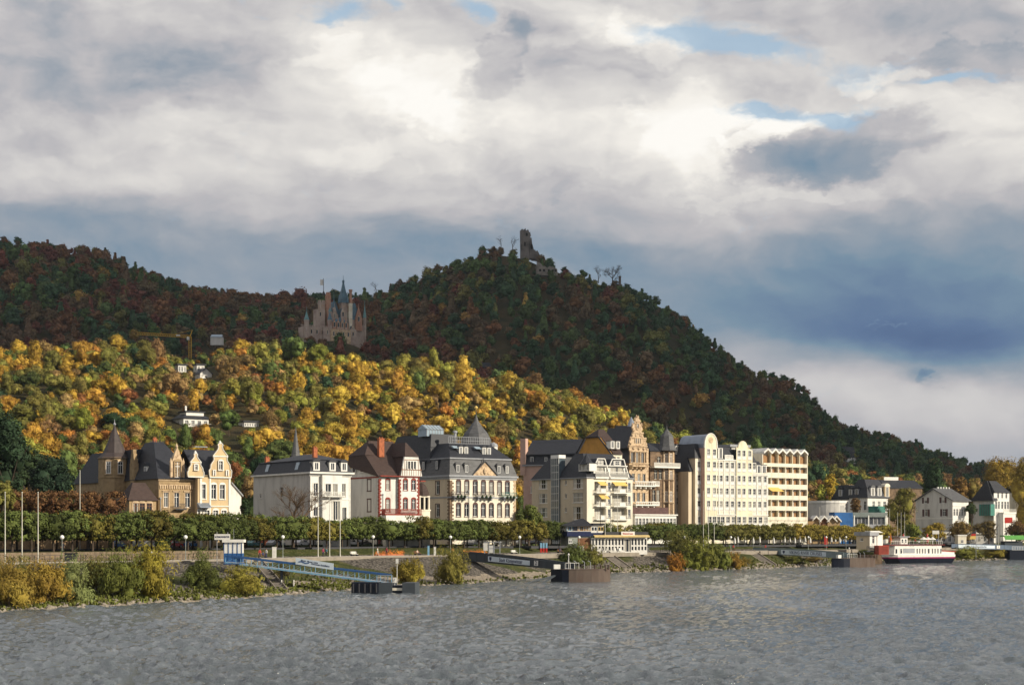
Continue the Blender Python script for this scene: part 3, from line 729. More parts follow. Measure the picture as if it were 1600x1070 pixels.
def gable_x(mb, x0, x1, y0, y1, z0, z1, over=.4, th=.25):
    """saddle roof, ridge along x"""
    ym = (y0 + y1) / 2; k = (z1 - z0) / (ym - y0)
    return mb.prismx([(y0 - over, z0 - over * k), (ym, z1), (y1 + over, z0 - over * k), (y1 + over, z0 - over * k + th), (ym, z1 + th * 1.3), (y0 - over, z0 - over * k + th)], x0 - over, x1 + over)
def gable_y(mb, x0, x1, y0, y1, z0, z1, over=.4, th=.25):
    xm = (x0 + x1) / 2; k = (z1 - z0) / (xm - x0)
    return mb.prism([(x0 - over, z0 - over * k), (xm, z1), (x1 + over, z0 - over * k), (x1 + over, z0 - over * k + th), (xm, z1 + th * 1.3), (x0 - over, z0 - over * k + th)], y0 - over, y1 + over)
def dormer(bd, x, y, z, w, h, dep=1.8, mats=None, top='gable', rz=0., wall=None, roof=None, over=.15):
    """dormer standing in a roof slope, window as its sub-part"""
    wall = wall or WHITE; roof = roof or SLATE; mb = MB()
    mb.box(-w / 2, w / 2, 0, dep, 0, h); mb.k = 1
    if top == 'gable': mb.prism([(-w / 2 - over, h), (w / 2 + over, h), (0, h + w * .5)], -over, dep)
    elif top == 'arch': mb.prism([(-(w / 2 + over) * cos(pi * i / 6), h + .45 * w * sin(pi * i / 6)) for i in range(7)], -over, dep)
    elif top == 'flat': mb.box(-w / 2 - over, w / 2 + over, -over, dep, h, h + .15)
    elif top == 'shed': mb.add([(-w / 2 - over, -over, h), (w / 2 + over, -over, h), (w / 2 + over, dep, h + .5), (-w / 2 - over, dep, h + .5), (-w / 2 - over, -over, h + .12), (w / 2 + over, -over, h + .12), (w / 2 + over, dep, h + .62), (-w / 2 - over, dep, h + .62)], [(0, 1, 2, 3), (4, 5, 6, 7), (0, 1, 5, 4), (1, 2, 6, 5), (3, 0, 4, 7), (2, 3, 7, 6)])
    o = mb.obj('dormer', [wall, roof], bd.root); o.location = (x, y, z); o.rotation_euler = (0, 0, rz)
    window(o, (0, -.2, .18), w * .66, h - .3, 0, one=True, sill=False, style='mull' if w > .9 else 'plain'); return o
def chimney(bd, x, y, z0, z1, w=.7, d=.7, m=None):
    mb = MB(); mb.box(x - w / 2, x + w / 2, y - d / 2, y + d / 2, z0, z1).box(x - w / 2 - .08, x + w / 2 + .08, y - d / 2 - .08, y + d / 2 + .08, z1, z1 + .18)
    for i in (-1, 1): mb.box(x + i * w * .25 - .1, x + i * w * .25 + .1, y - .12, y + .12, z1 + .18, z1 + .5)
    return mb.obj('chimney', m or BRICK, bd.root)
def quoins(x, y, z0, z1, w=.35, h=.42, p=.04, side=True):
    mb = MB(); k = 0; z = z0
    while z < z1 - h:
        ww = w * (1.5 if k % 2 else .9)
        mb.box(x - p, x + ww, y - p, y + (w * (.9 if k % 2 else 1.5) if side else .05), z, z + h * .92); z += h; k += 1
    return mb
def rail(mb, x0, x1, y, z, h=1.0, step=.22, r=.03, ax='x', base=True):
    n = max(2, int(abs(x1 - x0) / step))
    for i in range(n + 1):
        a = x0 + (x1 - x0) * i / n
        if ax == 'x': mb.box(a - r, a + r, y - r, y + r, z, z + h)
        else: mb.box(y - r, y + r, a - r, a + r, z, z + h)
    a0, a1 = min(x0, x1), max(x0, x1)
    for zz in ((z + h,) if not base else (z, z + h)):
        if ax == 'x': mb.box(a0 - r, a1 + r, y - r * 1.4, y + r * 1.4, zz, zz + .08)
        else: mb.box(y - r * 1.4, y + r * 1.4, a0 - r, a1 + r, zz, zz + .08)
    return mb

# ---- A: sandstone villa with pointed stair tower
b_ = B('stone_villa', 248, 315, 35, 'rambling dark sandstone villa with steep slate roofs and pointed octagonal stair tower', 'villa')
XR = b_.u(308); YB = b_.v(116); ZE = b_.z(747.5)
ops = [(b_.u(p), b_.z(792), 1.0, b_.z(769) - b_.z(792)) for p in (259.5, 276, 293)]
b_.front(0, XR, -1, ZE, ops); b_.win(ops, surround=SANDL, style='cross', hood=True)
so_ = [(b_.v(p), b_.z(798), 1.0, 1.6) for p in (140, 232)] + [(b_.v(134), b_.z(774), .9, 1.5)]
b_.side(0, YB, -1, ZE, so_); b_.win(so_, sx=0, surround=SANDL)
b_.body(0, XR, 0, YB, -1, ZE); b_.done([SAND])
fr_ = MB(); fr_.box(-.15, XR + .15, -.2, 0, ZE - .3, ZE + .05)
for i in range(16): fr_.box(.2 + i * (XR - .4) / 16, .2 + (i + .5) * (XR - .4) / 16, -.16, 0, ZE - 1.9, ZE - 1.25)
fr_.box(0, XR, -.1, 0, ZE - 1.25, ZE - 1.12); b_.part('frieze', fr_, SANDL)
ZR = b_.z(689, 3, 5)
mid = b_.v(182)
r_ = MB(); hip(r_, -.4, XR + .4, -.5, mid, ZE, XR * .35, XR * .6, mid * .42, mid * .62, ZR)          # tall front roof with sweeping eaves
hip(r_, -.35, XR, mid * .6, YB + .3, ZE, .8, XR * .6, mid * .62, YB * .82, b_.z(708, 1, YB * .75))
b_.part('roof', r_, SLATE)
cr = MB()
for i in range(9): cr.box(XR * .35 + i * .35, XR * .35 + .12 + i * .35, mid * .5, mid * .5 + .08, ZR, ZR + .35)
cr.box(XR * .33, XR * .62, mid * .5, mid * .5 + .1, ZR, ZR + .1); cr.tube((XR * .6, mid * .5, ZR), (XR * .6, mid * .5, ZR + 2), .06, .02); b_.part('ridge_crest', cr, IRON)
# stone gable dormer with pinnacles
xg = b_.u(277); wg = (b_.u(287) - b_.u(267.5)) / 2; zt = b_.z(697)
g = MB(); g.prism([(xg - wg, ZE), (xg + wg, ZE), (xg + wg, ZE + (zt - ZE) * .45), (xg + .35, zt - .8), (xg, zt), (xg - .35, zt - .8), (xg - wg, ZE + (zt - ZE) * .45)], -.05, .7)
for s_ in (-1, 1): g.rings(xg + s_ * wg, .1, [(.28, ZE), (.28, ZE + (zt - ZE) * .52), (0.02, ZE + (zt - ZE) * .66)], 6)
g.rings(xg, .3, [(.18, zt - .3), (.3, zt + .1), (.05, zt + .7)], 6)
go = b_.part('gable', g, SANDL); window(go, (xg, -.24, ZE + .3), 1.2, 3.0, arch=True, surround=SAND, sill=False, one=True)
dormer(b_, -.1 + .4, b_.v(225), ZE + 1.0, 1.6, 1.6, 2.2, rz=-pi / 2, wall=WHITE); dormer(b_, .3, b_.v(144), ZE + .5, 1.2, 1.3, 2, rz=-pi / 2, wall=WHITE)
st = MB(); yc = b_.v(209)
for i, hh in enumerate((0, .9, 1.8, 2.6)): st.box(-.35 + i * .02, .5 - i * .05, yc - 1.2 + i * .25, yc + 1.2 - i * .25, ZE - 3 if i == 0 else b_.z(720) + (i - 1) * .9, b_.z(720) + i * .9)
b_.part('stepped_gable', st, SAND); chimney(b_, XR * .6, mid * .62, ZR - 1.5, b_.z(684, 4, 6), .7, .7)
# octagonal tower
ty = b_.v(179, -1.2); rT = (203 - 154) / F * b_.dist(-1.2, ty) / 2
tw = MB(); tw.rings(-1.2, ty, [(rT, -1), (rT, b_.z(712)), (rT * 1.06, b_.z(711.5)), (rT * 1.06, b_.z(709.5))], 8, pi / 8)
tw.rings(-1.2, ty, [(rT * 1.04, b_.z(743)), (rT * 1.04, b_.z(741.5))], 8, pi / 8)
to_ = b_.part('tower', tw, SAND)
tr2 = MB(); tr2.rings(-1.2, ty, [(rT * 1.1, b_.z(711)), (rT * .74, b_.z(702)), (rT * .34, b_.z(678)), (.08, b_.z(656))], 8, pi / 8); b_.part('spire', tr2, mat('brown black slate', (.06, .045, .042), .6, .2, 1, bump=.4), parent=to_)
fn = MB(); fn.rings(-1.2, ty, [(.1, b_.z(657)), (.35, b_.z(654.5)), (.1, b_.z(652)), (.03, b_.z(646))], 8); b_.part('finial', fn, LEAD, parent=to_)
for a in (0, 1, 2):
    an = radians(-90 + 45 * (a - 1)); x_, y_ = -1.2 + rT * .95 * cos(an), ty + rT * .95 * sin(an)
    window(to_, (x_, y_, b_.z(736)), 1.0, 2.4, an + pi / 2, surround=SANDL, arch=True, one=True, ins=-.04)
# low arcaded annexe
ax0 = -b_.c * 4.2; ya = b_.v(203, -4.2)
an_ = MB(); xa1, xa2 = -4.6, 0; yy0, yy1 = -.9, b_.v(203, -4.6)
za = b_.z(782)
aw = MB(); wA = 6.0
u0, u1 = b_.u(202, -1.5), b_.u(244, -1.5)
aw.box(u0, u1, -1.5, 3.5, -1, za); ann = b_.part('annexe', aw, SAND)
ar = MB(); hip(ar, u0 - .4, u1 + .3, -1.9, 3.9, za, u0 + 1.6, u1 - 1.2, .8, 1.4, b_.z(753, u0, -1)); b_.part('roof', ar, TILE, parent=ann)
for p in (212, 222, 233): window(ann, (b_.u(p, -1.5), -1.55, b_.z(801)), 1.1, 1.8, arch=True, surround=SANDL, frame=BROWNW, one=True, sill=False, ins=.0)
bal = MB(); bal.box(b_.u(271), b_.u(288), -1.1, 0, b_.z(796), b_.z(795)); rail(bal, b_.u(271), b_.u(288), -1.05, b_.z(795), 1.0); b_.part('balcony', bal, IRON)

# ---- B: yellow house with curved gables
b_ = B('gabled_house', 309, 318, 35, 'yellow rendered house with white scrolled Baroque gables beside dark stone villa', 'house')
XR = b_.u(360); ZE = b_.z(742); x1, x2, x3 = b_.u(293), b_.u(316), b_.u(327)
def opn(pxs, y0, y1, w): return [(b_.u(p), b_.z(y1), w, b_.z(y0) - b_.z(y1)) for p in pxs]
ops = opn((317.5, 334, 347.5), 756, 779, 1.0) + opn((313, 324, 337, 350), 797, 809, 1.0)
b_.front(0, XR, -1, ZE, ops); b_.side(0, 12, -1, ZE, []); b_.body(0, XR, 0, 12, -1, ZE); b_.done([YELL]); b_.win(ops, surround=WHITE, arch=True, style='cross')
def scroll(bd, pa, pb, ptop, pbase, y=-.25):
    """Baroque gable outline between two picture columns"""
    a, c_, z1, z0 = bd.u(pa), bd.u(pb), bd.z(ptop), bd.z(pbase); xm = (a + c_) / 2; h = z1 - z0; w_ = (c_ - a) / 2
    half = [(1.0, 0), (1.04, .10), (1.06, .20), (.92, .26), (.90, .36), (.74, .44), (.62, .50), (.62, .58), (.70, .62), (.60, .66), (.40, .74), (.22, .82), (.16, .90), (.24, .94), (.16, .985), (0, 1.0)]
    pts = [(xm + w_ * p, z0 + h * q) for p, q in half] + [(xm - w_ * p, z0 + h * q) for p, q in half[::-1][1:]]
    m_ = MB(); m_.prism(pts, y, y + .5); go = bd.part('gable', m_, YELL)
    tr_ = MB(); L_ = pts
    for i in range(len(L_) - 1): tr_.tube((L_[i][0], y - .05, L_[i][1]), (L_[i + 1][0], y - .05, L_[i + 1][1]), .09, n=5)
    tr_.rings(xm, y + .2, [(.25, z1 - .2), (.32, z1 + .15), (.06, z1 + .5)], 6)
    tr_.box(xm - w_, xm + w_, y - .12, y, z0 - .1, z0 + .12).box(xm - w_ * .66, xm + w_ * .66, y - .12, y, z0 + h * .6, z0 + h * .63)
    bd.part('cornice', tr_, WHITE, parent=go); return go, xm, z0, h
go, xm, z0, h = scroll(b_, 327, 360, 691, 745); window(go, (xm, -.46, z0 + h * .22), .8, h * .26, surround=WHITE, arch=True, one=True)
for s_ in (-1, 1): window(go, (xm + s_ * 1.35, -.46, z0 + h * .06), .35, .9, surround=WHITE, one=True, sill=False)
go, xm, z0, h = scroll(b_, 293, 317, 708, 745); window(go, (xm, -.46, z0 + h * .3), .6, h * .22, surround=WHITE, arch=True, one=True)
r_ = MB(); gable_x(r_, .2, XR - .4, .4, 12, ZE, b_.z(705, 2, 6)); hip(r_, x3 + .4, XR - .6, .1, 6, ZE, x3 + 1.9, XR - 2.2, .2, 6, b_.z(712, 5, 1)); b_.part('roof', r_, SLATE)
sg = MB(); sg.box(b_.u(306.5), b_.u(326), .5, 2.0, b_.z(700, 0, 6), b_.z(699, 0, 6)); b_.part('skylight', sg, ROOFGL)
cb = MB(); cb.box(b_.u(309), b_.u(325), -1.4, 0, b_.z(793), b_.z(792)).prismx([(-1.5, b_.z(793)), (0, b_.z(793)), (0, b_.z(785))], b_.u(308), b_.u(326)); b_.part('porch_roof', cb, ZINC)
st_ = MB(); st_.box(x2 - .5, XR + .1, -.12, -.002, b_.z(791), b_.z(789.5)).box(x2 - .5, x2 - .1, -.1, -.002, 0, ZE).box(XR - .4, XR, -.1, -.002, 0, ZE).box(x3, x3 + .3, -.1, -.002, 0, ZE); b_.part('string_course', st_, WHITE)

# ---- C: small white gable
b_ = B('white_outhouse', 357, 324, 35, 'narrow plain white gabled house between yellow gables and white mansion', 'house')
XR = b_.u(377); ZE = b_.z(773); zt = b_.z(755)
w_ = MB(); w_.prism([(0, -1), (XR, -1), (XR, ZE), (b_.u(361), zt), (0, zt - .6)], 0, 9); b_.part('wall', w_, LWHITE)
r_ = MB(); r_.add([(XR + .3, -.3, ZE - .3), (XR + .3, 9.2, ZE - .3), (b_.u(361), 9.2, zt + .05), (b_.u(361), -.3, zt + .05), (XR + .3, -.3, ZE), (XR + .3, 9.2, ZE), (b_.u(361), 9.2, zt + .35), (b_.u(361), -.3, zt + .35)], [(0, 1, 2, 3), (4, 5, 6, 7), (0, 3, 7, 4), (1, 2, 6, 5), (0, 1, 5, 4), (3, 2, 6, 7)]); b_.part('roof', r_, LEAD)

# ---- D: white mansion with mansard
b_ = B('white_mansion', 484.5, 350, 35, 'white mansion with black mansard roof and arched dormers behind a bare tree', 'mansion')
XR = b_.u(547.5); YB = b_.v(396); ZE = b_.z(739.5)
bay0, bay1 = b_.u(501), b_.u(531.5)
def opn(pxs, y0, y1, w): return [(b_.u(p), b_.z(y1), w, b_.z(y0) - b_.z(y1)) for p in pxs]
ops = opn((493.5, 536.8), 754.5, 774.5, 1.0) + opn((493.5,), 792, 806, 1.1) + opn((538,), 792, 812, 1.0)
b_.front(0, XR, -1, ZE, ops); b_.win(ops, surround=WHITE, style='mull')
so_ = [(b_.v(440), b_.z(775), 1.6, 2.2), (b_.v(407), b_.z(775), .9, 1.0), (b_.v(405.5), b_.z(806), .9, 1.1), (b_.v(437), b_.z(806), 1.0, 1.1)]
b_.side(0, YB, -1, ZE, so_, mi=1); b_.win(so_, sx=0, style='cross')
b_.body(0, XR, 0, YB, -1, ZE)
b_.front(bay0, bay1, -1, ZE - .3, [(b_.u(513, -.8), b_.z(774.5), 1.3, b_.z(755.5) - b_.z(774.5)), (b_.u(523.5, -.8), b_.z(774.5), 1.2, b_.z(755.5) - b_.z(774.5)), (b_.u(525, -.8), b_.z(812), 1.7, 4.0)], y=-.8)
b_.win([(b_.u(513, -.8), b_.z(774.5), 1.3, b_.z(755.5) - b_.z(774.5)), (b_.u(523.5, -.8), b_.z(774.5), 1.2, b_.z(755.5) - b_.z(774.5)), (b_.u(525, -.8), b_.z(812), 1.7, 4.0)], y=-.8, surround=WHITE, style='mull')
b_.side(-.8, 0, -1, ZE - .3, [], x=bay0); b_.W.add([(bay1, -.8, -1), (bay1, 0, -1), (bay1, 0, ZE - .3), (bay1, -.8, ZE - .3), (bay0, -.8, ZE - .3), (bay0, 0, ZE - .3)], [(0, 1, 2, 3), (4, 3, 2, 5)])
b_.done([LWHITE, GREYW])  # left wall gets the greyer copy, its shade put into the colour
c_ = MB(); c_.box(-.5, XR + .5, -.95, YB + .4, ZE, ZE + .35).box(-.2, XR + .2, -.18, 0, ZE - .5, ZE - .02).box(0, XR, -.1, -.002, b_.z(780), b_.z(778)).box(bay0 - .15, bay1 + .15, -.95, -.802, b_.z(778.5), b_.z(776.5)); b_.part('cornice', c_, WHITE)
for s_ in (.02, XR - .3): 
    q = MB(); q.box(s_, s_ + .28, -.09, -.002, 0, ZE - .5); b_.part('pilaster', q, WHITE)
r_ = MB(); zm = b_.z(717.5); hip(r_, -.3, XR + .3, -.5, YB + .2, ZE + .35, .9, XR - .6, .9, YB - 1.0, zm)
hip(r_, .6, XR - .3, .6, YB - .7, zm + .02, XR * .45, XR * .55, YB * .3, YB * .45, b_.z(708, 2, 5)); b_.part('roof', r_, SLATE)
for p in (493.5, 518.5, 536.5): dormer(b_, b_.u(p), -.35, ZE + .6, 1.5, 1.9, 1.8, top='arch')
for p in (416, 462.5):
    q = MB(); y_ = b_.v(p); q.hull([(-.02, y_ - .7, ZE + 1.0), (.3, y_ - .7, ZE + 1.0), (.3, y_ + .7, ZE + 1.0), (-.02, y_ + .7, ZE + 1.0)], [(.5, y_ - .7, ZE + 2.6), (.8, y_ - .7, ZE + 2.6), (.8, y_ + .7, ZE + 2.6), (.5, y_ + .7, ZE + 2.6)]); b_.part('skylight', q, ROOFGL)
chimney(b_, b_.u(492, 4), 4, zm, b_.z(701, 5, 4), .9, .7); chimney(b_, 1.5, YB * .86, zm - .5, b_.z(716, 1, YB * .86), .9, .7, BRICK)
bl = MB(); bl.box(bay0, bay1, -2.0, -.8, b_.z(776), b_.z(775)); rail(bl, bay0, bay1, -1.95, b_.z(775), .9, .3, .05); b_.part('balcony', bl, WHITE)

# church spire behind
b_ = B('church', 462, 420, 10, 'slender grey church spire rising behind the white mansion roof', 'church')
sp = MB(); sp.rings(0, 0, [(2.6, -1), (2.6, b_.z(716))], 4, pi / 4); b_.part('tower', sp, SANDL)
sp = MB(); sp.rings(0, 0, [(1.25, b_.z(716)), (.75, b_.z(698)), (.05, b_.z(667))], 8); o_ = b_.part('spire', sp, SLATEL)

# ---- E: white house with red quoins
b_ = B('quoined_house', 592.5, 368, 35, 'pale house with red brick quoins, half-hipped brown roof and timbered front gable', 'house')
XR = b_.u(655); YB = b_.v(548); ZE = b_.z(742.5); xa = b_.u(623.5, -.7)
def opn(pxs, y0, y1, w, y=0.): return [(b_.u(p, y), b_.z(y1), w, b_.z(y0) - b_.z(y1)) for p in pxs]
o1 = opn((606,), 749, 765, 1.0) + opn((606,), 779, 799, 1.0); o2 = opn((633.5, 646.3), 749, 765, 1.0, -.7) + opn((633.5, 646.3), 779, 795, 1.0, -.7)
XR = b_.u(655, -.7)
b_.front(0, xa, -1, ZE, o1); b_.front(xa, XR, -1, ZE, o2, y=-.7); b_.side(-.7, 0, -1, ZE, [], x=xa)
b_.win(o1, surround=REDBR, arch=True); b_.win(o2, y=-.7, surround=REDBR, arch=True)
so_ = [(b_.v(577), b_.z(765.5), 1.4, 2.4), (b_.v(577), b_.z(798), 1.4, 2.6)]
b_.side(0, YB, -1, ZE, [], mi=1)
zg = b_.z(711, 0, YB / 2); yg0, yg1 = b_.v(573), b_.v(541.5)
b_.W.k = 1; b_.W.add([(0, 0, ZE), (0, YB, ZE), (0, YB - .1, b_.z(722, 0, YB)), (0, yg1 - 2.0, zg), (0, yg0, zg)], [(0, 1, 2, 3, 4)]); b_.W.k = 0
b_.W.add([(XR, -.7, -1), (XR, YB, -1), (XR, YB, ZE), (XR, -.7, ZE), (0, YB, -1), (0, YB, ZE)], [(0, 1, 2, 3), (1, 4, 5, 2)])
b_.done([LWHITE, GREYW])  # gable and side wall carry painted shade as a greyer render
for c in so_:   # bricked-up windows with dark surrounds
    q = MB(); w2, h2 = c[2] / 2, c[3]
    q.box(-.08, -.002, c[0] - w2 - .2, c[0] - w2, c[1], c[1] + h2).box(-.08, -.002, c[0] + w2, c[0] + w2 + .2, c[1], c[1] + h2).box(-.1, -.002, c[0] - w2 - .25, c[0] + w2 + .25, c[1] + h2 + .002, c[1] + h2 + .25).box(-.1, -.002, c[0] - w2 - .3, c[0] + w2 + .3, c[1] - .22, c[1] - .002)
    b_.part('blind_window', q, PLUM)
for p in (554.5, 566.5): window(b_.root, (-.2, b_.v(p), b_.z(735)), 1.5, 2.3, -pi / 2, frame=BROWNW, one=True, surround=WHITE, ins=.1)
tm = MB(); tm.box(-.15, XR + .1, -.9, 0, ZE - .25, ZE + .0).box(-.12, -.002, 0, YB, ZE - .5, ZE - .2)
b_.part('cornice', tm, REDBR)
q = quoins(0, 0, 0, ZE - .6, p=.06); b_.part('quoins', q, REDBR)
q = quoins(xa, -.7, 0, ZE - .6, p=.06); b_.part('quoins', q, REDBR)
q = MB(); k = 0
zz = 0.
while zz < ZE - .7: q.box(XR - (.6 if k % 2 else .35), XR + .05, -.76, -.4, zz, zz + .38); zz += .42; k += 1
b_.part('quoins', q, REDBR)
r_ = MB(); yr = b_.v(565); zr = b_.z(688, 0, yr)
xg2 = b_.u(631, 3)
# long half-hipped roof, ridge along the front
r_.hull([(-.5, -.8, ZE - .4), (XR, -.8, ZE - .4), (XR, YB + .6, ZE - .2), (-.5, YB + .6, ZE + 2.4)], [(-.5, yg0, zg + .1), (XR, yg0 * .8, zg + .1), (XR, yg1 - 2.0, zg + .1), (-.5, yg1 - 2.0, zg + .1)])
r_.hull([(-.7, yg0 - .4, zg), (XR, yg0 - .4, zg), (XR, yg1 - 1.8, zg), (-.7, yg1 - 1.8, zg)], [(1.8, yr - .1, zr), (XR - 2, yr - .1, zr), (XR - 2, yr + .1, zr), (1.8, yr + .1, zr)])
# cross roof over the front gable
xc0, xc1 = b_.u(625, -.7), b_.u(658, -.7); xm = (xc0 + xc1) / 2; zf = b_.z(712)
r_.hull([(xc0 - .3, -.9, ZE), (xc1 + .3, -.9, ZE), (xc1 + .3, yr, ZE), (xc0 - .3, yr, ZE)], [(xc0 + 1.2, -.55, zf), (xc1 - 1.2, -.55, zf), (xc1 - 1.2, yr, zf), (xc0 + 1.2, yr, zf)])
r_.hull([(xc0 + .9, -1.3, zf), (xc1 - .9, -1.3, zf), (xc1 - .9, yr, zf), (xc0 + .9, yr, zf)], [(xm - .1, 1.4, zr - .5), (xm + .1, 1.4, zr - .5), (xm + .1, yr, zr - .5), (xm - .1, yr, zr - .5)])
b_.part('roof', r_, TILE)
g = MB(); g.prism([(xc0, ZE), (xc1, ZE), (xc1 - 1.0, zf), (xc0 + 1.0, zf)], -1.1, -.6); go = b_.part('timbered_gable', g, LWHITE)
tb = MB()
for i in range(9):
    x_ = xc0 + .4 + (xc1 - xc0 - .8) * i / 8
    tb.box(x_ - .05, x_ + .05, -1.14, -1.102, ZE + .1, ZE + (zf - ZE) * (.32 if 2 <= i <= 6 else (.45 if i in (0, 8) else .8)))
tb.box(xc0 + .1, xc1 - .1, -1.15, -1.102, ZE + (zf - ZE) * .3, ZE + (zf - ZE) * .34).box(xc0 + .7, xc1 - .7, -1.15, -1.102, zf - .8, zf - .65)
b_.part('timber', tb, BROWNW, parent=go)
for i in (-1, 0, 1): window(go, (xm + i * .75, -1.3, ZE + (zf - ZE) * .36), .6, 1.7, surround=WHITE, one=True, sill=False, style='plain')
chimney(b_, b_.u(595, yr * .6), yr * .6, zf, b_.z(686, 3, yr * .6), 1.3, .9)
bl = MB(); zb = b_.z(803); bl.box(.2, XR - .3, -2.2, -.7, zb - .25, zb); rail(bl, .2, XR - .3, -2.15, zb, 1.1, .2, .04); rail(bl, -2.15, -.7, .2, zb, 1.1, .2, .04, 'y'); b_.part('balcony', bl, REDBR)
bs = MB(); bs.box(.4, XR + .1, -2.3, -.7, -1, zb - .26); b_.part('base', bs, WHITE)
# loggia bay towards the villa
l0, l1 = b_.u(655, .3), b_.u(672, .3)
lg = MB(); lg.box(l0 + .05, l1, .3, 3.3, -1, b_.z(796)).box(l0 + .05, l1, .3, .6, b_.z(775.5), b_.z(773)); 
for p in np.linspace(l0 + .25, l1 - .2, 3): lg.box(p - .17, p + .17, .35, .7, b_.z(796), b_.z(775.5))
lg.box(l0 + .05, l1 + .15, .2, 3.3, b_.z(797), b_.z(795)); lo = b_.part('loggia', lg, CREAM)
lr = MB(); lr.rings((l0 + l1) / 2, 1.6, [((l1 - l0) * .6, b_.z(773)), ((l1 - l0) * .55, b_.z(766)), ((l1 - l0) * .35, b_.z(757)), (.2, b_.z(752))], 8, pi / 8); b_.part('roof', lr, TILE, parent=lo)
lb = MB(); lb.box(l0 + .3, l1 - .25, 1.0, 1.2, b_.z(795), b_.z(776)); b_.part('opening_shade', lb, DARKIN, parent=lo)  # dark sheet painted as the shade inside the loggia
sh = MB(); sh.box(l0 + .02, b_.u(664, 0), -.3, .3, b_.z(751), b_.z(749)); b_.part('awning', sh, REDBR)

# ---- F: grey slate villa
b_ = B('slate_villa', 703, 388, 35, 'wide cream villa with grey slate mansard, central pediment and seven window bays', 'villa')
XR = b_.u(805.5); YB = b_.v(640); ZE = b_.z(744.5)
cx = (708 + .3, 729.4 - .0, 742.6, 755.3, 767.8, 780.5, 792.8)
cx = tuple(530 + q / 5.517 for q in (1028, 1100, 1173, 1243, 1312, 1382, 1450))
def opn(pxs, y0, y1, w, y=0.): return [(b_.u(p, y), b_.z(y1), w, b_.z(y0) - b_.z(y1)) for p in pxs]
ops = opn(cx, 751, 770.5, 1.15) + opn(cx, 787, 806.5, 1.15)
b_.front(0, XR, -1, ZE, ops); b_.win(ops, surround=PLUM, arch=True, style='cross')
so_ = [(b_.v(683.7), b_.z(771), 1.7, b_.z(751) - b_.z(771)), (b_.v(683.7), b_.z(807), 1.7, b_.z(787) - b_.z(807))]
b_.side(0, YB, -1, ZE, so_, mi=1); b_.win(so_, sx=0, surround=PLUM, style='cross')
b_.body(0, XR, 0, YB, -1, ZE); b_.done([CREAM, CREAMB])  # side wall in buff: the front's cream with shade mixed in
c_ = MB(); c_.box(-.5, XR + .5, -.5, YB + .4, ZE, ZE + .45).box(-.25, XR + .25, -.2, -.002, ZE - .5, ZE - .02).box(-.2, -.002, -.2, YB, ZE - .5, ZE - .02)
c_.box(-.08, XR, -.12, -.002, b_.z(777.5), b_.z(775.5)).box(-.12, -.002, 0, YB, b_.z(777.5), b_.z(775.5)); b_.part('cornice', c_, LEAD)
b_.part('quoins', quoins(0, 0, 0, ZE - .6, w=.7, p=.07), DKSTONE); q = MB(); k = 0; zz = 0.
while zz < ZE - .7: q.box(XR - (.7 if k % 2 else .45), XR + .06, -.07, .3, zz, zz + .4); zz += .44; k += 1
b_.part('quoins', q, SANDL)
zm = b_.z(716); r_ = MB(); hip(r_, -.3, XR + .3, -.35, YB + .2, ZE + .45, .5, XR - .9, .8, YB - .6, zm); b_.part('mansard', r_, SLATEL)
e_ = MB(); e_.box(.3, XR - .7, .5, YB - .4, zm, zm + .3); b_.part('eaves', e_, LEAD)
r_ = MB(); xp0, xp1 = b_.u(693, 5), b_.u(762, 6); hip(r_, .4, XR - .8, .6, YB - .5, zm + .3, max(1.3, xp0 + 1.5), xp1, 5.0, 10, b_.z(692, 2, 5)); b_.part('roof', r_, SLATE)
# rear wing roof, higher
r_ = MB(); yl = b_.v(603, 0); hip(r_, .15, 9.5, 9.0, yl, zm - .5, 1.5, 8, 10.5, yl * .9, b_.z(678.5, 1, 14)); b_.part('roof', r_, SLATE)
w_ = MB(); w_.box(.02, 9.4, YB - .02, yl - .4, -1, zm - .4); b_.part('rear_wing', w_, GREYW)
xl0, yl0 = b_.u(664, 12), 12.0
lt = MB(); za, zb = b_.z(678.5, 2, 12), b_.z(671, 2, 12); zt = b_.z(663.5, 2, 12); l0, l1 = b_.u(660, 13), b_.u(693, 11)
lt.box(l0, l1, 11, 15, za - .5, zb); lt.prismx([(10.8, zb), (15.2, zb), (13, zt)], l0 - .2, l1 + .2); lo = b_.part('roof_lantern', lt, ROOFGL)
lf = MB()
for i in range(7): x_ = l0 + (l1 - l0) * i / 6; lf.box(x_ - .06, x_ + .06, 10.93, 10.999, za - .5, zb)
for i in range(6): x_ = l0 + (l1 - l0) * i / 5; lf.tube((x_, 10.75, zb + .03), (x_, 13, zt + .05), .06, n=4)
lf.box(l0, l1, 10.9, 10.99, zb - .1, zb + .08); b_.part('glazing_bars', lf, LEAD, parent=lo)
ra = MB(); zp = b_.z(692, 2, 5); rail(ra, max(1.3, xp0 + 1.5), xp1, 5.1, zp, b_.z(682.5, 6, 5) - zp, .5, .04); ra.box(xp0 + 2.5, xp1, 5.06, 5.14, zp + .7, zp + .78); b_.part('railing', ra, LEAD)
vt = MB(); xv = b_.u(711, 6); vt.rings(xv, 6, [(.35, zp), (.35, b_.z(676, 2, 6)), (.55, b_.z(675.5, 2, 6)), (.55, b_.z(672.5, 2, 6)), (.1, b_.z(671.5, 2, 6))], 8); b_.part('vent', vt, LEAD)
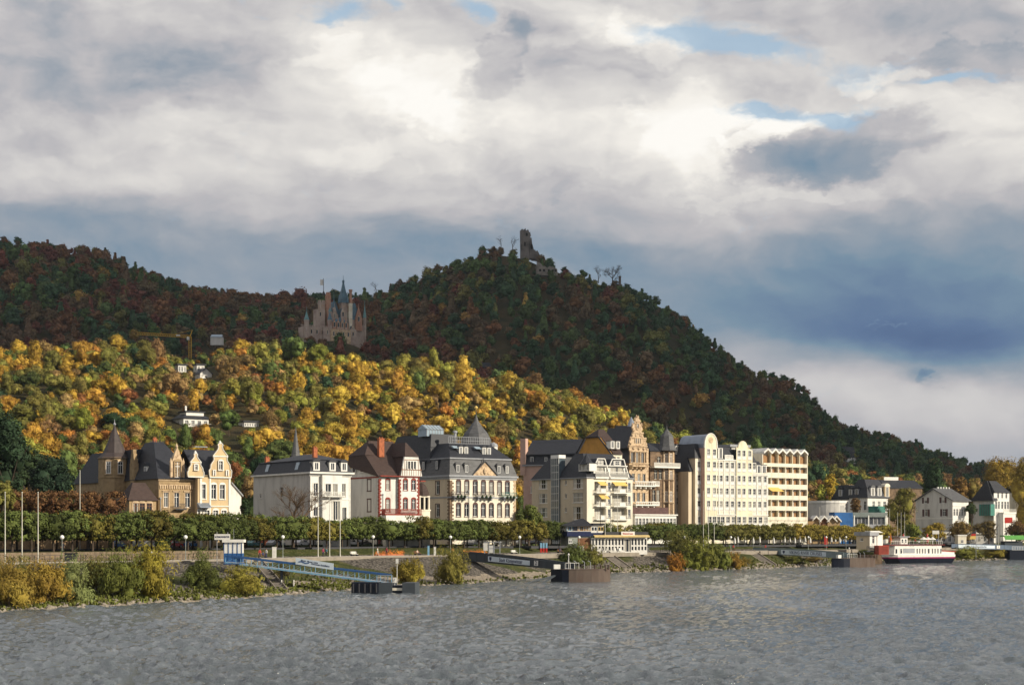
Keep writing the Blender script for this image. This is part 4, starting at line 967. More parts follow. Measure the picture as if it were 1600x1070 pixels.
# pediment
xm = b_.u(756.5); wp = (b_.u(775.5) - b_.u(738)) / 2; zt = b_.z(720)
pm = MB(); pm.prism([(xm - wp, ZE + .45), (xm + wp, ZE + .45), (xm, zt)], -.35, 2.5); po = b_.part('pediment', pm, SANDL)
pr = MB(); pr.tube((xm - wp - .1, -.42, ZE + .55), (xm, -.42, zt + .12), .16, n=5); pr.tube((xm + wp + .1, -.42, ZE + .55), (xm, -.42, zt + .12), .16, n=5); pr.tube((xm, .2, zt), (xm, .2, zt + 1.0), .15, .05)
b_.part('cornice', pr, SLATE, parent=po)
rv = MB(); rv.rings(xm, -.5, [(.05, ZE + .7), (.45, ZE + 1.1), (.5, ZE + 1.7), (.15, ZE + 2.3)], 8, sy=.5)
for s_ in (-1, 1): rv.rings(xm + s_ * 1.0, -.42, [(.05, ZE + .6), (.35, ZE + .9), (.1, ZE + 1.3)], 6, sy=.4)
b_.part('relief', rv, SANDL, parent=po)
for q in (1020, 1095, 1375, 1445): dormer(b_, b_.u(530 + q / 5.517), -.15, ZE + .95, 1.2, 2.0, 1.6, top='arch', roof=SLATEL, wall=SLATEL)
for q in (1045, 1090, 1245, 1287): dormer(b_, b_.u(530 + q / 5.517, 2.2), 1.9, b_.z(710.5, 3, 2), 1.0, 2.0, 2.5, top='gable', wall=WHITE)
for q in (1005, 1195): 
    x_ = b_.u(530 + q / 5.517, 2.6); m_ = MB(); m_.hull(rect(x_ - .9, x_ + .7, 1.9, 2.6, b_.z(700, 3, 2)), rect(x_ - .9, x_ + .7, 3.0, 3.4, b_.z(696, 3, 2))); b_.part('skylight', m_, ROOFGL)
for q, z_ in ((730, 733), (845, 732)): dormer(b_, -.15, b_.v(530 + q / 5.517), b_.z(733.5, 0, 4), 1.3, 2.2, 1.5, rz=-pi / 2, top='flat', wall=SLATE)
dormer(b_, .9, b_.v(664, .9), b_.z(710, 1, 7), 1.2, 1.7, 2, rz=-pi / 2, top='shed')
for p, w2 in ((718, 1.9), (757, 2.3), (795, 1.9)):
    m_ = MB(); x_ = b_.u(p, -.5); zb = b_.z(776.5); m_.box(x_ - w2, x_ + w2, -1.3, -.13, zb, zb + .25); m_.box(x_ - w2 + .3, x_ - w2 + .6, -.9, -.13, zb - .7, zb).box(x_ + w2 - .6, x_ + w2 - .3, -.9, -.13, zb - .7, zb)
    bo = b_.part('balcony', m_, LEAD); m_ = MB(); rail(m_, x_ - w2, x_ + w2, -1.25, zb + .25, 1.0, .22, .025); rail(m_, -1.25, -.1, x_ - w2, zb + .25, 1.0, .25, .025, 'y'); b_.part('railing', m_, TEAL if p > 790 else IRON, parent=bo)
    m_ = MB(); rr = random.Random(int(p))
    for k in range(3): m_.rings(x_ + (k - 1) * w2 * .5, -1.35, [(.02, zb - .3), (.32, zb - .1), (.34, zb + .3), (.05, zb + .6)], 6)
    b_.part('flower_box', m_, mat('flower box green', (.03, .05, .02), .9, .3), parent=bo)
# bell-roofed turret at the back
tx, ty = b_.u(744, 11), 11.0; R_ = (775 - 727) / 2 / F * b_.dist(tx, ty); Z = lambda p: b_.z(p, tx, ty)
tt = MB(); tt.rings(tx, ty, [(R_ * .92, 0), (R_ * .92, Z(694))], 8, pi / 8); to_ = b_.part('turret', tt, GREYW)
tt = MB(); tt.rings(tx, ty, [(R_ * 1.04, Z(695)), (R_ * 1.0, Z(688)), (R_ * .78, Z(677)), (R_ * .42, Z(667)), (R_ * .16, Z(658)), (.08, Z(648)), (.03, Z(640))], 8, pi / 8); b_.part('roof', tt, SLATEL, parent=to_)
tt = MB(); tt.rings(tx, ty, [(.1, Z(640)), (.5, Z(637)), (.1, Z(634))], 8); b_.part('finial', tt, AWN, parent=to_)
tt = MB(); x_ = b_.u(771, 7); tt.rings(x_, 7, [(1.0, zm), (1.0, b_.z(696, 9, 7))], 10); tt.k = 1; tt.rings(x_, 7, [(1.15, b_.z(696, 9, 7)), (.9, b_.z(692, 9, 7)), (.1, b_.z(689, 9, 7))], 10); b_.part('turret', tt, [WHITE, LEAD])

# downpipes on the town fronts
for nm in ('stone_villa', 'white_mansion', 'quoined_house', 'slate_villa'):
    r = bpy.data.objects[nm]; q = MB()
    for x_, zt_ in {'stone_villa': ((.3, 9.5),), 'white_mansion': ((1.2, 11.5),), 'quoined_house': ((.9, 11.5),), 'slate_villa': ((5.2, 13),)}[nm]: q.tube((x_, -.2, -.5), (x_, -.2, zt_), .07, n=6); q.box(x_ - .15, x_ + .15, -.3, -.1, zt_, zt_ + .3)
    q.obj('downpipe', LEAD, r)
# ---- G: pink house with long dark roof and ochre gable, set back
def C5(q): return 800 + q / 5.348
def Y5(q): return 640 + q / 5.348
b_ = B('pink_house', 818, 512, -25, 'set-back pink house with long dark roof and tall slab chimney', 'house')
YB = 12.0; XR = b_.u(914); ZE = b_.z(727)
b_.side(0, YB, -1, ZE, []); ops = [(b_.u(p), b_.z(770), 1.3, 2) for p in (832, 850)]
b_.front(0, XR, -1, ZE, ops); b_.win(ops); b_.body(0, XR, 0, YB, -1, ZE); b_.done([PINK])
r_ = MB(); hip(r_, -.3, XR + .2, -.4, YB + .3, ZE, .6, XR, .7, YB, b_.z(710)); b_.part('mansard', r_, SLATE)
r_ = MB(); gable_x(r_, .8, XR, .4, YB, b_.z(710) + .1, b_.z(689, 3, YB / 2), over=.5); hip(r_, .8, XR - .2, .5, YB - .1, b_.z(710), .9, XR - .3, YB * .46, YB * .54, b_.z(689.5, 3, YB / 2)); b_.part('roof', r_, SLATE)
e_ = MB(); e_.box(-.4, XR, -.5, 0, ZE - .2, ZE + .1).box(.4, XR, .3, .7, b_.z(711), b_.z(709.5)); b_.part('eaves', e_, LEAD)
ch = MB(); ch.box(-1.0, .8, -.3, 1.6, ZE - 3, b_.z(685)); b_.part('chimney', ch, PINK)
dormer(b_, b_.u(831), 0, ZE + .6, 1.6, 2.1, 1.6, top='flat', wall=SLATE); dormer(b_, b_.u(853), 0, ZE + .9, 1.4, 1.6, 1.6, top='shed', wall=SLATE)
b_ = B('ochre_gabled_house', 955, 474, 35, 'house with broad plain ochre gable under clipped dark roof', 'house')
YB = b_.v(901); ZE = b_.z(708); zt = b_.z(684, 0, YB * .5); y0_, y1_ = b_.v(937), b_.v(916); XR = b_.u(972)
w_ = MB(); w_.prismx([(0, -1), (YB, -1), (YB, ZE - .5), (y1_, zt), (y0_, zt), (0, ZE)], 0, .4); b_.part('gable', w_, OCHRE)
b_.front(.4, XR, -1, ZE, [(b_.u(960), b_.z(722), 1.0, 1.6), (b_.u(966), b_.z(722), 1.0, 1.6)]); b_.body(.4, XR, 0, YB, -1, ZE); b_.done([CREAM]); b_.win([(b_.u(960), b_.z(722), 1.0, 1.6), (b_.u(966), b_.z(722), 1.0, 1.6)])
zr = b_.z(670, 1, YB * .5); r_ = MB(); ym = (y0_ + y1_) / 2
r_.hull([(-.5, -.6, ZE - .2), (XR, -.6, ZE - .2), (XR, YB + .6, ZE - .7), (-.5, YB + .6, ZE - .7)], [(-.5, y0_ - .1, zt + .15), (XR, y0_ - .1, zt + .15), (XR, y1_ + .1, zt + .15), (-.5, y1_ + .1, zt + .15)])
r_.v[-8:] = [((.42 if abs(x + .5) < .01 else x), y, z) for x, y, z in r_.v[-8:]]
vo = MB()
for (a, c) in (((-.5, -.7, ZE - .3), (-.5, y0_ - .1, zt + .2)), ((-.5, YB + .7, ZE - .8), (-.5, y1_ + .1, zt + .2)), ((-.5, y0_ - .1, zt + .2), (-.5, y1_ + .1, zt + .2))): vo.tube(a, c, .22, n=4)
b_.part('verge', vo, SLATE)
r_.hull([(-.7, y0_ - .2, zt + .1), (XR, y0_ - .2, zt + .1), (XR, y1_ + .2, zt + .1), (-.7, y1_ + .2, zt + .1)], [(2.0, ym - .1, zr), (XR, ym - .1, zr), (XR, ym + .1, zr), (2.0, ym + .1, zr)])
b_.part('roof', r_, TILE)
for q in (835, 882): dormer(b_, b_.u(C5(q), 0), -.3, b_.z(Y5(325)), 1.3, 2.2, 2.0, top='flat')
b_ = B('dark_roofed_house', 962, 522, -20, 'tall dark roof with blue-grey corner turret beside ornate sandstone gable', 'house')
r_ = MB(); XR = b_.u(990); r_.box(0, XR, 0, 12, -1, b_.z(700)); b_.part('wall', r_, DKSTONE)
r_ = MB(); hip(r_, -1.5, XR, -.3, 13, b_.z(700), -.8, XR - .5, 3, 9, b_.z(665, 2, 4)); b_.part('roof', r_, SLATE)
q = MB(); tx = b_.u(987, 0); q.rings(tx, -.5, [(1.1, b_.z(720)), (1.1, b_.z(668)), (1.3, b_.z(667)), (.9, b_.z(660)), (.1, b_.z(652))], 8); b_.part('turret', q, ZINC)
q = MB(); q.hull(rect(1.2, 3.6, -.1, .5, b_.z(693)), rect(1.2, 3.6, .9, 1.3, b_.z(688))); b_.part('skylight', q, ROOFGL)

# ---- H: modern apartment block with balconies
b_ = B('apartment_block', 917, 440, 35, 'cream apartment block with stacked white balconies, yellow awnings and glazed stair shaft', 'apartments')
XR = b_.u(988.5); YB = b_.v(831); ZE = b_.z(746.5); XA = b_.u(928.5)
b_.front(0, XA, -1, ZE, [], mi=0)
lvl = [b_.z(Y5(q)) for q in (690, 803, 915)]; hh = lvl[0] - lvl[1]
rec = MB()
b_.front(XA, XR, -1, ZE, [((b_.u(C5(738)) ), z_ + .1, b_.u(C5(790)) - b_.u(C5(690)), hh - .75) for z_ in lvl] + [(b_.u(C5(900)), z_ + .1, b_.u(C5(962)) - b_.u(C5(835)), hh - .75) for z_ in lvl], dep=1.5)
s1 = [(b_.v(C5(260), 0), b_.z(Y5(q1), 0, b_.v(C5(260))), abs(b_.v(C5(298)) - b_.v(C5(220))) * .9, b_.z(Y5(q0)) - b_.z(Y5(q1))) for q0, q1 in ((582, 660), (697, 780), (815, 895))] 
s2 = [(b_.v(C5(450)), b_.z(Y5(q0 + 28)), .8, 1.2) for q0 in (590, 706, 824)]
s3_ = [(b_.v(C5(552)), b_.z(Y5(q1)), abs(b_.v(C5(598)) - b_.v(C5(505))) * .9, b_.z(Y5(q0)) - b_.z(Y5(q1))) for q0, q1 in ((572, 655), (690, 772), (808, 915))]
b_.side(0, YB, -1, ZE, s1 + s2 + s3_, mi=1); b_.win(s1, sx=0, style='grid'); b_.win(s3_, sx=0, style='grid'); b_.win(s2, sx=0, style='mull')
b_.body(0, XR, 0, YB, -1, ZE); b_.done([CREAM, CREAMB])  # flank wall takes a shaded beige, shade painted into the cream
for z_ in lvl:
    for a, c in ((690, 790), (835, 962)):
        x0, x1 = b_.u(C5(a)), b_.u(C5(c)); xm = (x0 + x1) / 2
        q = MB(); q.box(x0 - .1, x1 + .1, -1.0, 1.48, z_ - .18, z_); bo = b_.part('balcony', q, WHITE)
        q = MB(); rail(q, x0, x1, -.95, z_, 1.05, .25, .03); q.box(x0 + .35 * (x1 - x0), x0 + .75 * (x1 - x0), -1.02, -.98, z_ + .1, z_ + .95); b_.part('railing', q, WHITE, parent=bo)
        q = MB(); q.box(x0 + .03, x1 - .03, 1.45, 1.6, z_, z_ + hh - .5); q.k = 1
        for k in range(6): q.box(x0 + .05 + (x1 - x0 - .15) * k / 5, x0 + .13 + (x1 - x0 - .15) * k / 5, 1.38, 1.452, z_, z_ + hh - .6)
        b_.part('balcony_door', q, [M_GLASS, WHITEW])
for p in (C5(812), C5(980)):
    for z_ in lvl: window(b_.root, (b_.u(p), -.2, z_ + .6), .9, hh - 1.4, one=True, style='grid', frame=LEAD, ins=.16)
for (a, c, lv) in ((712, 775, 0), (835, 943, 0), (722, 790, 1)):
    x0, x1 = b_.u(C5(a)), b_.u(C5(c)); z_ = lvl[lv] + hh - .75; q = MB(); q.add([(x0, -.05, z_), (x1, -.05, z_), (x1, -1.3, z_ - .75), (x0, -1.3, z_ - .75), (x0, -.05, z_ + .08), (x1, -.05, z_ + .08), (x1, -1.3, z_ - .67), (x0, -1.3, z_ - .67)], [(0, 1, 2, 3), (4, 5, 6, 7), (0, 1, 5, 4), (1, 2, 6, 5), (2, 3, 7, 6), (3, 0, 4, 7)]).box(x0, x1, -1.33, -1.27, z_ - .95, z_ - .7); b_.part('awning', q, AWN)
c_ = MB(); c_.box(-.4, XR + .4, -.4, YB + .3, ZE, ZE + .25); b_.part('eaves', c_, LEAD)
zr = b_.z(709, 2, YB * .4); r_ = MB(); hip(r_, -.35, XR + .3, -.35, YB * .52, ZE + .25, XR * .16, XR * .8, YB * .2, YB * .34, zr)
hip(r_, -.3, XR + .2, YB * .54, YB + .2, ZE + .25, 2.2, XR * .7, YB * .6, YB * .78, zr - .6); b_.part('roof', r_, SLATE)
gs = MB(); ya, yb = b_.v(863.6), b_.v(875.5); gs.box(-.5, 1.6, yb, ya, -1, b_.z(714)); go = b_.part('stair_shaft', gs, mat('shaft glazing', (.10, .13, .15), .1, .1, 1, spec=.6))
gb = MB(); zt = b_.z(713)
for k in range(5): y_ = yb + (ya - yb) * k / 4; gb.box(-.58, -.505, y_ - .05, y_ + .05, -1, zt)
for k in range(14): gb.box(-.59, -.51, yb, ya, -1 + (zt + 1) * k / 13 - .05, -1 + (zt + 1) * k / 13 + .05)
gb.box(-.6, 1.7, yb - .1, ya + .1, zt, zt + .9); b_.part('glazing_bars', gb, WHITEW, parent=go)
for k in range(3): dormer(b_, -.1, b_.v(C5(572 + k * 32)), b_.z(Y5(512)), 1.3, b_.z(Y5(448)) - b_.z(Y5(512)), 2.5, rz=-pi / 2, top='flat', roof=SLATE)
q = MB(); tx_, ty_ = .9, b_.v(C5(600)); q.rings(tx_, ty_, [(2.0, b_.z(Y5(455))), (.05, b_.z(Y5(362))), ], 8); q.tube((tx_, ty_, b_.z(Y5(365))), (tx_, ty_, b_.z(Y5(345))), .05, .02); b_.part('turret_roof', q, SLATE)
for (a, c) in ((690, 800), (812, 958)):    # roof terraces with white glazed gables
    x0, x1 = b_.u(C5(a)), b_.u(C5(c)); z1 = b_.z(Y5(560)); z2 = b_.z(Y5(462)); z3 = b_.z(Y5(405)); xm = (x0 + x1) / 2
    q = MB(); q.box(x0, x1, -.6, .4, z1 - .4, z1); rail(q, x0, x1, -.55, z1, b_.z(Y5(515)) - z1, .3, .05); to_ = b_.part('roof_terrace', q, WHITE)
    q = MB(); q.box(x0 + .1, x1 - .1, .5, 4, z1, z2); q.k = 1
    q.prism([(x0 - .1, z2), (x1 + .1, z2), (x1 - 1.2, z3), (x0 + 1.0, z3)], .2, 5); q.k = 0
    q.tube((x1 + .4, -.5, z1), (x1 - 1.1, -.1, z3), .16, n=4).tube((x0 - .0, -.1, z2), (x0 + 1.0, -.1, z3), .16, n=4).box(x0 + .9, x1 - 1.1, -.2, .3, z3 - .1, z3 + .15).box(x0 - .2, x1 + .1, -.3, .3, z2 - .12, z2 + .12)
    b_.part('terrace_gable', q, [WHITE, SLATE], parent=to_)
    window(to_, (xm, .28, z1 + .2), (x1 - x0) * .75, z2 - z1 - .5, style='grid', one=True, sill=False); window(to_, (xm - .1, -.02, z2 + .25), (x1 - x0) * .42, (z3 - z2) * .6, style='grid', one=True, sill=False)

# ---- I: ornate sandstone gable house
def C9(q): return 960 + q / 5.345
def Y9(q): return 640 + q / 5.345
b_ = B('ornate_house', C9(122), 486, 35, 'narrow ornate sandstone house with tall carved stepped Renaissance gable', 'house')
XR = b_.u(C9(285)); ZG = b_.z(Y9(445)); x0 = 0
def opn(qs, y0, y1, w): return [(b_.u(C9(q)), b_.z(Y9(y1)), w, b_.z(Y9(y0)) - b_.z(Y9(y1))) for q in qs]
ops = opn((150, 190, 235), 355, 440, 1.15) + opn((205, 247), 530, 600, 1.1) + opn((200, 245), 690, 768, 1.1) + opn((158,), 530, 600, 1.1) + opn((160,), 690, 768, 1.1)
b_.front(0, XR, -1, ZG + 4.5, ops); b_.win(ops, surround=SANDL, arch=True, style='mull'); b_.side(0, 14, -1, ZG, [], mi=1); b_.body(0, XR, 0, 14, -1, ZG)
b_.done([SANDL, DKSTONE])
prof = [(122, 445), (122, 300), (140, 290), (128, 270), (135, 240), (152, 230), (150, 205), (165, 190), (158, 170), (150, 150), (152, 125), (170, 108), (178, 95), (172, 80), (186, 58), (200, 62), (214, 95), (208, 108), (228, 122), (232, 160), (222, 182), (238, 195), (240, 230), (262, 245), (258, 270), (268, 285), (272, 330), (275, 445)]
m_ = MB(); m_.prism([(b_.u(C9(a)), b_.z(Y9(c)) + (4.5 if c == 445 else 0)) for a, c in prof], -.12, .6)
go = b_.part('gable', m_, SANDL)
m_ = MB(); rr = random.Random(2)
for (a, c) in prof[1:-1]: m_.rings(b_.u(C9(a)), .1, [(.12, b_.z(Y9(c)) - .3), (.34, b_.z(Y9(c))), (.24, b_.z(Y9(c)) + .25), (.05, b_.z(Y9(c)) + .75)], 6)
for z_ in (Y9(300), Y9(232), Y9(190), Y9(345)):
    lim = [C9(a) for a, c in prof if abs(Y9(c) - z_) < 9]; m_.box(b_.u(min(lim)), b_.u(max(lim)), -.35, -.122, b_.z(z_) - .15, b_.z(z_) + .15)
for (a, c) in ((160, 320), (205, 320), (245, 320), (178, 210), (215, 210), (190, 100), (190, 160)): m_.rings(b_.u(C9(a)), -.2, [(.05, b_.z(Y9(c)) - .5), (.5, b_.z(Y9(c))), (.05, b_.z(Y9(c)) + .5)], 8, sy=.4)
for (a, c) in ((128, 445), (170, 445), (213, 445), (262, 445)): m_.rings(b_.u(C9(a)), -.25, [(.26, b_.z(Y9(c))), (.2, b_.z(Y9(c)) + .4), (.2, b_.z(Y9(350))), (.34, b_.z(Y9(345)))], 7)
b_.part('carving', m_, SANDL, parent=go)
for a in (178, 193, 208): window(go, (b_.u(C9(a)), -.32, b_.z(Y9(275))), .6, b_.z(Y9(232)) - b_.z(Y9(275)), arch=True, surround=SANDL, one=True, sill=False)
window(go, (b_.u(C9(190)), -.32, b_.z(Y9(160))), .8, 1.6, arch=True, surround=SANDL, one=True, sill=False)
r_ = MB(); gable_y(r_, .5, XR - .5, .6, 14, b_.z(Y9(300)), b_.z(Y9(140))); hip(r_, .5, XR - .5, .6, 14, ZG, XR / 2 - .1, XR / 2 + .1, .7, 14, b_.z(Y9(142))); b_.part('roof', r_, SLATE)
for (p, q0, q1, lo, hi) in ((0, 122, 280, 475, 440), (1, 145, 335, 640, 595), (1, 150, 365, 800, 765)):
    xa, xb = b_.u(C9(q0)), b_.u(C9(q1), -1); q = MB(); z_ = b_.z(Y9(lo)); q.box(xa, xb, -1.6, .02, z_, z_ + .4); z2 = b_.z(Y9(hi))
    for k in range(12): x_ = xa + (xb - xa) * (k + .5) / 12; q.rings(x_, -1.45, [(.12, z_ + .4), (.18, z_ + .6), (.1, z2 - .2)], 6)
    q.box(xa, xb, -1.6, -1.3, z2 - .25, z2)
    for k in range(4): q.box(xa + (xb - xa) * (k + .2) / 4, xa + (xb - xa) * (k + .3) / 4 + .15, -1.2, 0, z_ - .6, z_)
    b_.part('balcony', q, SANDL if p == 0 else WHITE)

# ---- J: turreted dark stone house
b_ = B('turreted_house', C9(300), 494, 35, 'dark brown stone house with slate-capped octagonal corner turret and white balconies', 'house')
XR = b_.u(C9(505)); ZE = b_.z(Y9(345)); YJ = 13
def opn(qs, y0, y1, w): return [(b_.u(C9(q)), b_.z(Y9(y1)), w, b_.z(Y9(y0)) - b_.z(Y9(y1))) for q in qs]
ops = opn((372,), 390, 445, 1.3) + opn((345, 385), 500, 580, 1.2) + opn((330, 365), 670, 765, 1.2)
b_.front(0, XR, -1, ZE, ops); b_.side(0, YJ, -1, ZE, []); b_.body(0, XR, 0, YJ, -1, ZE); b_.done([DKSTONE]); b_.win(ops, surround=DKSTONE, frame=CREAM)
r_ = MB(); hip(r_, -.4, XR + .3, -.4, YJ, ZE, 2.5, XR - 3, 4, 8, b_.z(Y9(270))); b_.part('roof', r_, SLATE)
tx, ty = b_.u(C9(438), .6), .6; R_ = (C9(512) - C9(400)) / 2 / F * b_.dist(tx, ty); Z = lambda q: b_.z(Y9(q), tx, ty)
q = MB(); q.rings(tx, ty, [(R_, -1), (R_, Z(345))], 8, pi / 8)
for z_ in (480, 600, 790, 350): q.rings(tx, ty, [(R_ * 1.02, Z(z_)), (R_ * 1.12, Z(z_) + .2), (R_ * 1.12, Z(z_) + .5), (R_ * 1.02, Z(z_) + .6)], 8, pi / 8)
to_ = b_.part('turret', q, DKSTONE)
q = MB(); q.rings(tx, ty, [(R_ * 1.65, Z(343)), (R_ * 1.5, Z(332)), (R_ * 1.24, Z(303)), (R_ * 1.08, Z(262)), (R_ * 1.0, Z(228)), (R_ * 1.0, Z(222)), (.15, Z(160)), (.04, Z(130))], 8, pi / 8); b_.part('roof', q, SLATEL, parent=to_)
for k in (-2, -1, 0, 1):
    a = radians(-90) + k * pi / 4 + pi / 4 - pi / 8 * 0; x_, y_ = tx + (R_ * .925) * cos(a), ty + (R_ * .925) * sin(a)
    for q0, q1 in ((370, 445), (512, 590), (685, 768)): window(to_, (x_, y_, Z(q1)), 1.0, Z(q0) - Z(q1), a + pi / 2, surround=SANDL, one=True, ins=-.02)
q = MB()
for k in range(8):
    a = 2 * pi * k / 8 + pi / 8; q.box(tx + R_ * cos(a) - .18, tx + R_ * cos(a) + .18, ty + R_ * sin(a) - .18, ty + R_ * sin(a) + .18, 2, Z(352))
b_.part('pilaster', q, SANDL, parent=to_)
for (lo, hi, xa, xb) in ((485, 445, -.2, XR + .2), (640, 600, -.4, b_.u(C9(350))), (800, 772, -.4, b_.u(C9(350)))):
    q = MB(); z_ = b_.z(Y9(lo)); z2 = b_.z(Y9(hi)); q.box(xa, xb, -2.2 if lo == 485 else -1.5, 0, z_, z_ + .35); rail(q, xa, xb, -2.1 if lo == 485 else -1.4, z_ + .35, z2 - z_ - .3, .35, .08); b_.part('balcony', q, WHITE)

# ---- K: white glazed restaurant annexe in front of them
b_ = B('glazed_annexe', C9(172), 478, 35, 'long low white glazed dining annexe at the foot of the turreted house', 'annexe')
XR = b_.u(C9(517)); ZE = b_.z(Y9(880)); n_ = 12
ops = [(XR * (k + .5) / n_, b_.z(Y9(975)), XR / n_ * .74, b_.z(Y9(905)) - b_.z(Y9(975))) for k in range(n_)]
b_.front(0, XR, -1, ZE, ops); b_.side(0, 5, -1, ZE, []); b_.body(0, XR, 0, 5, -1, ZE); b_.done([WHITE]); b_.win(ops, style='cross', sill=False)
q = MB(); q.box(-.3, XR + .3, -.4, 5.2, ZE, ZE + .35); b_.part('roof', q, WHITE)
q = MB(); q.box(.2, XR - .3, 3.2, 3.4, ZE + .35, ZE + 2.4)
b_.part('sign_band', q, PLUM)

# ---- L: big hotel
def C6(q): return 1040 + q / 5.944
def Y6(q): return 660 + q / 5.944
b_ = B('hotel', C6(345), 502, 35, 'long pale yellow hotel with arched barrel-roofed bay and rows of French windows', 'hotel')
XR = b_.u(C6(950)); YB = b_.v(C6(285)); ZB = -1
x_bay = b_.u(C6(460)); xb1, xb2 = b_.u(C6(650)), b_.u(C6(800)); zrow = [Y6(q) for q in (452, 575, 695, 815)]
ZT = b_.z(Y6(240)); ZM = b_.z(Y6(345)); ZL = b_.z(Y6(475))
cols_ = {'bay': (380, 435), 'a': (475, 515, 570, 620), 'b': (675, 720, 775), 'c': (823, 873, 923)}
wh = b_.z(Y6(362)) - b_.z(Y6(452)); wl = lambda q, r, w=1.15: (b_.u(C6(q + (r - Y6(362)) * .0)), b_.z(r), w, wh)
def rows(qs, rs, w=1.2, dx=0.): return [(b_.u(C6(q)) + dx, b_.z(r), w, wh) for q in qs for r in rs]
gnd = lambda qs: [(b_.u(C6(q)), b_.z(Y6(965)), 1.5, b_.z(Y6(872)) - b_.z(Y6(965))) for q in qs]
r4 = zrow; r3 = zrow[1:]
top = Y6(335)
oA = rows(cols_['bay'], r4 + [top]) + gnd((390, 435)); oa = rows(cols_['a'], r4) + gnd((490, 530, 580, 630)); ob = rows(cols_['b'], r4 + [top]) + gnd((675, 725, 780)); oc = rows((823,), r4) + rows((873, 923), r3) + gnd((830, 880, 930))
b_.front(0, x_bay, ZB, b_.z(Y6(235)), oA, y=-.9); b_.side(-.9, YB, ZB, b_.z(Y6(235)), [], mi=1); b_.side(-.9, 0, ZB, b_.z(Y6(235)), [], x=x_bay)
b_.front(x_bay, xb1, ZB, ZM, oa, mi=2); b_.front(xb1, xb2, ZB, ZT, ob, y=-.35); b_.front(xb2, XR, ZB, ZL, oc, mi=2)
b_.body(0, XR, 0, 16, ZB, ZL); b_.done([PALEY, PINK, CREAM])  # pink bay flank paints in the shaded stripe at the corner
for o_, y_ in ((oA, -.9), (oa, 0), (ob, -.35), (oc, 0)): b_.win(o_, y=y_, style='french', surround=WHITE, sill=False)
bp = MB()      # pilaster strips between the columns and floor bands
for q in (453, 495, 543, 595, 641): bp.box(b_.u(C6(q)) - .18, b_.u(C6(q)) + .18, -.14, -.002, b_.z(Y6(850)), ZM - .1)
for q in (848, 898, 945): bp.box(b_.u(C6(q)) - .2, b_.u(C6(q)) + .2, -.14, -.002, b_.z(Y6(850)), ZL - .1)
for q in zrow: bp.box(x_bay, xb1, -.1, -.004, b_.z(q) - .35, b_.z(q) - .22).box(xb2, XR, -.1, -.004, b_.z(q) - .35, b_.z(q) - .22)
b_.part('pilaster', bp, WHITE)
bs = MB(); bs.box(x_bay + .02, XR, -.3, -.148, b_.z(Y6(858)), b_.z(Y6(850))).box(x_bay, xb1, -.3, 0, ZM - .05, ZM + .3).box(xb2, XR + .3, -.35, 0, ZL - .05, ZL + .3); b_.part('cornice', bs, WHITE)
# arched top of the bay with barrel roof
xm, hw = x_bay / 2, x_bay / 2; z0_ = b_.z(Y6(235)); za = b_.z(Y6(100)); hgt = za - z0_
arc = [(xm - hw * cos(pi * i / 14), z0_ + hgt * sin(pi * i / 14) ** .75) for i in range(15)]
m_ = MB(); m_.prism(arc, -.9, -.4); go = b_.part('arched_gable', m_, PALEY)
m_ = MB(); m_.rings(0, 0, [(.9, 0), (.9, .1)], 12); oo = m_.obj('clock_relief', SANDL, go); oo.rotation_euler = (pi / 2, 0, 0); oo.location = (xm, -.9, z0_ + hgt * .55)
m_ = MB()
for i in range(14): m_.tube((arc[i][0], -.9, arc[i][1]), (arc[i + 1][0], -.9, arc[i + 1][1]), .2, n=4)
b_.part('cornice', m_, WHITE, parent=go)
m_ = MB(); yB_ = b_.v(C6(120), 0); m_.prism([(xm + (a - xm) * .97, z0_ + (c - z0_) * .96) for a, c in arc], -.39, 11); b_.part('barrel_roof', m_, ZINC)
m_ = MB(); m_.box(.05, x_bay - .05, -.3, 10.9, ZL, z0_ + .05); b_.part('barrel_wall', m_, SLATE)
r_ = MB(); hip(r_, x_bay + .05, xb1, 0, 15.5, ZM + .3, x_bay + .1, xb1, 2.2, 13, b_.z(Y6(222), 3, 2)); hip(r_, xb1, xb2 + .0, .3, 15, ZL + .3, xb1, xb2 - .4, 2.0, 13, ZT + .2); hip(r_, xb2 + .01, XR + .2, -.1, 15.5, ZL + .3, xb2 + .01, XR - 1.5, 2.6, 13, b_.z(Y6(345), 8, 2))
hip(r_, xb2 + .02, b_.u(C6(845)), -.2, 10, ZL + 4, xb2 + .03, b_.u(C6(808)), 1.5, 8, b_.z(Y6(228))); b_.part('roof', r_, SLATE)
for q in (480, 515): dormer(b_, b_.u(C6(q)), .15, ZM + .35, 1.7, b_.z(Y6(232)) - ZM - .2, 2.4, top='flat')
q = MB(); q.box(b_.u(C6(550)), b_.u(C6(625)), -.05, .3, ZM + .3, b_.z(Y6(292))); rail(q, b_.u(C6(550)), b_.u(C6(625)), -.1, ZM + .3, b_.z(Y6(300)) - ZM - .3, .5, .08); b_.part('roof_terrace', q, WHITE)
for q in (870, 918): dormer(b_, b_.u(C6(q)), .05, ZL + .35, 1.9, b_.z(Y6(375)) - ZL - .4, 2.4, top='flat')
m_ = MB(); m_.prism([(xb1, ZT), (xb2, ZT - .3), (xb2, ZT), (b_.u(C6(752)), ZT + .5)] + [(b_.u(C6(712)) + 2.0 * cos(pi * i / 8), ZT + .4 + 2.0 * sin(pi * i / 8) * 1.2) for i in range(9)] + [(xb1, ZT + .9)], -.36, .2); b_.part('curved_gable', m_, PALEY)
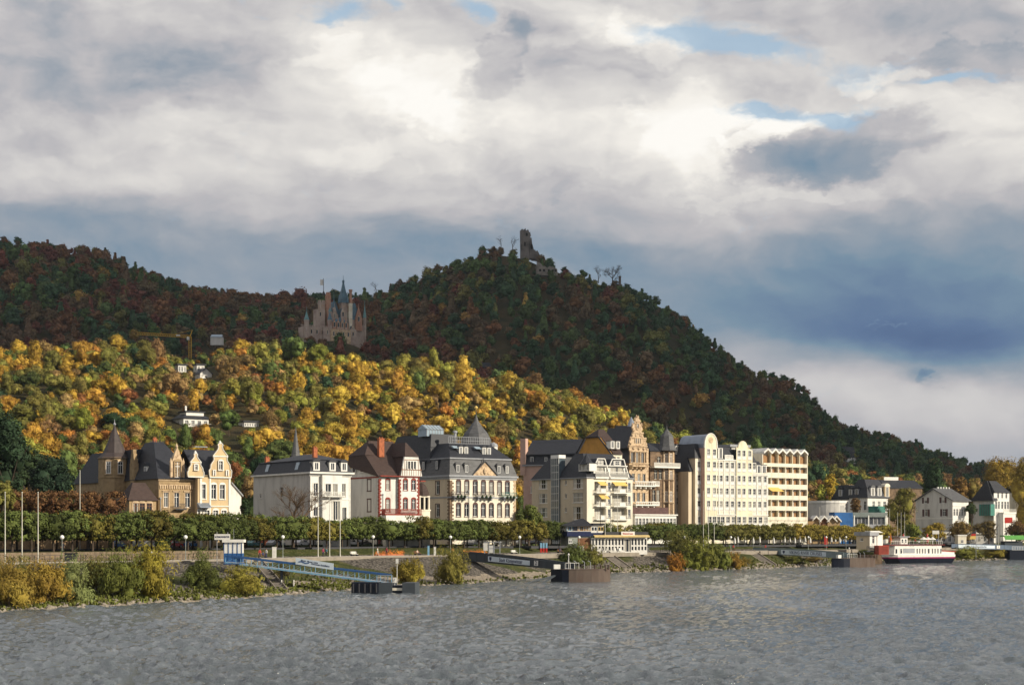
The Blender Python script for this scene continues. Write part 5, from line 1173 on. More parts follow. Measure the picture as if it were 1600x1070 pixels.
# lit narrow wing and dark wedge to the left
xw0 = b_.u(C6(275), 3); m_ = MB()
b3 = [(b_.u(C6(312), .9), b_.z(r), 1.3, wh) for r in r4] + [(b_.u(C6(318), .9), b_.z(Y6(965)), 1.5, b_.z(Y6(872)) - b_.z(Y6(965)))]
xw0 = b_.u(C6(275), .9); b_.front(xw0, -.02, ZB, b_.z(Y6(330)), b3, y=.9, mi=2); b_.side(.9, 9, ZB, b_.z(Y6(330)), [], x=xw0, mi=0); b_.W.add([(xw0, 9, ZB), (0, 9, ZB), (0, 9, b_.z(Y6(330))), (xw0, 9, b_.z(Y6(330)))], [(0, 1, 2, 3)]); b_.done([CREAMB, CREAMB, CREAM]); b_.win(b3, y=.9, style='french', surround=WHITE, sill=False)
r_ = MB(); hip(r_, xw0 - .3, -.05, .7, 12, b_.z(Y6(330)), xw0 + .9, -.05, 2.2, 9, b_.z(Y6(195), -2, 2)); b_.part('roof', r_, SLATE)
xv0 = b_.u(C6(145), 5); xv1 = b_.u(C6(205), 3)
q = MB(); zt_ = b_.z(Y6(455), xv1, 3)
q.hull([(b_.u(C6(145), 5), 5, ZB), (b_.u(C6(212), 1.6), 1.6, ZB), (xw0 - .01, 2, ZB), (xw0 - .01, 9, ZB)], [(b_.u(C6(145), 5), 5, zt_), (b_.u(C6(212), 1.6), 1.6, zt_), (xw0 - .01, 2, zt_), (xw0 - .01, 9, zt_)]); b_.part('side_wing', q, CREAMB)
q = MB(); xq = b_.u(C6(180), 5); q.hull([(b_.u(C6(95), 8), 8, zt_ + .02), (b_.u(C6(225), 1.2), 1.2, zt_ + .02), (xw0 - .01, 1.8, zt_ + .02), (xw0 - .01, 12, zt_ + .02)], [(b_.u(C6(100), 9), 9, b_.z(Y6(330), -8, 9)), (b_.u(C6(195), 4), 4, b_.z(Y6(322), -6, 4)), (xw0 - .01, 4.2, b_.z(Y6(322), -6, 4)), (xw0 - .01, 12, b_.z(Y6(322), -6, 9))]); b_.part('side_roof', q, SLATE)
q = MB(); q.box(b_.u(C6(95), 9.5), b_.u(C6(250), 9.5), 9.5, 16, b_.z(Y6(330), -6, 9), b_.z(Y6(195), -6, 9)); so2 = b_.part('upper_roof', q, SLATE)
window(so2, (b_.u(C6(127), 9.4), 9.2, b_.z(Y6(290), -8, 9)), 3.0, 2.6, style='grid', one=True, sill=False)
for r in (545, 640, 760):
    window(b_.root, (b_.u(C6(115), 8.9), 8.6, b_.z(Y6(r), -8, 9)), 2.2, 2.2, style='grid', one=True, sill=False, ins=.1)
q = MB(); q.box(b_.u(C6(92), 9), b_.u(C6(147), 9), 9, 14, ZB, b_.z(Y6(455), -8, 9)); b_.part('link', q, LWHITE)

# ---- M: balcony block with row of gables
def C8(q): return 1180 + q / 7.13
def Y8(q): return 680 + q / 7.13
b_ = B('balcony_block', C8(88), 530, 35, 'six-storey yellowish block with full-width balconies and six little roof gables', 'apartments')
XR = b_.u(C8(585)); fl = [Y8(q) for q in (345, 470, 595, 715, 835, 945)]      # foot of each parapet
zf = [b_.z(q) for q in fl]; zr_ = [b_.z(Y8(q)) for q in (305, 410, 540, 665, 785, 905)]  # top of each parapet
edges = [b_.u(C8(q)) for q in (88, 178, 257, 337, 417, 497, 580)]; ZT = b_.z(Y8(200))
b_.W.box(0, XR, 1.1, 14, -1, ZT - .5); b_.done([mat('orange brown boarding', (.33, .18, .08), .8, .2)])
wl_ = MB(); wl_.box(0, XR, -.0, 1.8, -1, zf[5]).box(XR - .35, XR, 0, 14, -1, ZT).box(-.3, -.02, 0, 14, -1, ZT); b_.part('side_wall', wl_, CREAM)
for i in range(6):
    q = MB(); q.box(0, XR - .36, -.25, .05, zf[i], zr_[i]).box(0, XR - .36,   .05, 1.1, zf[i], zf[i] + .25)
    for e in edges[1:-1]: q.box(e - .25, e - .1, -.4, -.252, zf[i] - .35, zf[i] + .15)
    b_.part('balcony', q, CREAM)
    zt = zf[i - 1] if i else ZT
    for k, e in enumerate(edges[1:-1]):
        q = MB(); q.box(e - .1, e + .1, .06, 1.1, zr_[i] if 0 else zf[i] + .25, zt); b_.part('fin_wall', q, PALEY)
    for k in range(6):
        if i == 0: continue
        q = MB(); x0, x1 = edges[k] + .3, edges[k + 1] - .4; q.box(x0, x0 + (x1 - x0) * .4, 1.0, 1.09, zf[i] + .3, zt - .3); q.k = 1; q.box(x0 + (x1 - x0) * .4, x0 + (x1 - x0) * .45, 1.02, 1.09, zf[i] + .3, zt - .3).box(x0, x1, 1.02, 1.09, zt - .45, zt - .3)
        b_.part('balcony_door', q, [M_GLASS, WHITEW])
for k in range(6):
    x0, x1 = edges[k], edges[k + 1]; xm = (x0 + x1) / 2; zv = ZT; zp = b_.z(Y8(158))
    q = MB(); q.prism([(x0, zv - .1), (xm, zp - .1), (x1, zv - .1), (x1, zv + .55), (xm, zp + .6), (x0, zv + .55)], -.5, 8); go = b_.part('roof_gable', q, LWHITE)
    q = MB(); q.prism([(x0 + .2, zv - .6), (x1 - .2, zv - .6), (x1 - .2, zv), (xm, zp - .1), (x0 + .2, zv)], 1.5, 1.7); b_.part('gable_wall', q, OCHRE if k in (1, 2) else CREAM, parent=go)
    window(go, (xm, 1.3, zf[0] + 1.0), (x1 - x0) * .6, 1.6, style='grid', one=True, sill=False)
q = MB(); xa = b_.u(C8(145), -1); q.add([(xa, 0, zr_[3] + 2.6), (xa + 5, 0, zr_[3] + 2.6), (xa + 5.6, -2.4, zr_[3] + 1.2), (xa + .3, -2.4, zr_[3] + 1.2), (xa, 0, zr_[3] + 2.7), (xa + 5, 0, zr_[3] + 2.7), (xa + 5.6, -2.4, zr_[3] + 1.3), (xa + .3, -2.4, zr_[3] + 1.3)], [(0, 1, 2, 3), (4, 5, 6, 7), (0, 1, 5, 4), (1, 2, 6, 5), (2, 3, 7, 6), (3, 0, 4, 7)]); b_.part('awning', q, AWN)
q = MB(); q.box(-8, -.3, 6, 14, 0, b_.z(698)); q.k = 1; q.box(-9, -.2, 5.5, 14.5, b_.z(698), b_.z(694)); b_.part('rear_wing', q, [GREYW, LEAD])

# ---- right-hand group
def C7(q): return 1260 + q / 4.706
def Y7(q): return 680 + q / 4.706
b_ = B('round_hall', C7(150), 612, 0, 'low round pale hall with flat roof beyond the balcony block', 'hall')
R_ = (C7(310) - C7(10)) / 2 / F * 612; q = MB(); q.rings(0, 0, [(R_, -1), (R_, b_.z(Y7(495)))], 28); b_.part('wall', q, GREYW)
q = MB(); q.rings(0, 0, [(R_ * 1.03, b_.z(Y7(500))), (R_ * 1.03, b_.z(Y7(482)))], 28); b_.part('roof', q, LWHITE)
q = MB(); q.box(R_ * .45, R_ * .7, -R_ * .88, -R_ * .6, 0, b_.z(Y7(515))); b_.part('door', q, WHITE)
b_ = B('mansard_house', C7(450), 625, 35, 'house with big dark mansard roof, pale dormers and white walls', 'house')
XR = b_.u(C7(600)); YB = b_.v(C7(185)); ZE = b_.z(Y7(458)); zr = b_.z(Y7(325), 3, 6)
ops = [(b_.u(C7(q)), b_.z(Y7(550)), 1.4, 3.4) for q in (495, 535, 575)]; so_ = [(b_.v(C7(q)), b_.z(Y7(550)), 1.4, 3.4) for q in (430, 385)]
b_.front(0, XR, -1, ZE, ops); b_.side(0, YB, -1, ZE, so_); b_.body(0, XR, 0, YB, -1, ZE); b_.done([LWHITE]); b_.win(ops); b_.win(so_, sx=0)
r_ = MB(); hip(r_, -.5, XR + .8, -.5, YB * .55, ZE, .6, XR - .6, .9, YB * .4, b_.z(Y7(385))); hip(r_, .4, XR - .4, .7, YB * .45, b_.z(Y7(385)), 1.5, XR - 2, 3, YB * .33, zr); hip(r_, -.2, XR * .8, YB * .5, YB + .5, ZE - .5, .8, XR * .6, YB * .56, YB * .82, b_.z(Y7(365), 2, 10)); b_.part('roof', r_, SLATE)
for q in (487, 535): dormer(b_, b_.u(C7(q)), -.2, ZE + .6, 2.2, 3.2, 2.4, top='arch', wall=LWHITE, roof=SLATEL)
dormer(b_, b_.u(C7(590)), -.3, ZE + .3, 2.8, 4.0, 2.4, top='arch', wall=YELL, roof=CREAM)
for q in (370, 325, 250): dormer(b_, -.1, b_.v(C7(q)), ZE + .8, 2.0, 2.6, 2.4, rz=-pi / 2, top='arch', wall=LEAD)
q = MB(); q.box(b_.u(C7(500), -3), b_.u(C7(580), -3), -3, 0, 0, b_.z(Y7(520))); b_.part('conservatory', q, TEAL)
b_ = B('long_dark_roofed_building', C7(600), 672, 20, 'long low building with dark roof and white lettered board on its ridge', 'building')
XR = b_.u(C7(850)); q = MB(); q.box(0, XR, 0, 12, -1, b_.z(Y7(385))); b_.part('wall', q, DKSTONE); q = MB(); gable_x(q, 0, XR, 0, 12, b_.z(Y7(385)), b_.z(Y7(330))); b_.part('roof', q, SLATE)
q = MB(); q.box(b_.u(C7(630)), b_.u(C7(735)), 5.8, 6.1, b_.z(Y7(330), 5, 6), b_.z(Y7(306), 5, 6)); b_.part('board', q, WHITE)
# flat grey-green pavilion, blue container, stalls
b_ = B('flat_pavilion', C7(345), 592, 12, 'long flat-roofed grey pavilion with wide dark window bands', 'pavilion')
XR = b_.u(C7(578)); ZE = b_.z(Y7(600)); n_ = 8; ops = [(XR * (k + .5) / n_, b_.z(Y7(655)), XR / n_ * .86, ZE - b_.z(Y7(655)) - .2) for k in range(n_)]
b_.front(0, XR, -1, ZE, ops); b_.side(0, 8, -1, ZE, []); b_.body(0, XR, 0, 8, -1, ZE); b_.done([LEAD]); b_.win(ops, style='mull', frame=LEAD, sill=False)
q = MB(); q.box(-.5, XR + .5, -.8, 8.5, ZE, b_.z(Y7(566))); b_.part('roof', q, mat('grey green sheet', (.17, .20, .19), .6, .1))
q = MB()
for k in (0, .45, 1.0): q.box(XR * k - .2, XR * k + .2, -.9, -.82, 0, ZE + .6)
b_.part('post', q, WHITE)
b_ = B('blue_container', C7(207), 588, 12, 'blue panelled two-storey container kiosk beside flat grey pavilion', 'kiosk')
XR = b_.u(C7(340)); ZE = b_.z(Y7(567)); q = MB(); q.box(0, XR, 0, 5, -1, ZE)
for k in range(14): q.box(XR * k / 14 + .1, XR * (k + .5) / 14, -.06, 0, .2, ZE - .3)
b_.part('wall', q, BLUEP); q = MB(); q.box(-.1, XR + .1, -.12, 5.1, ZE, ZE + .15); b_.part('roof', q, ZINC)
for k in range(4): window(b_.root, (XR * (k + .5) / 4, -.2, 1.0), XR / 5, 1.6, one=True, sill=False, style='mull', ins=.1)
for i, q_ in enumerate((72, 132, 190, 222)):
    lab = ['leftmost white gabled market stall beyond the clipped trees', 'second white gabled market stall from the left', 'third white gabled market stall from the left', 'white gabled market stall standing next to the blue container'][i]
    b_ = B('market_stall', C7(q_ - 30), 580 + (6 if i == 3 else 0), 8, lab, 'stall', 'white gabled market stalls')
    XR = b_.u(C7(q_ + 30)); ZE = b_.z(Y7(632)); zp = b_.z(Y7(600)); q = MB(); q.prism([(0, -.5), (XR, -.5), (XR, ZE), (XR / 2, zp), (0, ZE)], .6, 4); b_.part('wall', q, BROWNW if i == 1 else SAND)
    q = MB(); q.prism([(-.3, ZE - .3), (XR / 2, zp - .1), (XR + .3, ZE - .3), (XR + .3, ZE + .2), (XR / 2, zp + .6), (-.3, ZE + .2)], -.3, 4.3); b_.part('roof', q, WHITE)
    q = MB(); q.box(.2, XR - .2, .5, .6, .9, 1.9); b_.part('hatch', q, DARKIN)  # near-black front stands in for the stall's shaded inside
b_ = B('brown_shed', C8(440), 572, 10, 'low brown shed with shallow dark roof in front of the balcony block', 'shed')
XR = b_.u(C8(640)); ZE = b_.z(Y8(940)); q = MB(); q.box(0, XR, 0, 6, -.5, ZE); b_.part('wall', q, mat('tan boarding', (.36, .22, .10), .8, .15)); q = MB(); hip(q, -.5, XR + .5, -.6, 6.5, ZE, 1.0, XR - 1, 2.5, 4, b_.z(Y8(905))); b_.part('roof', q, TILE)
# white gable house
b_ = B('white_gable_house', C7(1075), 638, 35, 'pale two-storey house with low slate gable roof and dark shutters', 'house')
XR = b_.u(C7(1192)); YB = b_.v(C7(803)); ZE = b_.z(Y7(476)); zr = b_.z(Y7(395), 0, YB / 2)
so_ = [(b_.v(C7(q)), b_.z(Y7(593)), 1.7, b_.z(Y7(540)) - b_.z(Y7(593))) for q in (880, 1012)] + [(b_.v(C7(q)), b_.z(Y7(495)), 1.5, 2.2) for q in (876, 1005)]
ops = [(b_.u(C7(1088 + 20 * k)), b_.z(Y7(590)), 1.0, b_.z(Y7(540)) - b_.z(Y7(590))) for k in range(5)]
b_.front(0, XR, -1, ZE, ops); b_.side(0, YB, -1, ZE, so_, mi=1); b_.W.k = 1; b_.W.add([(0, 0, ZE), (0, YB, ZE), (0, YB / 2, zr)], [(0, 1, 2)]); b_.W.k = 0; b_.body(0, XR, 0, YB, -1, ZE); b_.done([LWHITE, GREYW]); b_.win(ops, style='cross', sill=False); b_.win(so_, sx=0)  # gable end greyer than the front, its shade put into the render
for (c, z0, w_, h_) in so_:
    for s_ in (-1, 1): q = MB(); q.box(-.12, -.01, c + s_ * (w_ / 2 + .5) - .45, c + s_ * (w_ / 2 + .5) + .45, z0, z0 + h_); b_.part('shutter', q, PLUM)
r_ = MB(); gable_x(r_, 0, XR, 0, YB, ZE, zr, over=.8, th=.3); b_.part('roof', r_, SLATEL)
q = MB(); q.box(-.06, XR, -.12, 0, b_.z(Y7(612)), b_.z(Y7(606))).box(-.1, -.001, -.1, YB, b_.z(Y7(612)), b_.z(Y7(606))).box(-.1, XR + .1, -.15, 0, b_.z(Y7(520)), b_.z(Y7(514))); b_.part('string_course', q, WHITE)
q = MB()
for k in range(5): q.box(2 + k * 1.6, 2.5 + k * 1.6, YB / 2 - .25, YB / 2 + .25, zr, zr + .9)
b_.part('chimney', q, LWHITE)
# riverside house far right
b_ = B('riverside_house', C7(1378), 672, 35, 'white house with steep black gabled roof, green verandah and glazed bay', 'house')
XR = b_.u(C7(1492)); YB = b_.v(C7(1225)); ZE = b_.z(Y7(480)); zr = b_.z(Y7(335), 0, YB / 2); ZF = b_.z(Y7(420))
ops = [(b_.u(C7(q)), b_.z(Y7(r1)), 1.2, b_.z(Y7(r0)) - b_.z(Y7(r1))) for q in (1395, 1415, 1440, 1462, 1482) for r0, r1 in ((485, 540),)] + [(b_.u(C7(q)), b_.z(Y7(462)), 1.1, 2.6) for q in (1410, 1440, 1470)]
b_.front(0, XR, -1, ZF, ops); b_.side(0, YB, -1, ZE, [], mi=1); b_.body(0, XR, 0, YB, -1, ZE); b_.done([LWHITE, GREYW]); b_.win(ops, style='cross')  # side wall uses the white render's darkened copy as painted shade
r_ = MB(); hip(r_, -1.0, XR * .2, -.5, YB + .6, ZE, -.2, XR * .2, YB * .30, YB * .36, zr); hip(r_, 0.1, XR + .4, -.5, YB * .7, ZF, .3, XR * .5, YB * .25, YB * .4, zr); b_.part('roof', r_, SLATE)
q = MB(); q.box(-2.6, -.02, -.5, YB * .5, b_.z(Y7(590)), b_.z(Y7(505))); q.k = 1
for k in range(6): q.box(-2.66, -2.602, -.5 + YB * .5 * k / 6, -.3 + YB * .5 * k / 6, b_.z(Y7(590)), b_.z(Y7(505)))
b_.part('verandah', q, [TEAL, PLUM])
q = MB(); q.box(XR * .3, XR + 1.2, -2.6, 0, b_.z(Y7(575)), b_.z(Y7(565))); rail(q, XR * .3, XR + 1.2, -2.5, b_.z(Y7(565)), 1.2, .4, .05); q.hull(rect(XR * .3, XR + 1.0, -2.4, 0, -1), rect(XR * .3, XR + 1.0, -2.4, 0, b_.z(Y7(576)))); b_.part('balcony', q, WHITE)
b_ = B('pale_tower_house', 1597, 700, 20, 'pale walls of a house glimpsed behind the large golden plane tree', 'house')
q = MB(); q.box(-3, 8, 0, 10, -1, b_.z(770)); b_.part('wall', q, CREAM); q = MB(); gable_x(q, -3, 8, 0, 10, b_.z(770), b_.z(760)); b_.part('roof', q, SLATE)

# ---- houses on the wooded slope
def hill_house(key, label, wpx, wall_py, ridge_py, th=35, dpt=8., rm=None, wm=None, nwin=3, roof='hip', cat='house'):
    px, py, hw = HH[key]; D = find_D(px, py); b = B(key, px - wpx * .2, D, th, label, cat, z0=zpx(py, D) - 1.0); b.root.name = 'hillside_house'
    XR = b.u(px + wpx / 2); YB = b.v(px - wpx / 2); ZE = b.z(wall_py); zr = b.z(ridge_py)
    ops = [(XR * (k + .5) / nwin, 1.6, min(1.3, XR / nwin * .6), max(1.0, ZE - 2.4)) for k in range(nwin)]
    so_ = [(YB * .5, 1.6, 1.2, max(1.0, ZE - 2.6))]
    b.front(0, XR, -3, ZE, ops); b.side(0, YB, -3, ZE, so_); b.body(0, XR, 0, YB, -3, ZE); b.done([wm or LWHITE]); b.win(ops, one=True); b.win(so_, sx=0, one=True)
    r = MB()
    if roof == 'hip': hip(r, -.7, XR + .7, -.7, YB + .7, ZE, XR * .35, XR * .65, YB * .4, YB * .6, zr)
    elif roof == 'gx': gable_x(r, 0, XR, 0, YB, ZE, zr); 
    elif roof == 'gy': gable_y(r, 0, XR, 0, YB, ZE, zr)
    else: r.box(-.6, XR + .6, -.6, YB + .6, ZE, ZE + .5)
    b.part('roof', r, rm or SLATE)
    if roof in ('gx', 'gy'):
        g = MB()
        if roof == 'gy': g.prism([(0, ZE), (XR, ZE), (XR / 2, zr)], 0, YB)
        else: g.prismx([(0, ZE), (YB, ZE), (YB / 2, zr)], 0, XR)
        b.part('gable', g, wm or LWHITE)
    return b, XR, YB, ZE, zr
b_, XR, YB, ZE, zr = hill_house('villa', 'white villa with hipped dark roof and attic storey amid hillside trees', 56, 653, 640, nwin=4)
q = MB(); q.box(XR * .15, XR * .85, 1.0, YB * .7, ZE + .6, b_.z(643)); q.k = 1; q.box(XR * .1, XR * .9, .6, YB * .75, b_.z(643), b_.z(641)); b_.part('attic', q, [WHITE, SLATE]); chimney(b_, XR * .3, YB * .5, zr - 1, b_.z(634), .6, .6, WHITE)
q = MB(); q.box(-.1, XR + .2, -1.6, 0, 1.0, 1.3); rail(q, -.1, XR + .2, -1.5, 1.3, 1.0, .3, .04); b_.part('balcony', q, WHITE)
hill_house('left', 'small white house under the tower crane', 18, 570, 566, nwin=3, roof='flat')
hill_house('mid', 'white flat-roofed house just right of the crane mast', 17, 570, 567, nwin=2, roof='flat')
hill_house('gable', 'house with white gable and blue-black roof below the crane', 26, 583, 575, nwin=1, roof='gy')
hill_house('low', 'low white flat house between dark trees right of the hillside villa', 32, 659, 657, nwin=6, roof='flat')
hill_house('ridge', 'grey-roofed house with pointed gables on the golden ridge', 22, 577, 566, nwin=2, roof='gx', wm=GREYW)
hill_house('east', 'dark steep-roofed house amid trees above the round hall', 26, 712, 698, nwin=2, roof='gx')
hill_house('east2', 'small house with bright pointed gable above the mansard house', 12, 714, 706, nwin=1, roof='gy', wm=CREAM)
D_ = find_D(338, 530); q = MB(); q.box(-3.6, 3.6, 0, 5, -5, -.2); q.k = 1; q.hull(rect(-3.6, 3.6, -.5, 5, -.2), rect(-3.2, 3.2, 2.5, 3.2, 1.6)); o_ = q.obj('greenhouse', [GREYW, ROOFGL]); o_.location = (xpx(338, 1000), 1000, zpx(526, 1000)); tag(o_, 'blue-grey glazed roof in the shaded wood right of the crane', 'greenhouse')

# ---- tower crane
D_ = find_D(297, 575); k_ = D_ / F
e = empty('tower_crane', (xpx(297, D_), D_, zpx(575, D_)), 0, 'yellow tower crane with long jib above the hillside houses', 'crane'); YEL = mat('crane yellow', (.62, .36, .03), .5, .1)
def lattice(mb, a, b2, w_, n, r=.09):
    a, b2 = Vector(a), Vector(b2); d = (b2 - a); u = Vector((0, 1, 0)); v_ = d.normalized().cross(u)
    cs = [u * (w_ / 2) * s1 + v_ * (w_ / 2) * s2 for s1, s2 in ((-1, -1), (1, -1), (1, 1), (-1, 1))]
    for c in cs: mb.tube(a + c, b2 + c, r, n=4)
    for i in range(n):
        p, q = a + d * (i / n), a + d * ((i + 1) / n)
        for j in range(4): mb.tube(p + cs[j], q + cs[(j + 1) % 4], r * .6, n=3)
    return mb
hz = (575 - 526) * k_
lattice(MB(), (0, 0, -2), (0, 0, hz), 1.5, 14, .14).obj('mast', YEL, e)
lattice(MB(), (.5, 0, hz), ((214 - 297) * k_, 0, hz + 5.2 * k_), 1.3, 24, .15).obj('jib', YEL, e)
q = MB(); q.tube((0, 0, hz), ((300.5 - 297) * k_, 0, (575 - 515.5) * k_), .35, .2, 5).tube(((300.5 - 297) * k_, 0, (575 - 515.5) * k_), ((272 - 297) * k_, 0, hz + 3.5 * k_), .12, n=4); q.obj('apex', YEL, e)
q = MB(); q.box(-2.5 - 15 * k_, -2.5 - 9 * k_, -.8, .8, hz + 1.0 * k_, hz + 3 * k_); q.obj('signboard', WHITE, e)
q = MB(); q.box(-1.8, -.4, -1, .4, hz - 2, hz - .1); q.obj('cab', WHITE, e)
# ================= PALACE AND RUIN =================
PST = mat('palace stone', (.45, .36, .30), .9, .16, .15, col2=(.24, .16, .14)); PRD = mat('palace reddish stone', (.48, .26, .18), .9, .15, .2); PRF = mat('palace slate', (.10, .18, .23), .6, .15, .3); PCU = mat('palace copper roof', (.16, .30, .30), .6, .15, .3)
DP = 1040.0
def Cp(q): return 440 + q / 8.233
def Yp(q): return 410 + q / 8.233
b_ = B('palace', Cp(640), DP, 30, 'fairy-tale stone palace with many pointed slate spires on the wooded hill', 'palace', z0=zpx(528, DP))
Z = lambda q: b_.z(Yp(q))
def Tow(x0, x1, top, y=0., n=4, m=PST, base=-4., roof=None, rm=PRF, cren=False, name='tower', bell=False):
    xm = b_.u(Cp((x0 + x1) / 2), y); r = (x1 - x0) / 8.233 / 2 / F * b_.dist(xm, y)
    rr_ = r * (.98 if n == 4 else .98); ro = pi / 4 if n == 4 else 0
    q = MB(); q.rings(xm, y, [(rr_, base), (rr_, Z(top))], n, ro)
    q.rings(xm, y, [(rr_ * 1.05, Z(top) - 1.2), (rr_ * 1.12, Z(top) - .6), (rr_ * 1.12, Z(top))], n, ro)
    if cren:
        for k in range(8): a = pi / 4 * k; q.box(xm + rr_ * .8 * cos(a) - .4, xm + rr_ * .8 * cos(a) + .4, y + rr_ * .8 * sin(a) - .4, y + rr_ * .8 * sin(a) + .4, Z(top), Z(top) + 1.3)
    o = b_.part(name, q, m)
    if roof is not None:
        q = MB(); q.rings(xm, y, [(rr_ * 1.18, Z(top)), (rr_ * .55, Z(top) + (Z(roof) - Z(top)) * .5), (.08, Z(roof))], n, ro); q.tube((xm, y, Z(roof) - .5), (xm, y, Z(roof) + 2.5), .12, .05); b_.part('spire', q, rm, parent=o)
    base = max(base, 0); hh_ = Z(top) - base; nw = int(hh_ / 6)
    for k in range(nw):
        z_ = base + hh_ * (k + .35) / max(nw, 1)
        if n == 4:
            window(o, (xm + .0, y - rr_ * .7072 - .14, z_), min(1.4, r * .5), 2.8, 0, one=True, sill=False, arch=True, style='plain', surround=SANDL); window(o, (xm - rr_ * .7072 - .14, y, z_), min(1.4, r * .5), 2.8, -pi / 2, one=True, sill=False, style='plain', arch=True, surround=SANDL)
        else: window(o, (xm + (rr_ + .1) * sin(-.2), y - (rr_ + .02) * cos(-.2), z_), min(.9, r * .5), 1.8, -.2, one=True, sill=False, style='plain')
    return xm, r
def Blk(x0, x1, y0, y1, z0, z1, m=PST, name='wing', gab=None, rm=PRF, ry=None):
    xa, xb = b_.u(Cp(x0), y0), b_.u(Cp(x1), y0); q = MB(); q.box(xa, xb, y0, y1, z0 if z0 > 0 else -4, Z(z1)); o = b_.part(name, q, m)
    if gab: q = MB(); q.hull(rect(xa - .4, xb + .4, y0 - .3, y1 + .4, Z(z1)), rect((xa + xb) / 2 - .4, (xa + xb) / 2 + .4, y0 + (1 if ry is None else ry), y1 - 1, Z(gab))); b_.part('roof', q, rm, parent=o)
    n = max(1, int((xb - xa) / 3.2))
    if Z(z1) - z0 > 4:
        for k in range(n): window(o, (xa + (xb - xa) * (k + .5) / n, y0 - .2, Z(z1) - 4.2), 1.1, 2.6, one=True, sill=False, style='plain', arch=True, surround=SANDL)
    return o, xa, xb
def Gab(x0, x1, top, base_q, y, m=PST):
    xa, xb = b_.u(Cp(x0), y), b_.u(Cp(x1), y); xm = (xa + xb) / 2; q = MB(); zt, zb = Z(top), Z(base_q)
    q.prism([(xa, zb - 8), (xb, zb - 8), (xb, zb)] + [(xb + (xm - xb) * (i // 2 + (i % 2) * 1.0) / 4, zb + (zt - zb) * (i // 2 + 1 if 0 else (i + 1) // 2) / 4) for i in range(1, 8)] + [(xa + (xm - xa) * (i // 2 + (i % 2)) / 4, zb + (zt - zb) * ((i + 1) // 2) / 4) for i in range(7, 0, -1)] + [(xa, zb)], y, y + .8)
    q.tube((xm, y + .4, zt), (xm, y + .4, zt + 2), .25, .05); o = b_.part('gable', q, m)
    q = MB(); q.hull(rect(xa + .3, xb - .3, y + .8, y + 9, zb - 8), rect(xm - .1, xm + .1, y + .8, y + 9, zt - 1)); b_.part('roof', q, PRF, parent=o); window(o, (xm, y - .25, zb - 2), 1.3, 3.0, one=True, sill=False, style='plain', arch=True, surround=SANDL)
Blk(640, 890, -6, 0, -2, 870, SANDL, 'terrace'); Blk(280, 560, -2, 6, -2, 850, PST, 'terrace')
q = MB(); xa, xb = b_.u(Cp(280), -6), b_.u(Cp(890), -6)
for k in range(30): x_ = xa + (xb - xa) * k / 30; q.box(x_, x_ + .5, -6.3 if x_ > 0 else -2.3, -5.9 if x_ > 0 else -1.9, Z(870 if x_ > 0 else 850), Z(870 if x_ > 0 else 850) + 1.1)
b_.part('parapet', q, PST)
Tow(288, 355, 770, -3, 8, roof=655, rm=PCU)
Tow(462, 562, 495, 10, 4, cren=True); Tow(560, 636, 430, 7, 4, m=PRD, cren=True); Tow(572, 628, 395, 7, 8, m=PRD, cren=True, base=Z(430))
Blk(440, 560, 5, 9, -1, 600, PST, 'wing'); Blk(640, 745, 8, 16, -1, 640, PST, 'wing', gab=470, rm=PRF); Tow(655, 690, 560, 6, 8, roof=410, rm=PRF, base=8)
Gab(650, 720, 540, 660, 5); Gab(690, 750, 690, 760, 1); Gab(750, 815, 690, 770, 0); Blk(655, 860, 0, 8, -1, 760, PRD, 'wing', gab=700)
for k in range(4): Gab(660 + k * 50, 700 + k * 50, 735, 790, -1.5, PRD)
xm, r = Tow(735, 852, 495, 6, 4, m=PST); q = MB(); q.rings(xm, 6, [(r * 1.3, Z(495)), (r * 1.05, Z(430)), (r * .45, Z(300)), (r * .2, Z(230)), (r * .28, Z(225)), (r * .26, Z(200)), (.1, Z(190))], 4, pi / 4); q.tube((xm, 6, Z(195)), (xm, 6, Z(135)), .15, .08); b_.part('spire', q, PRF)
for (a, c) in ((742, 350), (848, 350)): q = MB(); x_ = b_.u(Cp(a), 3); q.rings(x_, 3, [(.8, Z(495)), (.8, Z(450)), (.1, Z(c + 40))], 6); b_.part('corner_spirelet', q, PRF)
Gab(765, 815, 550, 640, 2); Tow(850, 913, 500, 3, 4, m=CREAM); Tow(862, 910, 440, 3.5, 4, m=PRD, base=Z(500)); Tow(870, 905, 345, 3.5, 8, m=PRD, base=Z(440), cren=True)
Blk(915, 985, 9, 16, -1, 690, PST, 'wing', gab=470); Gab(950, 1035, 515, 670, 8, PRD); Tow(1048, 1090, 635, 16, 8, roof=450, rm=PCU); Blk(985, 1060, 10, 15, -1, 760, PST)
Tow(590, 650, 750, -3, 8, roof=635, rm=PRF); Tow(598, 645, 630, 2, 8, roof=570, rm=PCU, base=6); Blk(540, 640, -4, 4, -2, 850, PST, 'porch'); Gab(900, 935, 780, 840, -2); Blk(880, 960, -3, 6, -2, 850, PST)
q = MB(); x_ = b_.u(Cp(540), 9); q.tube((x_, 9, Z(395)), (x_, 9, Z(180)), .22, .12); q.rings(x_, 9, [(1.6, Z(400)), (1.2, Z(385)), (.3, Z(350))], 8); fo = b_.part('flagpole', q, IRON)
q = MB(); q.box(x_ - 2.3, x_ - .2, 8.95, 9.05, Z(275), Z(200)); b_.part('flag', q, LWHITE, parent=fo)
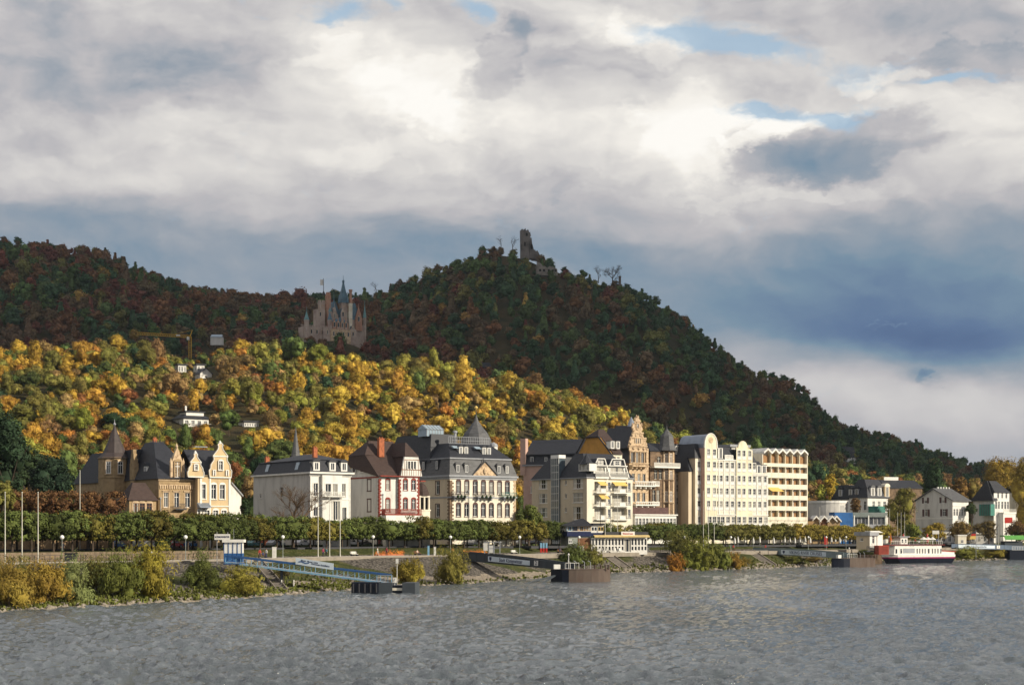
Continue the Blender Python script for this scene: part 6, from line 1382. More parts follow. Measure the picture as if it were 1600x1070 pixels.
# castle ruin on the summit
DR = 1296.0
def Cr(q): return 760 + q / 6.667
def Yr(q): return 340 + q / 6.667
RUIN = mat('ruin stone', (.17, .15, .135), .95, .3, .18, bump=.6, bscale=1)
b_ = B('castle_ruin', Cr(350), DR, 10, 'broken grey tower of a ruined castle on the highest summit', 'ruin', z0=zpx(400, DR)); Z = lambda q: b_.z(Yr(q))
rr = random.Random(9)
def ragged(pts, y0, y1, name):
    q = MB(); q.prism([(b_.u(Cr(a)), Z(c)) for a, c in pts], y0, y1); return b_.part(name, q, RUIN)
ragged([(374, 420), (370, 118), (384, 120), (385, 138), (396, 136), (398, 116), (410, 112), (412, 134), (426, 138), (428, 122), (440, 126), (444, 150), (456, 146), (464, 190), (452, 205), (470, 205), (474, 240), (478, 270), (488, 300), (500, 420)], 0, 9, 'keep')
ragged([(350, 440), (352, 300), (350, 280), (362, 270), (366, 245), (380, 238), (400, 250), (420, 235), (440, 250), (442, 440)], -2.5, 0, 'buttress'); ragged([(446, 430), (447, 245), (456, 240), (460, 290), (474, 310), (480, 430)], -1.8, -.02, 'buttress')
ragged([(478, 440), (480, 300), (492, 292), (500, 330), (512, 322), (522, 345), (534, 330), (548, 350), (562, 380), (566, 440)], 2, 4, 'broken_wall')
q = MB()
for a, c, w_, h_ in ((420, 190, 1.6, 2.4), (395, 300, 1.2, 3), (465, 330, 1.2, 3.5)): x_ = b_.u(Cr(a)); q.box(x_ - w_ / 2, x_ + w_ / 2, -2.56 if c > 250 else -.06, -2.3 if c > 250 else .2, Z(c), Z(c) + h_)
b_.part('opening_shade', q, DARKIN)  # dark boxes painted as shaded holes in the masonry
# rocks and lower wall below it
b_ = B('lower_castle_wall', Cr(530), 1240, 10, 'pale ruined wall remains among trees just below the castle tower', 'ruin', z0=zpx(432, 1240)); Z = lambda q: b_.z(Yr(q))
q = MB(); q.prism([(b_.u(Cr(a)), Z(c)) for a, c in ((520, 600), (528, 500), (545, 462), (570, 480), (590, 505), (610, 500), (632, 520), (660, 500), (700, 508), (738, 530), (745, 600))], 0, 5); b_.part('wall', q, mat('pale ruin stone', (.26, .23, .20), .95, .25, .2, bump=.6, bscale=1))
q = MB()
for a in (560, 600, 650, 690, 720): x_ = b_.u(Cr(a)); q.box(x_ - .8, x_ + .8, -.06, .2, Z(560), Z(535))
b_.part('opening_shade', q, DARKIN)  # solid dark boxes imitate the shade of window holes
D_ = 1300; q = MB(); q.rings(0, 0, [(2.0, -6), (2.0, 0), (1.0, .3), (.95, 5.5), (1.2, 5.7), (1.1, 6.6)], 10); o_ = q.obj('monument_column', RUIN); o_.location = (xpx(968.5, D_), D_, zpx(444.5, D_)); tag(o_, 'small dark stone column standing on the right-hand ridge', 'monument')
# bare trees
def bare_mesh(seed, h, spread, depth=4, r0=.22):
    rr = random.Random(seed); mb = MB()
    def br(p, d, l, r, k):
        q = p + d * l; mb.tube(p, q, r, r * .68, 5 if k > 2 else 4)
        if k == 0: return
        for i in range(rr.choice((2, 3, 3)) if k > 1 else 3):
            nd = (d + Vector((rr.gauss(0, 1), rr.gauss(0, 1), rr.gauss(.15, .6))) * spread).normalized(); br(q, nd, l * rr.uniform(.62, .82), r * .62, k - 1)
        if k > 1: br(p + d * l * .6, (d + Vector((rr.gauss(0, 1), rr.gauss(0, 1), .2)) * spread * 1.3).normalized(), l * .6, r * .5, k - 2)
    br(Vector((0, 0, -.3)), Vector((0, 0, 1)), h * .3, r0, depth); return mb
def bare_tree(px, D, py_base, h, label, seed, depth=4, spread=.5, r0=.2, leaves=None):
    e = empty('bare_tree', (xpx(px, D), D, zpx(py_base, D)), 0, label, 'tree')
    bare_mesh(seed, h, spread, depth, r0).obj('branches', M_BARK, e)
    return e
bare_tree(783, 1298, 386, 11, 'first leafless tree on the summit ridge left of the ruin', 1, 4, .6, .3); bare_tree(801, 1296, 391, 13, 'leafless tree on the summit ridge nearest the ruin tower', 2, 4, .6, .35)
bare_tree(935, 1300, 442, 15, 'thin leafless tree on the ridge left of the small column', 3, 5, .6, .35); bare_tree(957, 1300, 446, 19, 'round-crowned bare tree standing right beside the small column', 5, 6, .7, .5); bare_tree(588, 1480, 460, 14, 'bare tree on the skyline just right of the palace', 8, 4, .6, .35)
# ================= PROMENADE, BANK =================
def gz(px, D): return ground(px, D)
def place(px, D): return (xpx(px, D), D, gz(px, D))
def d_row(px, off): return d_top(px) + off
# clipped trees in two rows
def clip_proto(i):
    v, f = crown_np(500 + i, 90, 34, 2.75, 1.9, 4.15, .30, shape='box', core=.72, cr=.22)
    me = mesh_np('crown', v, f, M_LEAF); tr = MB(); tr.rings(0, 0, [(.26, -.3), (.19, .3), (.16, 2.0), (.13, 3.0)], 7)
    for k in range(4): a = k * pi / 2 + i; tr.tube((0, 0, 1.9), (1.4 * cos(a), 1.4 * sin(a), 3.0), .09, .05, 5)
    return me, tr.mesh('trunk', M_BARK)
CL = [clip_proto(i) for i in range(4)]
rng = np.random.default_rng(21)
cl_list = []
for row, off in ((0, 26), (1, 33)):
    px = -14.0 + row * 8
    while px < 1392:
        D = d_row(px, off)
        if row == 0 and 874 < px < 1018: pass
        else: cl_list.append([px, D + rng.uniform(-.6, .6), row])
        px += 5.4 * F / D * .62 * rng.uniform(.92, 1.08) / 1.0
cl_list.sort(key=lambda q: (q[2], q[0]))
cnt = {}
for q in cl_list: cnt[(q[2], landmark(q[0]))] = cnt.get((q[2], landmark(q[0])), 0) + 1
seen = {}
for px, D, row in cl_list:
    lm = landmark(px); key = (row, lm); i = seen.get(key, 0); seen[key] = i + 1
    lab = f"clipped tree in the {'front' if row == 0 else 'back'} row before {lm}" + (f', {ORD[min(i, 11)]} from left' if cnt[key] > 1 else '')
    e = empty('clipped_tree', place(px, D), rng.uniform(0, 6.28), lab, 'tree', 'clipped trees lining the promenade'); s_ = lerp(px, [0, 500, 1100, 1400], [1.08, 1.0, 1.0, 1.0]) * rng.uniform(.9, 1.05); e.scale = (s_ * rng.uniform(.88, 1.02), s_, s_ * rng.uniform(.9, 1.07))
    cm, tm = CL[int(rng.integers(0, 4))]
    c = bpy.data.objects.new('crown', cm); COL.objects.link(c); c.parent = e
    g = np.array([.085, .105, .026]) if px < 1120 else (np.array([.14, .13, .03]) if px < 1230 else np.array([.24, .19, .035]))
    if rng.random() < .22: g = g * .5 + np.array([.10, .07, .012])
    c.color = (*(g * rng.uniform(.65, 1.3)), 1)
    tr_ = bpy.data.objects.new('trunk', tm); COL.objects.link(tr_); tr_.parent = e
# single trees near the town: px, D, base z auto, crown top py, half width px, kind, colour, label
def big_tree(px, D, top_py, wpx, kind, col, label, bottom=None, var=0, seedn=None, name='tree'):
    z = gz(px, D); H_ = (zpx(top_py, D) - z); R_ = wpx / F * D
    cm, tm = proto(kind, var); base = {'broad': (6.6, 12.6), 'tall': (5.2, 14.4), 'airy': (6.0, 13.4), 'conifer': (4.4, 16)}[kind]
    e = empty(name, (xpx(px, D), D, z - .2), rng.uniform(0, 6.28), label, 'tree'); e.scale = (R_ / base[0], R_ / base[0], H_ / base[1])
    c = bpy.data.objects.new('crown', cm); COL.objects.link(c); c.parent = e; c.color = (*col, 1)
    t_ = bpy.data.objects.new('trunk', tm); COL.objects.link(t_); t_.parent = e; return e
def dense(seedn, R, H, zc, ncl, per, size, **kw):
    v, f = crown_np(seedn, ncl, per, R, H, zc, size, **kw); return mesh_np('crown', v, f, M_LEAF)
def own_tree(px, D, top_py, bot_py, wpx, col, label, seedn, ncl=150, per=36, leaf=.42, name='tree', **kw):
    if 'shape' not in kw: kw['shape'] = 'lobes'; wpx *= 1.12; ncl = int(ncl * 1.3); kw.setdefault('core', .5)
    if kw['shape'] == 'lobes': kw['cr'] = min(kw.get('cr', .2), .19)
    z = gz(px, D); zt = zpx(top_py, D) - z; zb = max(.6, zpx(bot_py, D) - z); R_ = wpx / F * D
    e = empty(name, (xpx(px, D), D, z), 0, label, 'tree'); me = dense(seedn, R_ * .88, (zt - zb) / 2 * .92, (zt + zb) / 2, ncl, per, leaf, **kw)
    c = bpy.data.objects.new('crown', me); COL.objects.link(c); c.parent = e; c.color = (*col, 1)
    trunk_mb((zt + zb) / 2, .35, R_, (zt + zb) / 2, seedn, 7).obj('trunk', M_BARK, e); return e
own_tree(12, 300, 628, 800, 46, (.028, .050, .024), 'tall dark cedar at the left edge of the town', 61, 190, leaf=.36, name='cedar_tree', cr=.26)
own_tree(82, 306, 700, 800, 40, (.022, .040, .022), 'broad dark evergreen between left cedar and pointed stone tower', 62, 160, leaf=.34, name='cedar_tree', droop=.5)
own_tree(45, 330, 690, 800, 34, (.035, .055, .022), 'dark evergreen filling the gap behind the two left conifers', 63, 120, leaf=.4, name='cedar_tree')
own_tree(5, 290, 745, 805, 22, (.14, .13, .03), 'olive tree low at left edge beneath the tall cedar', 64, 80, 30)
for i, (px, w_) in enumerate(((25, 26), (62, 26), (100, 26), (138, 26), (172, 24))):
    own_tree(px, 298, 769, 812, w_, (.13, .065, .028), ['russet hedge tree at left edge under tall cedar', 'second russet hedge tree from the left edge', 'russet hedge tree below broad dark evergreen', 'russet hedge tree left of the stone annexe', 'russet hedge tree touching the stone annexe'][i], 70 + i, 90, 30, leaf=.3, shape='box', cr=.3, core=.6, name='hedge_tree')
own_tree(382, 322, 775, 815, 10, (.03, .05, .02), 'dark green bush between white outhouse and white mansion', 80, 60, 26, leaf=.3)
own_tree(826, 400, 786, 830, 22, (.11, .13, .03), 'green tree between slate villa and apartment block', 81, 110, 30, leaf=.34)
own_tree(812, 398, 795, 830, 12, (.09, .11, .03), 'small green tree close against slate villa corner', 82, 70, 26, leaf=.3)
own_tree(1556, 725, 696, 838, 40, (.30, .20, .032), 'great golden plane tree towering at the right edge', 83, 260, 44, leaf=.5, core=.6, cr=.22)
own_tree(1606, 690, 700, 846, 36, (.28, .20, .035), 'golden tree cut off by the right edge', 84, 200, 40, leaf=.5, core=.55, cr=.22)
own_tree(1518, 690, 735, 835, 26, (.17, .13, .03), 'olive brown tree left of the golden plane tree', 85, 130, 34, leaf=.5)
own_tree(1463, 690, 709, 800, 23, (.030, .055, .022), 'dark green conifer rising behind the white gabled house', 86, 170, 34, leaf=.5, cr=.26)
own_tree(1500, 690, 738, 800, 20, (.19, .11, .03), 'russet tree behind the white gabled house ridge', 87, 120, 30, leaf=.5)
own_tree(1412, 618, 751, 840, 27, (.16, .145, .03), 'olive yellow tree between mansard and white gabled houses', 88, 160, 36, leaf=.42)
own_tree(1300, 665, 738, 790, 16, (.38, .26, .03), 'bright yellow tree behind the round hall', 89, 100, 30, leaf=.45); own_tree(1283, 640, 752, 800, 14, (.20, .20, .03), 'yellow-green tree just left behind the round hall', 90, 90, 30, leaf=.45)
own_tree(1338, 608, 772, 815, 12, (.17, .10, .04), 'small brownish tree in front of the mansard house', 91, 80, 26, leaf=.4, core=.4)
own_tree(1518, 640, 783, 812, 11, (.05, .07, .025), 'dark round shrub tree between white gabled and riverside houses', 92, 70, 26, leaf=.4)
for i, (px, w_, c_) in enumerate(((1345, 22, (.25, .22, .035)), (1382, 22, (.17, .19, .035)), (1425, 24, (.15, .17, .03)), (1462, 24, (.28, .2, .03)), (1500, 26, (.18, .12, .035)), (1545, 26, (.14, .10, .035)), (1588, 22, (.16, .09, .035)))):
    own_tree(px, 590 + 6 * i, 815 - (5 if i > 3 else 0), 849, w_, c_, ['yellowish shrub right of the clipped rows', 'olive shrub behind the three riverside poles', 'green shrub before the flat pavilion end', 'golden shrub in front of the white gabled house', 'brown hedge below the white gabled house corner', 'brown hedge before the riverside house', 'reddish brown hedge at right edge'][i], 100 + i, 150, 26, leaf=.4, shape='lobes', core=.45, name='shrub')
# bare tree before the white mansion
e = empty('bare_tree', place(458, 333), 0, 'wide leafless tree in front of the white mansion', 'tree')
bare_mesh(12, 13.0, .5, 6, .30).obj('branches', mat('bare twigs', (.13, .085, .05), .9, .15), e); e.scale = (1.25, 1.0, 1.0)
# shrubs on the bank: px, base row, half width px, height px, colour, label
def bank_D(px, py):
    for D in np.arange(d_shore(px) + .5, d_top(px) + 12, .5):
        if YH - (ground(px, D) - HC) * F / D <= py: return float(D)
    return d_shore(px) + 1
BUSH = [(12, 950, 48, 66, (.22, .155, .03), 'golden willow shrub cut by the left edge'), (68, 944, 44, 62, (.25, .17, .03), 'second golden willow shrub from the left edge'), (30, 925, 46, 48, (.13, .13, .03), 'olive shrub behind the two golden willows'), (112, 940, 40, 62, (.17, .19, .065), 'silvery green willow shrub beside golden willow'),
    (150, 925, 34, 50, (.14, .13, .03), 'dark brownish shrub behind the silvery willow'), (190, 934, 42, 66, (.125, .14, .03), 'deep green shrub left of the tall golden shrub'), (238, 934, 46, 78, (.25, .21, .03), 'tallest golden green shrub on the left bank'), (315, 917, 33, 50, (.10, .115, .028), 'rounded dark green shrub left of the blue gangway'),
    (378, 930, 38, 44, (.24, .21, .035), 'yellow green shrub under the blue gangway'), (442, 906, 14, 22, (.09, .075, .03), 'small brown shrub below the blue gangway'), (640, 913, 28, 36, (.24, .19, .03), 'yellow shrub right of the dark landing stage'), (708, 912, 34, 52, (.19, .165, .035), 'bushy olive shrub left of the dark footbridge'),
    (900, 882, 26, 28, (.10, .12, .03), 'green shrub behind the rusty landing stage'), (924, 880, 20, 24, (.14, .13, .03), 'small olive shrub right behind rusty landing stage'), (1055, 893, 18, 24, (.32, .15, .025), 'orange shrub at the foot of the long green thicket'), (1060, 876, 28, 40, (.13, .125, .03), 'brownish green shrub above the orange shrub'), (1092, 890, 30, 42, (.16, .165, .03), 'large green shrub in the middle of thicket'), (1120, 888, 26, 34, (.14, .15, .03), 'green shrub right part of the thicket'),
    (1146, 889, 17, 24, (.28, .17, .03), 'golden orange shrub at right end of thicket'), (1165, 886, 12, 14, (.2, .15, .03), 'low golden shrub beside third footbridge foot'), (1240, 880, 22, 10, (.14, .14, .03), 'low shrub beneath the grey lettered footbridge'), (1270, 878, 20, 9, (.18, .13, .03), 'low brownish shrub under the grey footbridge end'),
    (1470, 873, 20, 10, (.22, .19, .03), 'yellowish shrub right of the white boat'), (1510, 872, 26, 15, (.2, .2, .035), 'yellow green shrub under the far right footbridge'), (1555, 871, 26, 15, (.24, .19, .03), 'golden shrub at the far right bank'), (1350, 872, 20, 14, (.13, .14, .03), 'olive scrub on the bank under the pale ticket hut'), (1382, 870, 12, 10, (.16, .15, .03), 'small scrub beneath the red container'), (1440, 850, 34, 17, (.15, .18, .03), 'green shrub above the right footbridge')]
def bush_mesh(seedn, dens=1.0, leaf=.42):
    v, f = crown_np(seedn, int(150 * dens), 38, 1.08, .70, .38, leaf, long=2.6, core=.5, cr=.15, droop=.35, shape='lobes')
    v2, f2 = crown_np(seedn + 1, int(60 * dens), 14, .92, .62, .62, leaf, long=3.0, core=0, cr=.26, droop=-.3)
    f = np.concatenate([f, f2 + len(v)]); v = np.concatenate([v, v2]); v[:, 2] = np.maximum(v[:, 2], -.1); return mesh_np('foliage', v, f, M_LEAF)
for i, (px, py, hw, hp, col, lab) in enumerate(BUSH):
    D = bank_D(px, py); D = max(D, d_shore(px) + .6); R_ = hw / F * D; H_ = hp / F * D
    if py < 852: D = d_top(px) + 8
    e = empty('bank_shrub', place(px, D), rng.uniform(0, 6), lab, 'shrub', 'shrubs growing on the river bank'); e.scale = (R_ / 1.05, R_ / 1.05, H_ / 1.08)
    me = bush_mesh(300 + i, 1.0 if hw > 20 else .6, .052 * (1 if hw > 30 else 1.5))
    c = bpy.data.objects.new('foliage', me); COL.objects.link(c); c.parent = e; c.color = (*col, 1)
    st = MB(); rr = random.Random(i)
    for k in range(9): a = rr.uniform(0, 6.28); st.tube((0.1 * cos(a), .1 * sin(a), -.1), (.6 * cos(a), .6 * sin(a), .7), .018, .006, 4)
    st.obj('stem', M_BARK, e)
e = empty('round_bush', place(254, d_top(254) + 22), 0, 'dark clipped round bush on the lawn left of the lamp', 'bush'); me = mesh_np('foliage', *crown_np(401, 90, 36, 1.15, 1.0, .9, .16, shape='box', core=.8, cr=.2), M_LEAF); c = bpy.data.objects.new('foliage', me); COL.objects.link(c); c.parent = e; c.color = (.035, .055, .02, 1)
# grass and weeds along the water's edge
gvv, gff = [], []; off = 0; rg = np.random.default_rng(8)
for k in range(5200):
    px = rg.uniform(-20, 1620); D = d_shore(px) + abs(rg.normal(0, .22)) * (d_top(px) - d_shore(px)) * (1.0 if px < 560 or px > 850 else .35) + .4
    if not (px < 560 or 930 < px < 1330 or px > 1440) and rg.random() < .75: continue
    x, z = xpx(px, D), ground(px, D); h = rg.uniform(.15, .55)
    for j in range(3):
        a = rg.uniform(0, pi); w_ = .25; dx, dy = cos(a) * w_, sin(a) * w_; lx, ly = rg.uniform(-.2, .2, 2)
        gvv += [(x - dx, D - dy, z - .05), (x + dx, D + dy, z - .05), (x + dx * .4 + lx, D + dy * .4 + ly, z + h), (x - dx * .4 + lx, D - dy * .4 + ly, z + h)]; gff.append((off, off + 1, off + 2, off + 3)); off += 4
me = mesh_np('bank_grass', np.array(gvv), np.array(gff), foliage_mat('grass blades', (.12, .13, .03))); o_ = bpy.data.objects.new('bank_grass', me); COL.objects.link(o_); tag(o_, 'rough grass and weeds along the foot of the bank', 'grass', kind='stuff')
# rocks at the water line
def rock_mesh(seedn):
    rr = random.Random(seedn); q = MB(); q.rings(0, 0, [(.5 * rr.uniform(.7, 1), -.3), (.62 * rr.uniform(.8, 1.1), 0), (.45 * rr.uniform(.8, 1.1), .28), (.12, .42)], 7); q.v = [(x * rr.uniform(.8, 1.2), y * rr.uniform(.8, 1.2), z * rr.uniform(.8, 1.2)) for x, y, z in q.v]; return q
q = MB()
for k in range(1500):
    px = rg.uniform(-10, 1610); D = d_shore(px) + rg.uniform(-1.2, 4.5); r = rock_mesh(k % 9); s_ = rg.uniform(.25, 1.0) * (1.2 if px > 940 else .8); a = rg.uniform(0, 6.28); x0, z0 = xpx(px, D), max(ground(px, D), -.3); ca, sa = cos(a), sin(a)
    q.add([(x0 + s_ * (x * ca - y * sa), D + s_ * (x * sa + y * ca), z0 + s_ * z) for x, y, z in r.v], r.f)
o_ = q.obj('shore_stones', mat('shore stones', (.26, .225, .18), .95, .3, .7)); tag(o_, 'loose stones lying along the water line', 'stones', kind='stuff')
# low stone wall behind the lower promenade, drawn along it
def strip(name, mats, px0, px1, off, y0z, y1z, th, label=None, cat=None, step=12, group=None, parent=None):
    P_ = [(xpx(p, d_top(p) + off), d_top(p) + off, p) for p in np.arange(px0, px1 + .1, step)]; q = MB()
    for (a, b2) in zip(P_[:-1], P_[1:]):
        za0, za1, zb0, zb1 = y0z(a[2]), y1z(a[2]), y0z(b2[2]), y1z(b2[2]); n_ = Vector((b2[1] - a[1], -(b2[0] - a[0]), 0)).normalized() * th
        q.hull([(a[0], a[1], za0), (a[0] + n_.x, a[1] + n_.y, za0), (b2[0] + n_.x, b2[1] + n_.y, zb0), (b2[0], b2[1], zb0)], [(a[0], a[1], za1), (a[0] + n_.x, a[1] + n_.y, za1), (b2[0] + n_.x, b2[1] + n_.y, zb1), (b2[0], b2[1], zb1)])
    o = q.obj(name, mats, parent); tag(o, label, cat, group); return o
strip('promenade_wall', mat('wall stone', (.20, .15, .10), .9, .25, 1.3, bump=.5), -60, 352, 12.7, lambda p: z_top(p) - .3, lambda p: z_street(p) + .12, .35, 'low brown stone wall behind the left promenade railing', 'wall')
strip('promenade', mat('promenade paving', (.27, .235, .19), .9, .12, .5), -80, 1700, 7.0, lambda p: z_top(p) - .9, lambda p: z_top(p) + .02, 6.4)['kind'] = 'structure'
strip('street', mat('asphalt', (.055, .055, .06), .9, .12, .3), -100, 1450, 58, lambda p: z_street(p) - .2, lambda p: z_street(p) + .36, 20)['kind'] = 'structure'
strip('embankment_kerb', mat('kerb stone', (.34, .31, .27), .9, .15, .8), -60, 1250, .45, lambda p: z_top(p) - 1.2, lambda p: z_top(p) + .12, .45)['kind'] = 'structure'
# garden wall along the street at far left, seen between trunks
strip('garden_wall', mat('garden wall stone', (.36, .24, .13), .9, .3, 1.2, bump=.5), -60, 330, 44, lambda p: z_street(p) - .2, lambda p: z_street(p) + 2.3, .4, 'brown rubble garden wall seen between trunks at left', 'wall')
strip('hedge', foliage_mat('hedge leaves', (.06, .075, .022)), 335, 1250, 40, lambda p: z_street(p) - .2, lambda p: z_street(p) + .8, .9, 'long low hedge between the tree rows and parked cars', 'hedge')
# railing of the left promenade
e = empty('railing', place(30, d_top(30) + .6), 0, 'dark iron railing along the edge of left promenade', 'railing'); q = MB(); r0 = e.location; pp = None
for p in np.arange(30, 346, 8.0):
    D = d_top(p) + .6; x, y, z = xpx(p, D) - r0.x, D - r0.y, z_top(p) + .1 - r0.z; q.tube((x, y, z), (x, y, z + 1.0), .045, n=4)
    if pp:
        for h in (.5, 1.0): q.tube((pp[0], pp[1], pp[2] + h), (x, y, z + h), .035, n=4)
    pp = (x, y, z)
q.obj('rails', IRON, e)
# steps cut into the embankment
def stair(px0, pxb, label, w_=2.6):
    q = MB(); n = 18; da, db = d_top(px0), d_shore(pxb) + 6
    A = Vector((xpx(px0, da), da, z_top(px0) + .05)); Bv = Vector((xpx(pxb, db), db, ground(pxb, db) + .1)); d = (Bv - A); s_ = Vector((d.y, -d.x, 0)).normalized() * w_ / 2
    for i in range(n):
        a, b2 = A + d * (i / n), A + d * ((i + 1) / n); zt = a.z
        q.hull([tuple(v_) for v_ in (Vector((a.x, a.y, b2.z - .4)) - s_, Vector((a.x, a.y, b2.z - .4)) + s_, Vector((b2.x, b2.y, b2.z - .4)) + s_, Vector((b2.x, b2.y, b2.z - .4)) - s_)], [tuple(v_) for v_ in (Vector((a.x, a.y, zt)) - s_, Vector((a.x, a.y, zt)) + s_, Vector((b2.x, b2.y, zt)) + s_, Vector((b2.x, b2.y, zt)) - s_)])
    o = q.obj('steps', mat('step stone', (.16, .14, .12), .9, .2, 1)); tag(o, label, 'steps')
    for s2 in (-1, 1):
        q = MB(); u_ = s_ * s2 * 1.15; k = .14; q.hull([tuple(A + u_ * 1.0 + Vector((0, 0, -.6))), tuple(A + u_ * 1.12 + Vector((0, 0, -.6))), tuple(Bv + u_ * 1.12 + Vector((0, 0, -.5))), tuple(Bv + u_ + Vector((0, 0, -.5)))], [tuple(A + u_ + Vector((0, 0, .35))), tuple(A + u_ * 1.12 + Vector((0, 0, .35))), tuple(Bv + u_ * 1.12 + Vector((0, 0, .35))), tuple(Bv + u_ + Vector((0, 0, .35)))])
        q.obj('cheek', mat('pale kerb stone', (.34, .29, .23), .9, .15, 1), o)
stair(943, 978, 'stone steps down the bank right of the rusty landing stage'); stair(1170, 1205, 'stone steps under the grey lettered footbridge'); stair(398, 440, 'narrow stone steps beneath the blue gangway', 1.4)
# lamps
def lamp():
    e = empty('street_lamp', (0, 0, 0), 0, 'x', 'street lamp', 'globe lamps on the promenade')
    q = MB(); q.rings(0, 0, [(.11, -.1), (.09, .4), (.055, .5), (.045, 3.45), (.12, 3.5)], 8); q.obj('pole', mat('lamp pole grey', (.30, .33, .30), .5, .08), e)
    q = MB(); q.rings(0, 0, [(.1, 3.5)] + [(.33 * sin(pi * k / 9), 3.82 - .33 * cos(pi * k / 9)) for k in range(1, 9)] + [(.04, 4.16)], 12); q.obj('globe', mat('opal glass', (.85, .85, .80), .25, .02), e, smooth=True); return e
L0 = lamp(); LAMPS = [(97, 'globe lamp standing right of the three left poles'), (290, 'globe lamp left of the blue ticket kiosk'), (442, 'globe lamp left of the three middle flagpoles'), (583, 'globe lamp right of the three middle flagpoles'), (704, 'globe lamp above the bushy olive shrub'), (812, 'globe lamp above the Stadt sign footbridge'), (905, 'globe lamp in front of the restaurant pavilion'), (1070, 'globe lamp above the green thicket'), (1142, 'globe lamp in front of the hotel'), (1263, 'globe lamp above the grey lettered footbridge'), (1291, 'globe lamp left of the red banner kiosk'), (1389, 'globe lamp by the white ticket hut'), (1322, 'globe lamp just left of the white ticket hut')]
for i, (px, lab) in enumerate(LAMPS):
    lab = lab.replace('Stadt sign footbridge', 'dark footbridge'); D = d_top(px) + (3.0 if i < 8 else 8.0)
    if i == 0: L0.location = place(px, D); L0['label'] = lab
    else: copy_tree(L0, place(px, D), label=lab)
# poles
PW = mat('pole white', (.62, .60, .52), .5, .1)
def pole(px, D, top_py, lab, group='bare flagpoles along the promenade', m=None, r=.085):
    z = gz(px, D); h = zpx(top_py, D) - z; e = empty('flagpole', (xpx(px, D), D, z), 0, lab, 'flagpole', group)
    q = MB(); q.rings(0, 0, [(r * 1.6, -.2), (r * 1.3, .3), (r, .6), (r * .6, h)], 8); q.obj('pole', m or PW, e); q = MB(); q.rings(0, 0, [(.04, h), (.12, h + .08), (.02, h + .2)], 8); q.obj('finial', m or PW, e)
for px, off, tp, lab in ((8, 2, 770, 'leftmost of three white flagpoles at left edge'), (34.5, 2, 770, 'middle of three white flagpoles at left edge'), (59.5, 2, 770, 'rightmost of three white flagpoles at left edge'), (125, 36, 736, 'tall white flagpole in front of the stone villa'),
    (497, 2, 773, 'leftmost of three flagpoles right of blue gangway kiosk'), (515, 2, 773, 'middle of three flagpoles above blue gangway'), (531.5, 2, 773, 'rightmost of three flagpoles above blue gangway'), (938, 12, 782, 'dark slim pole left of the restaurant flagpoles'), (945.5, 6, 773, 'leftmost of three flagpoles before the restaurant'), (954.5, 6, 773, 'middle of three flagpoles before the restaurant'), (965, 6, 773, 'rightmost of three flagpoles before the restaurant'),
    (1099, 8, 768, 'leftmost and tallest of three flagpoles before hotel'), (1107, 8, 786, 'middle of three flagpoles before hotel'), (1116, 8, 790, 'rightmost of three flagpoles before hotel'), (1281, 34, 793, 'grey pole before the market stalls'), (1390, 30, 795, 'pale pole left of the three riverside poles'), (1402.5, 6, 801, 'leftmost of three poles behind the white boat'), (1408, 6, 801, 'middle of three poles behind the white boat'), (1413.5, 6, 801, 'rightmost of three poles behind the white boat'),
    (1556, 20, 808, 'left of three far poles before riverside house'), (1560, 20, 808, 'middle of three far poles before riverside house'), (1564, 20, 808, 'right of three far poles before riverside house')):
    pole(px, d_top(px) + off, tp, lab, m=IRON if px == 938 else None)
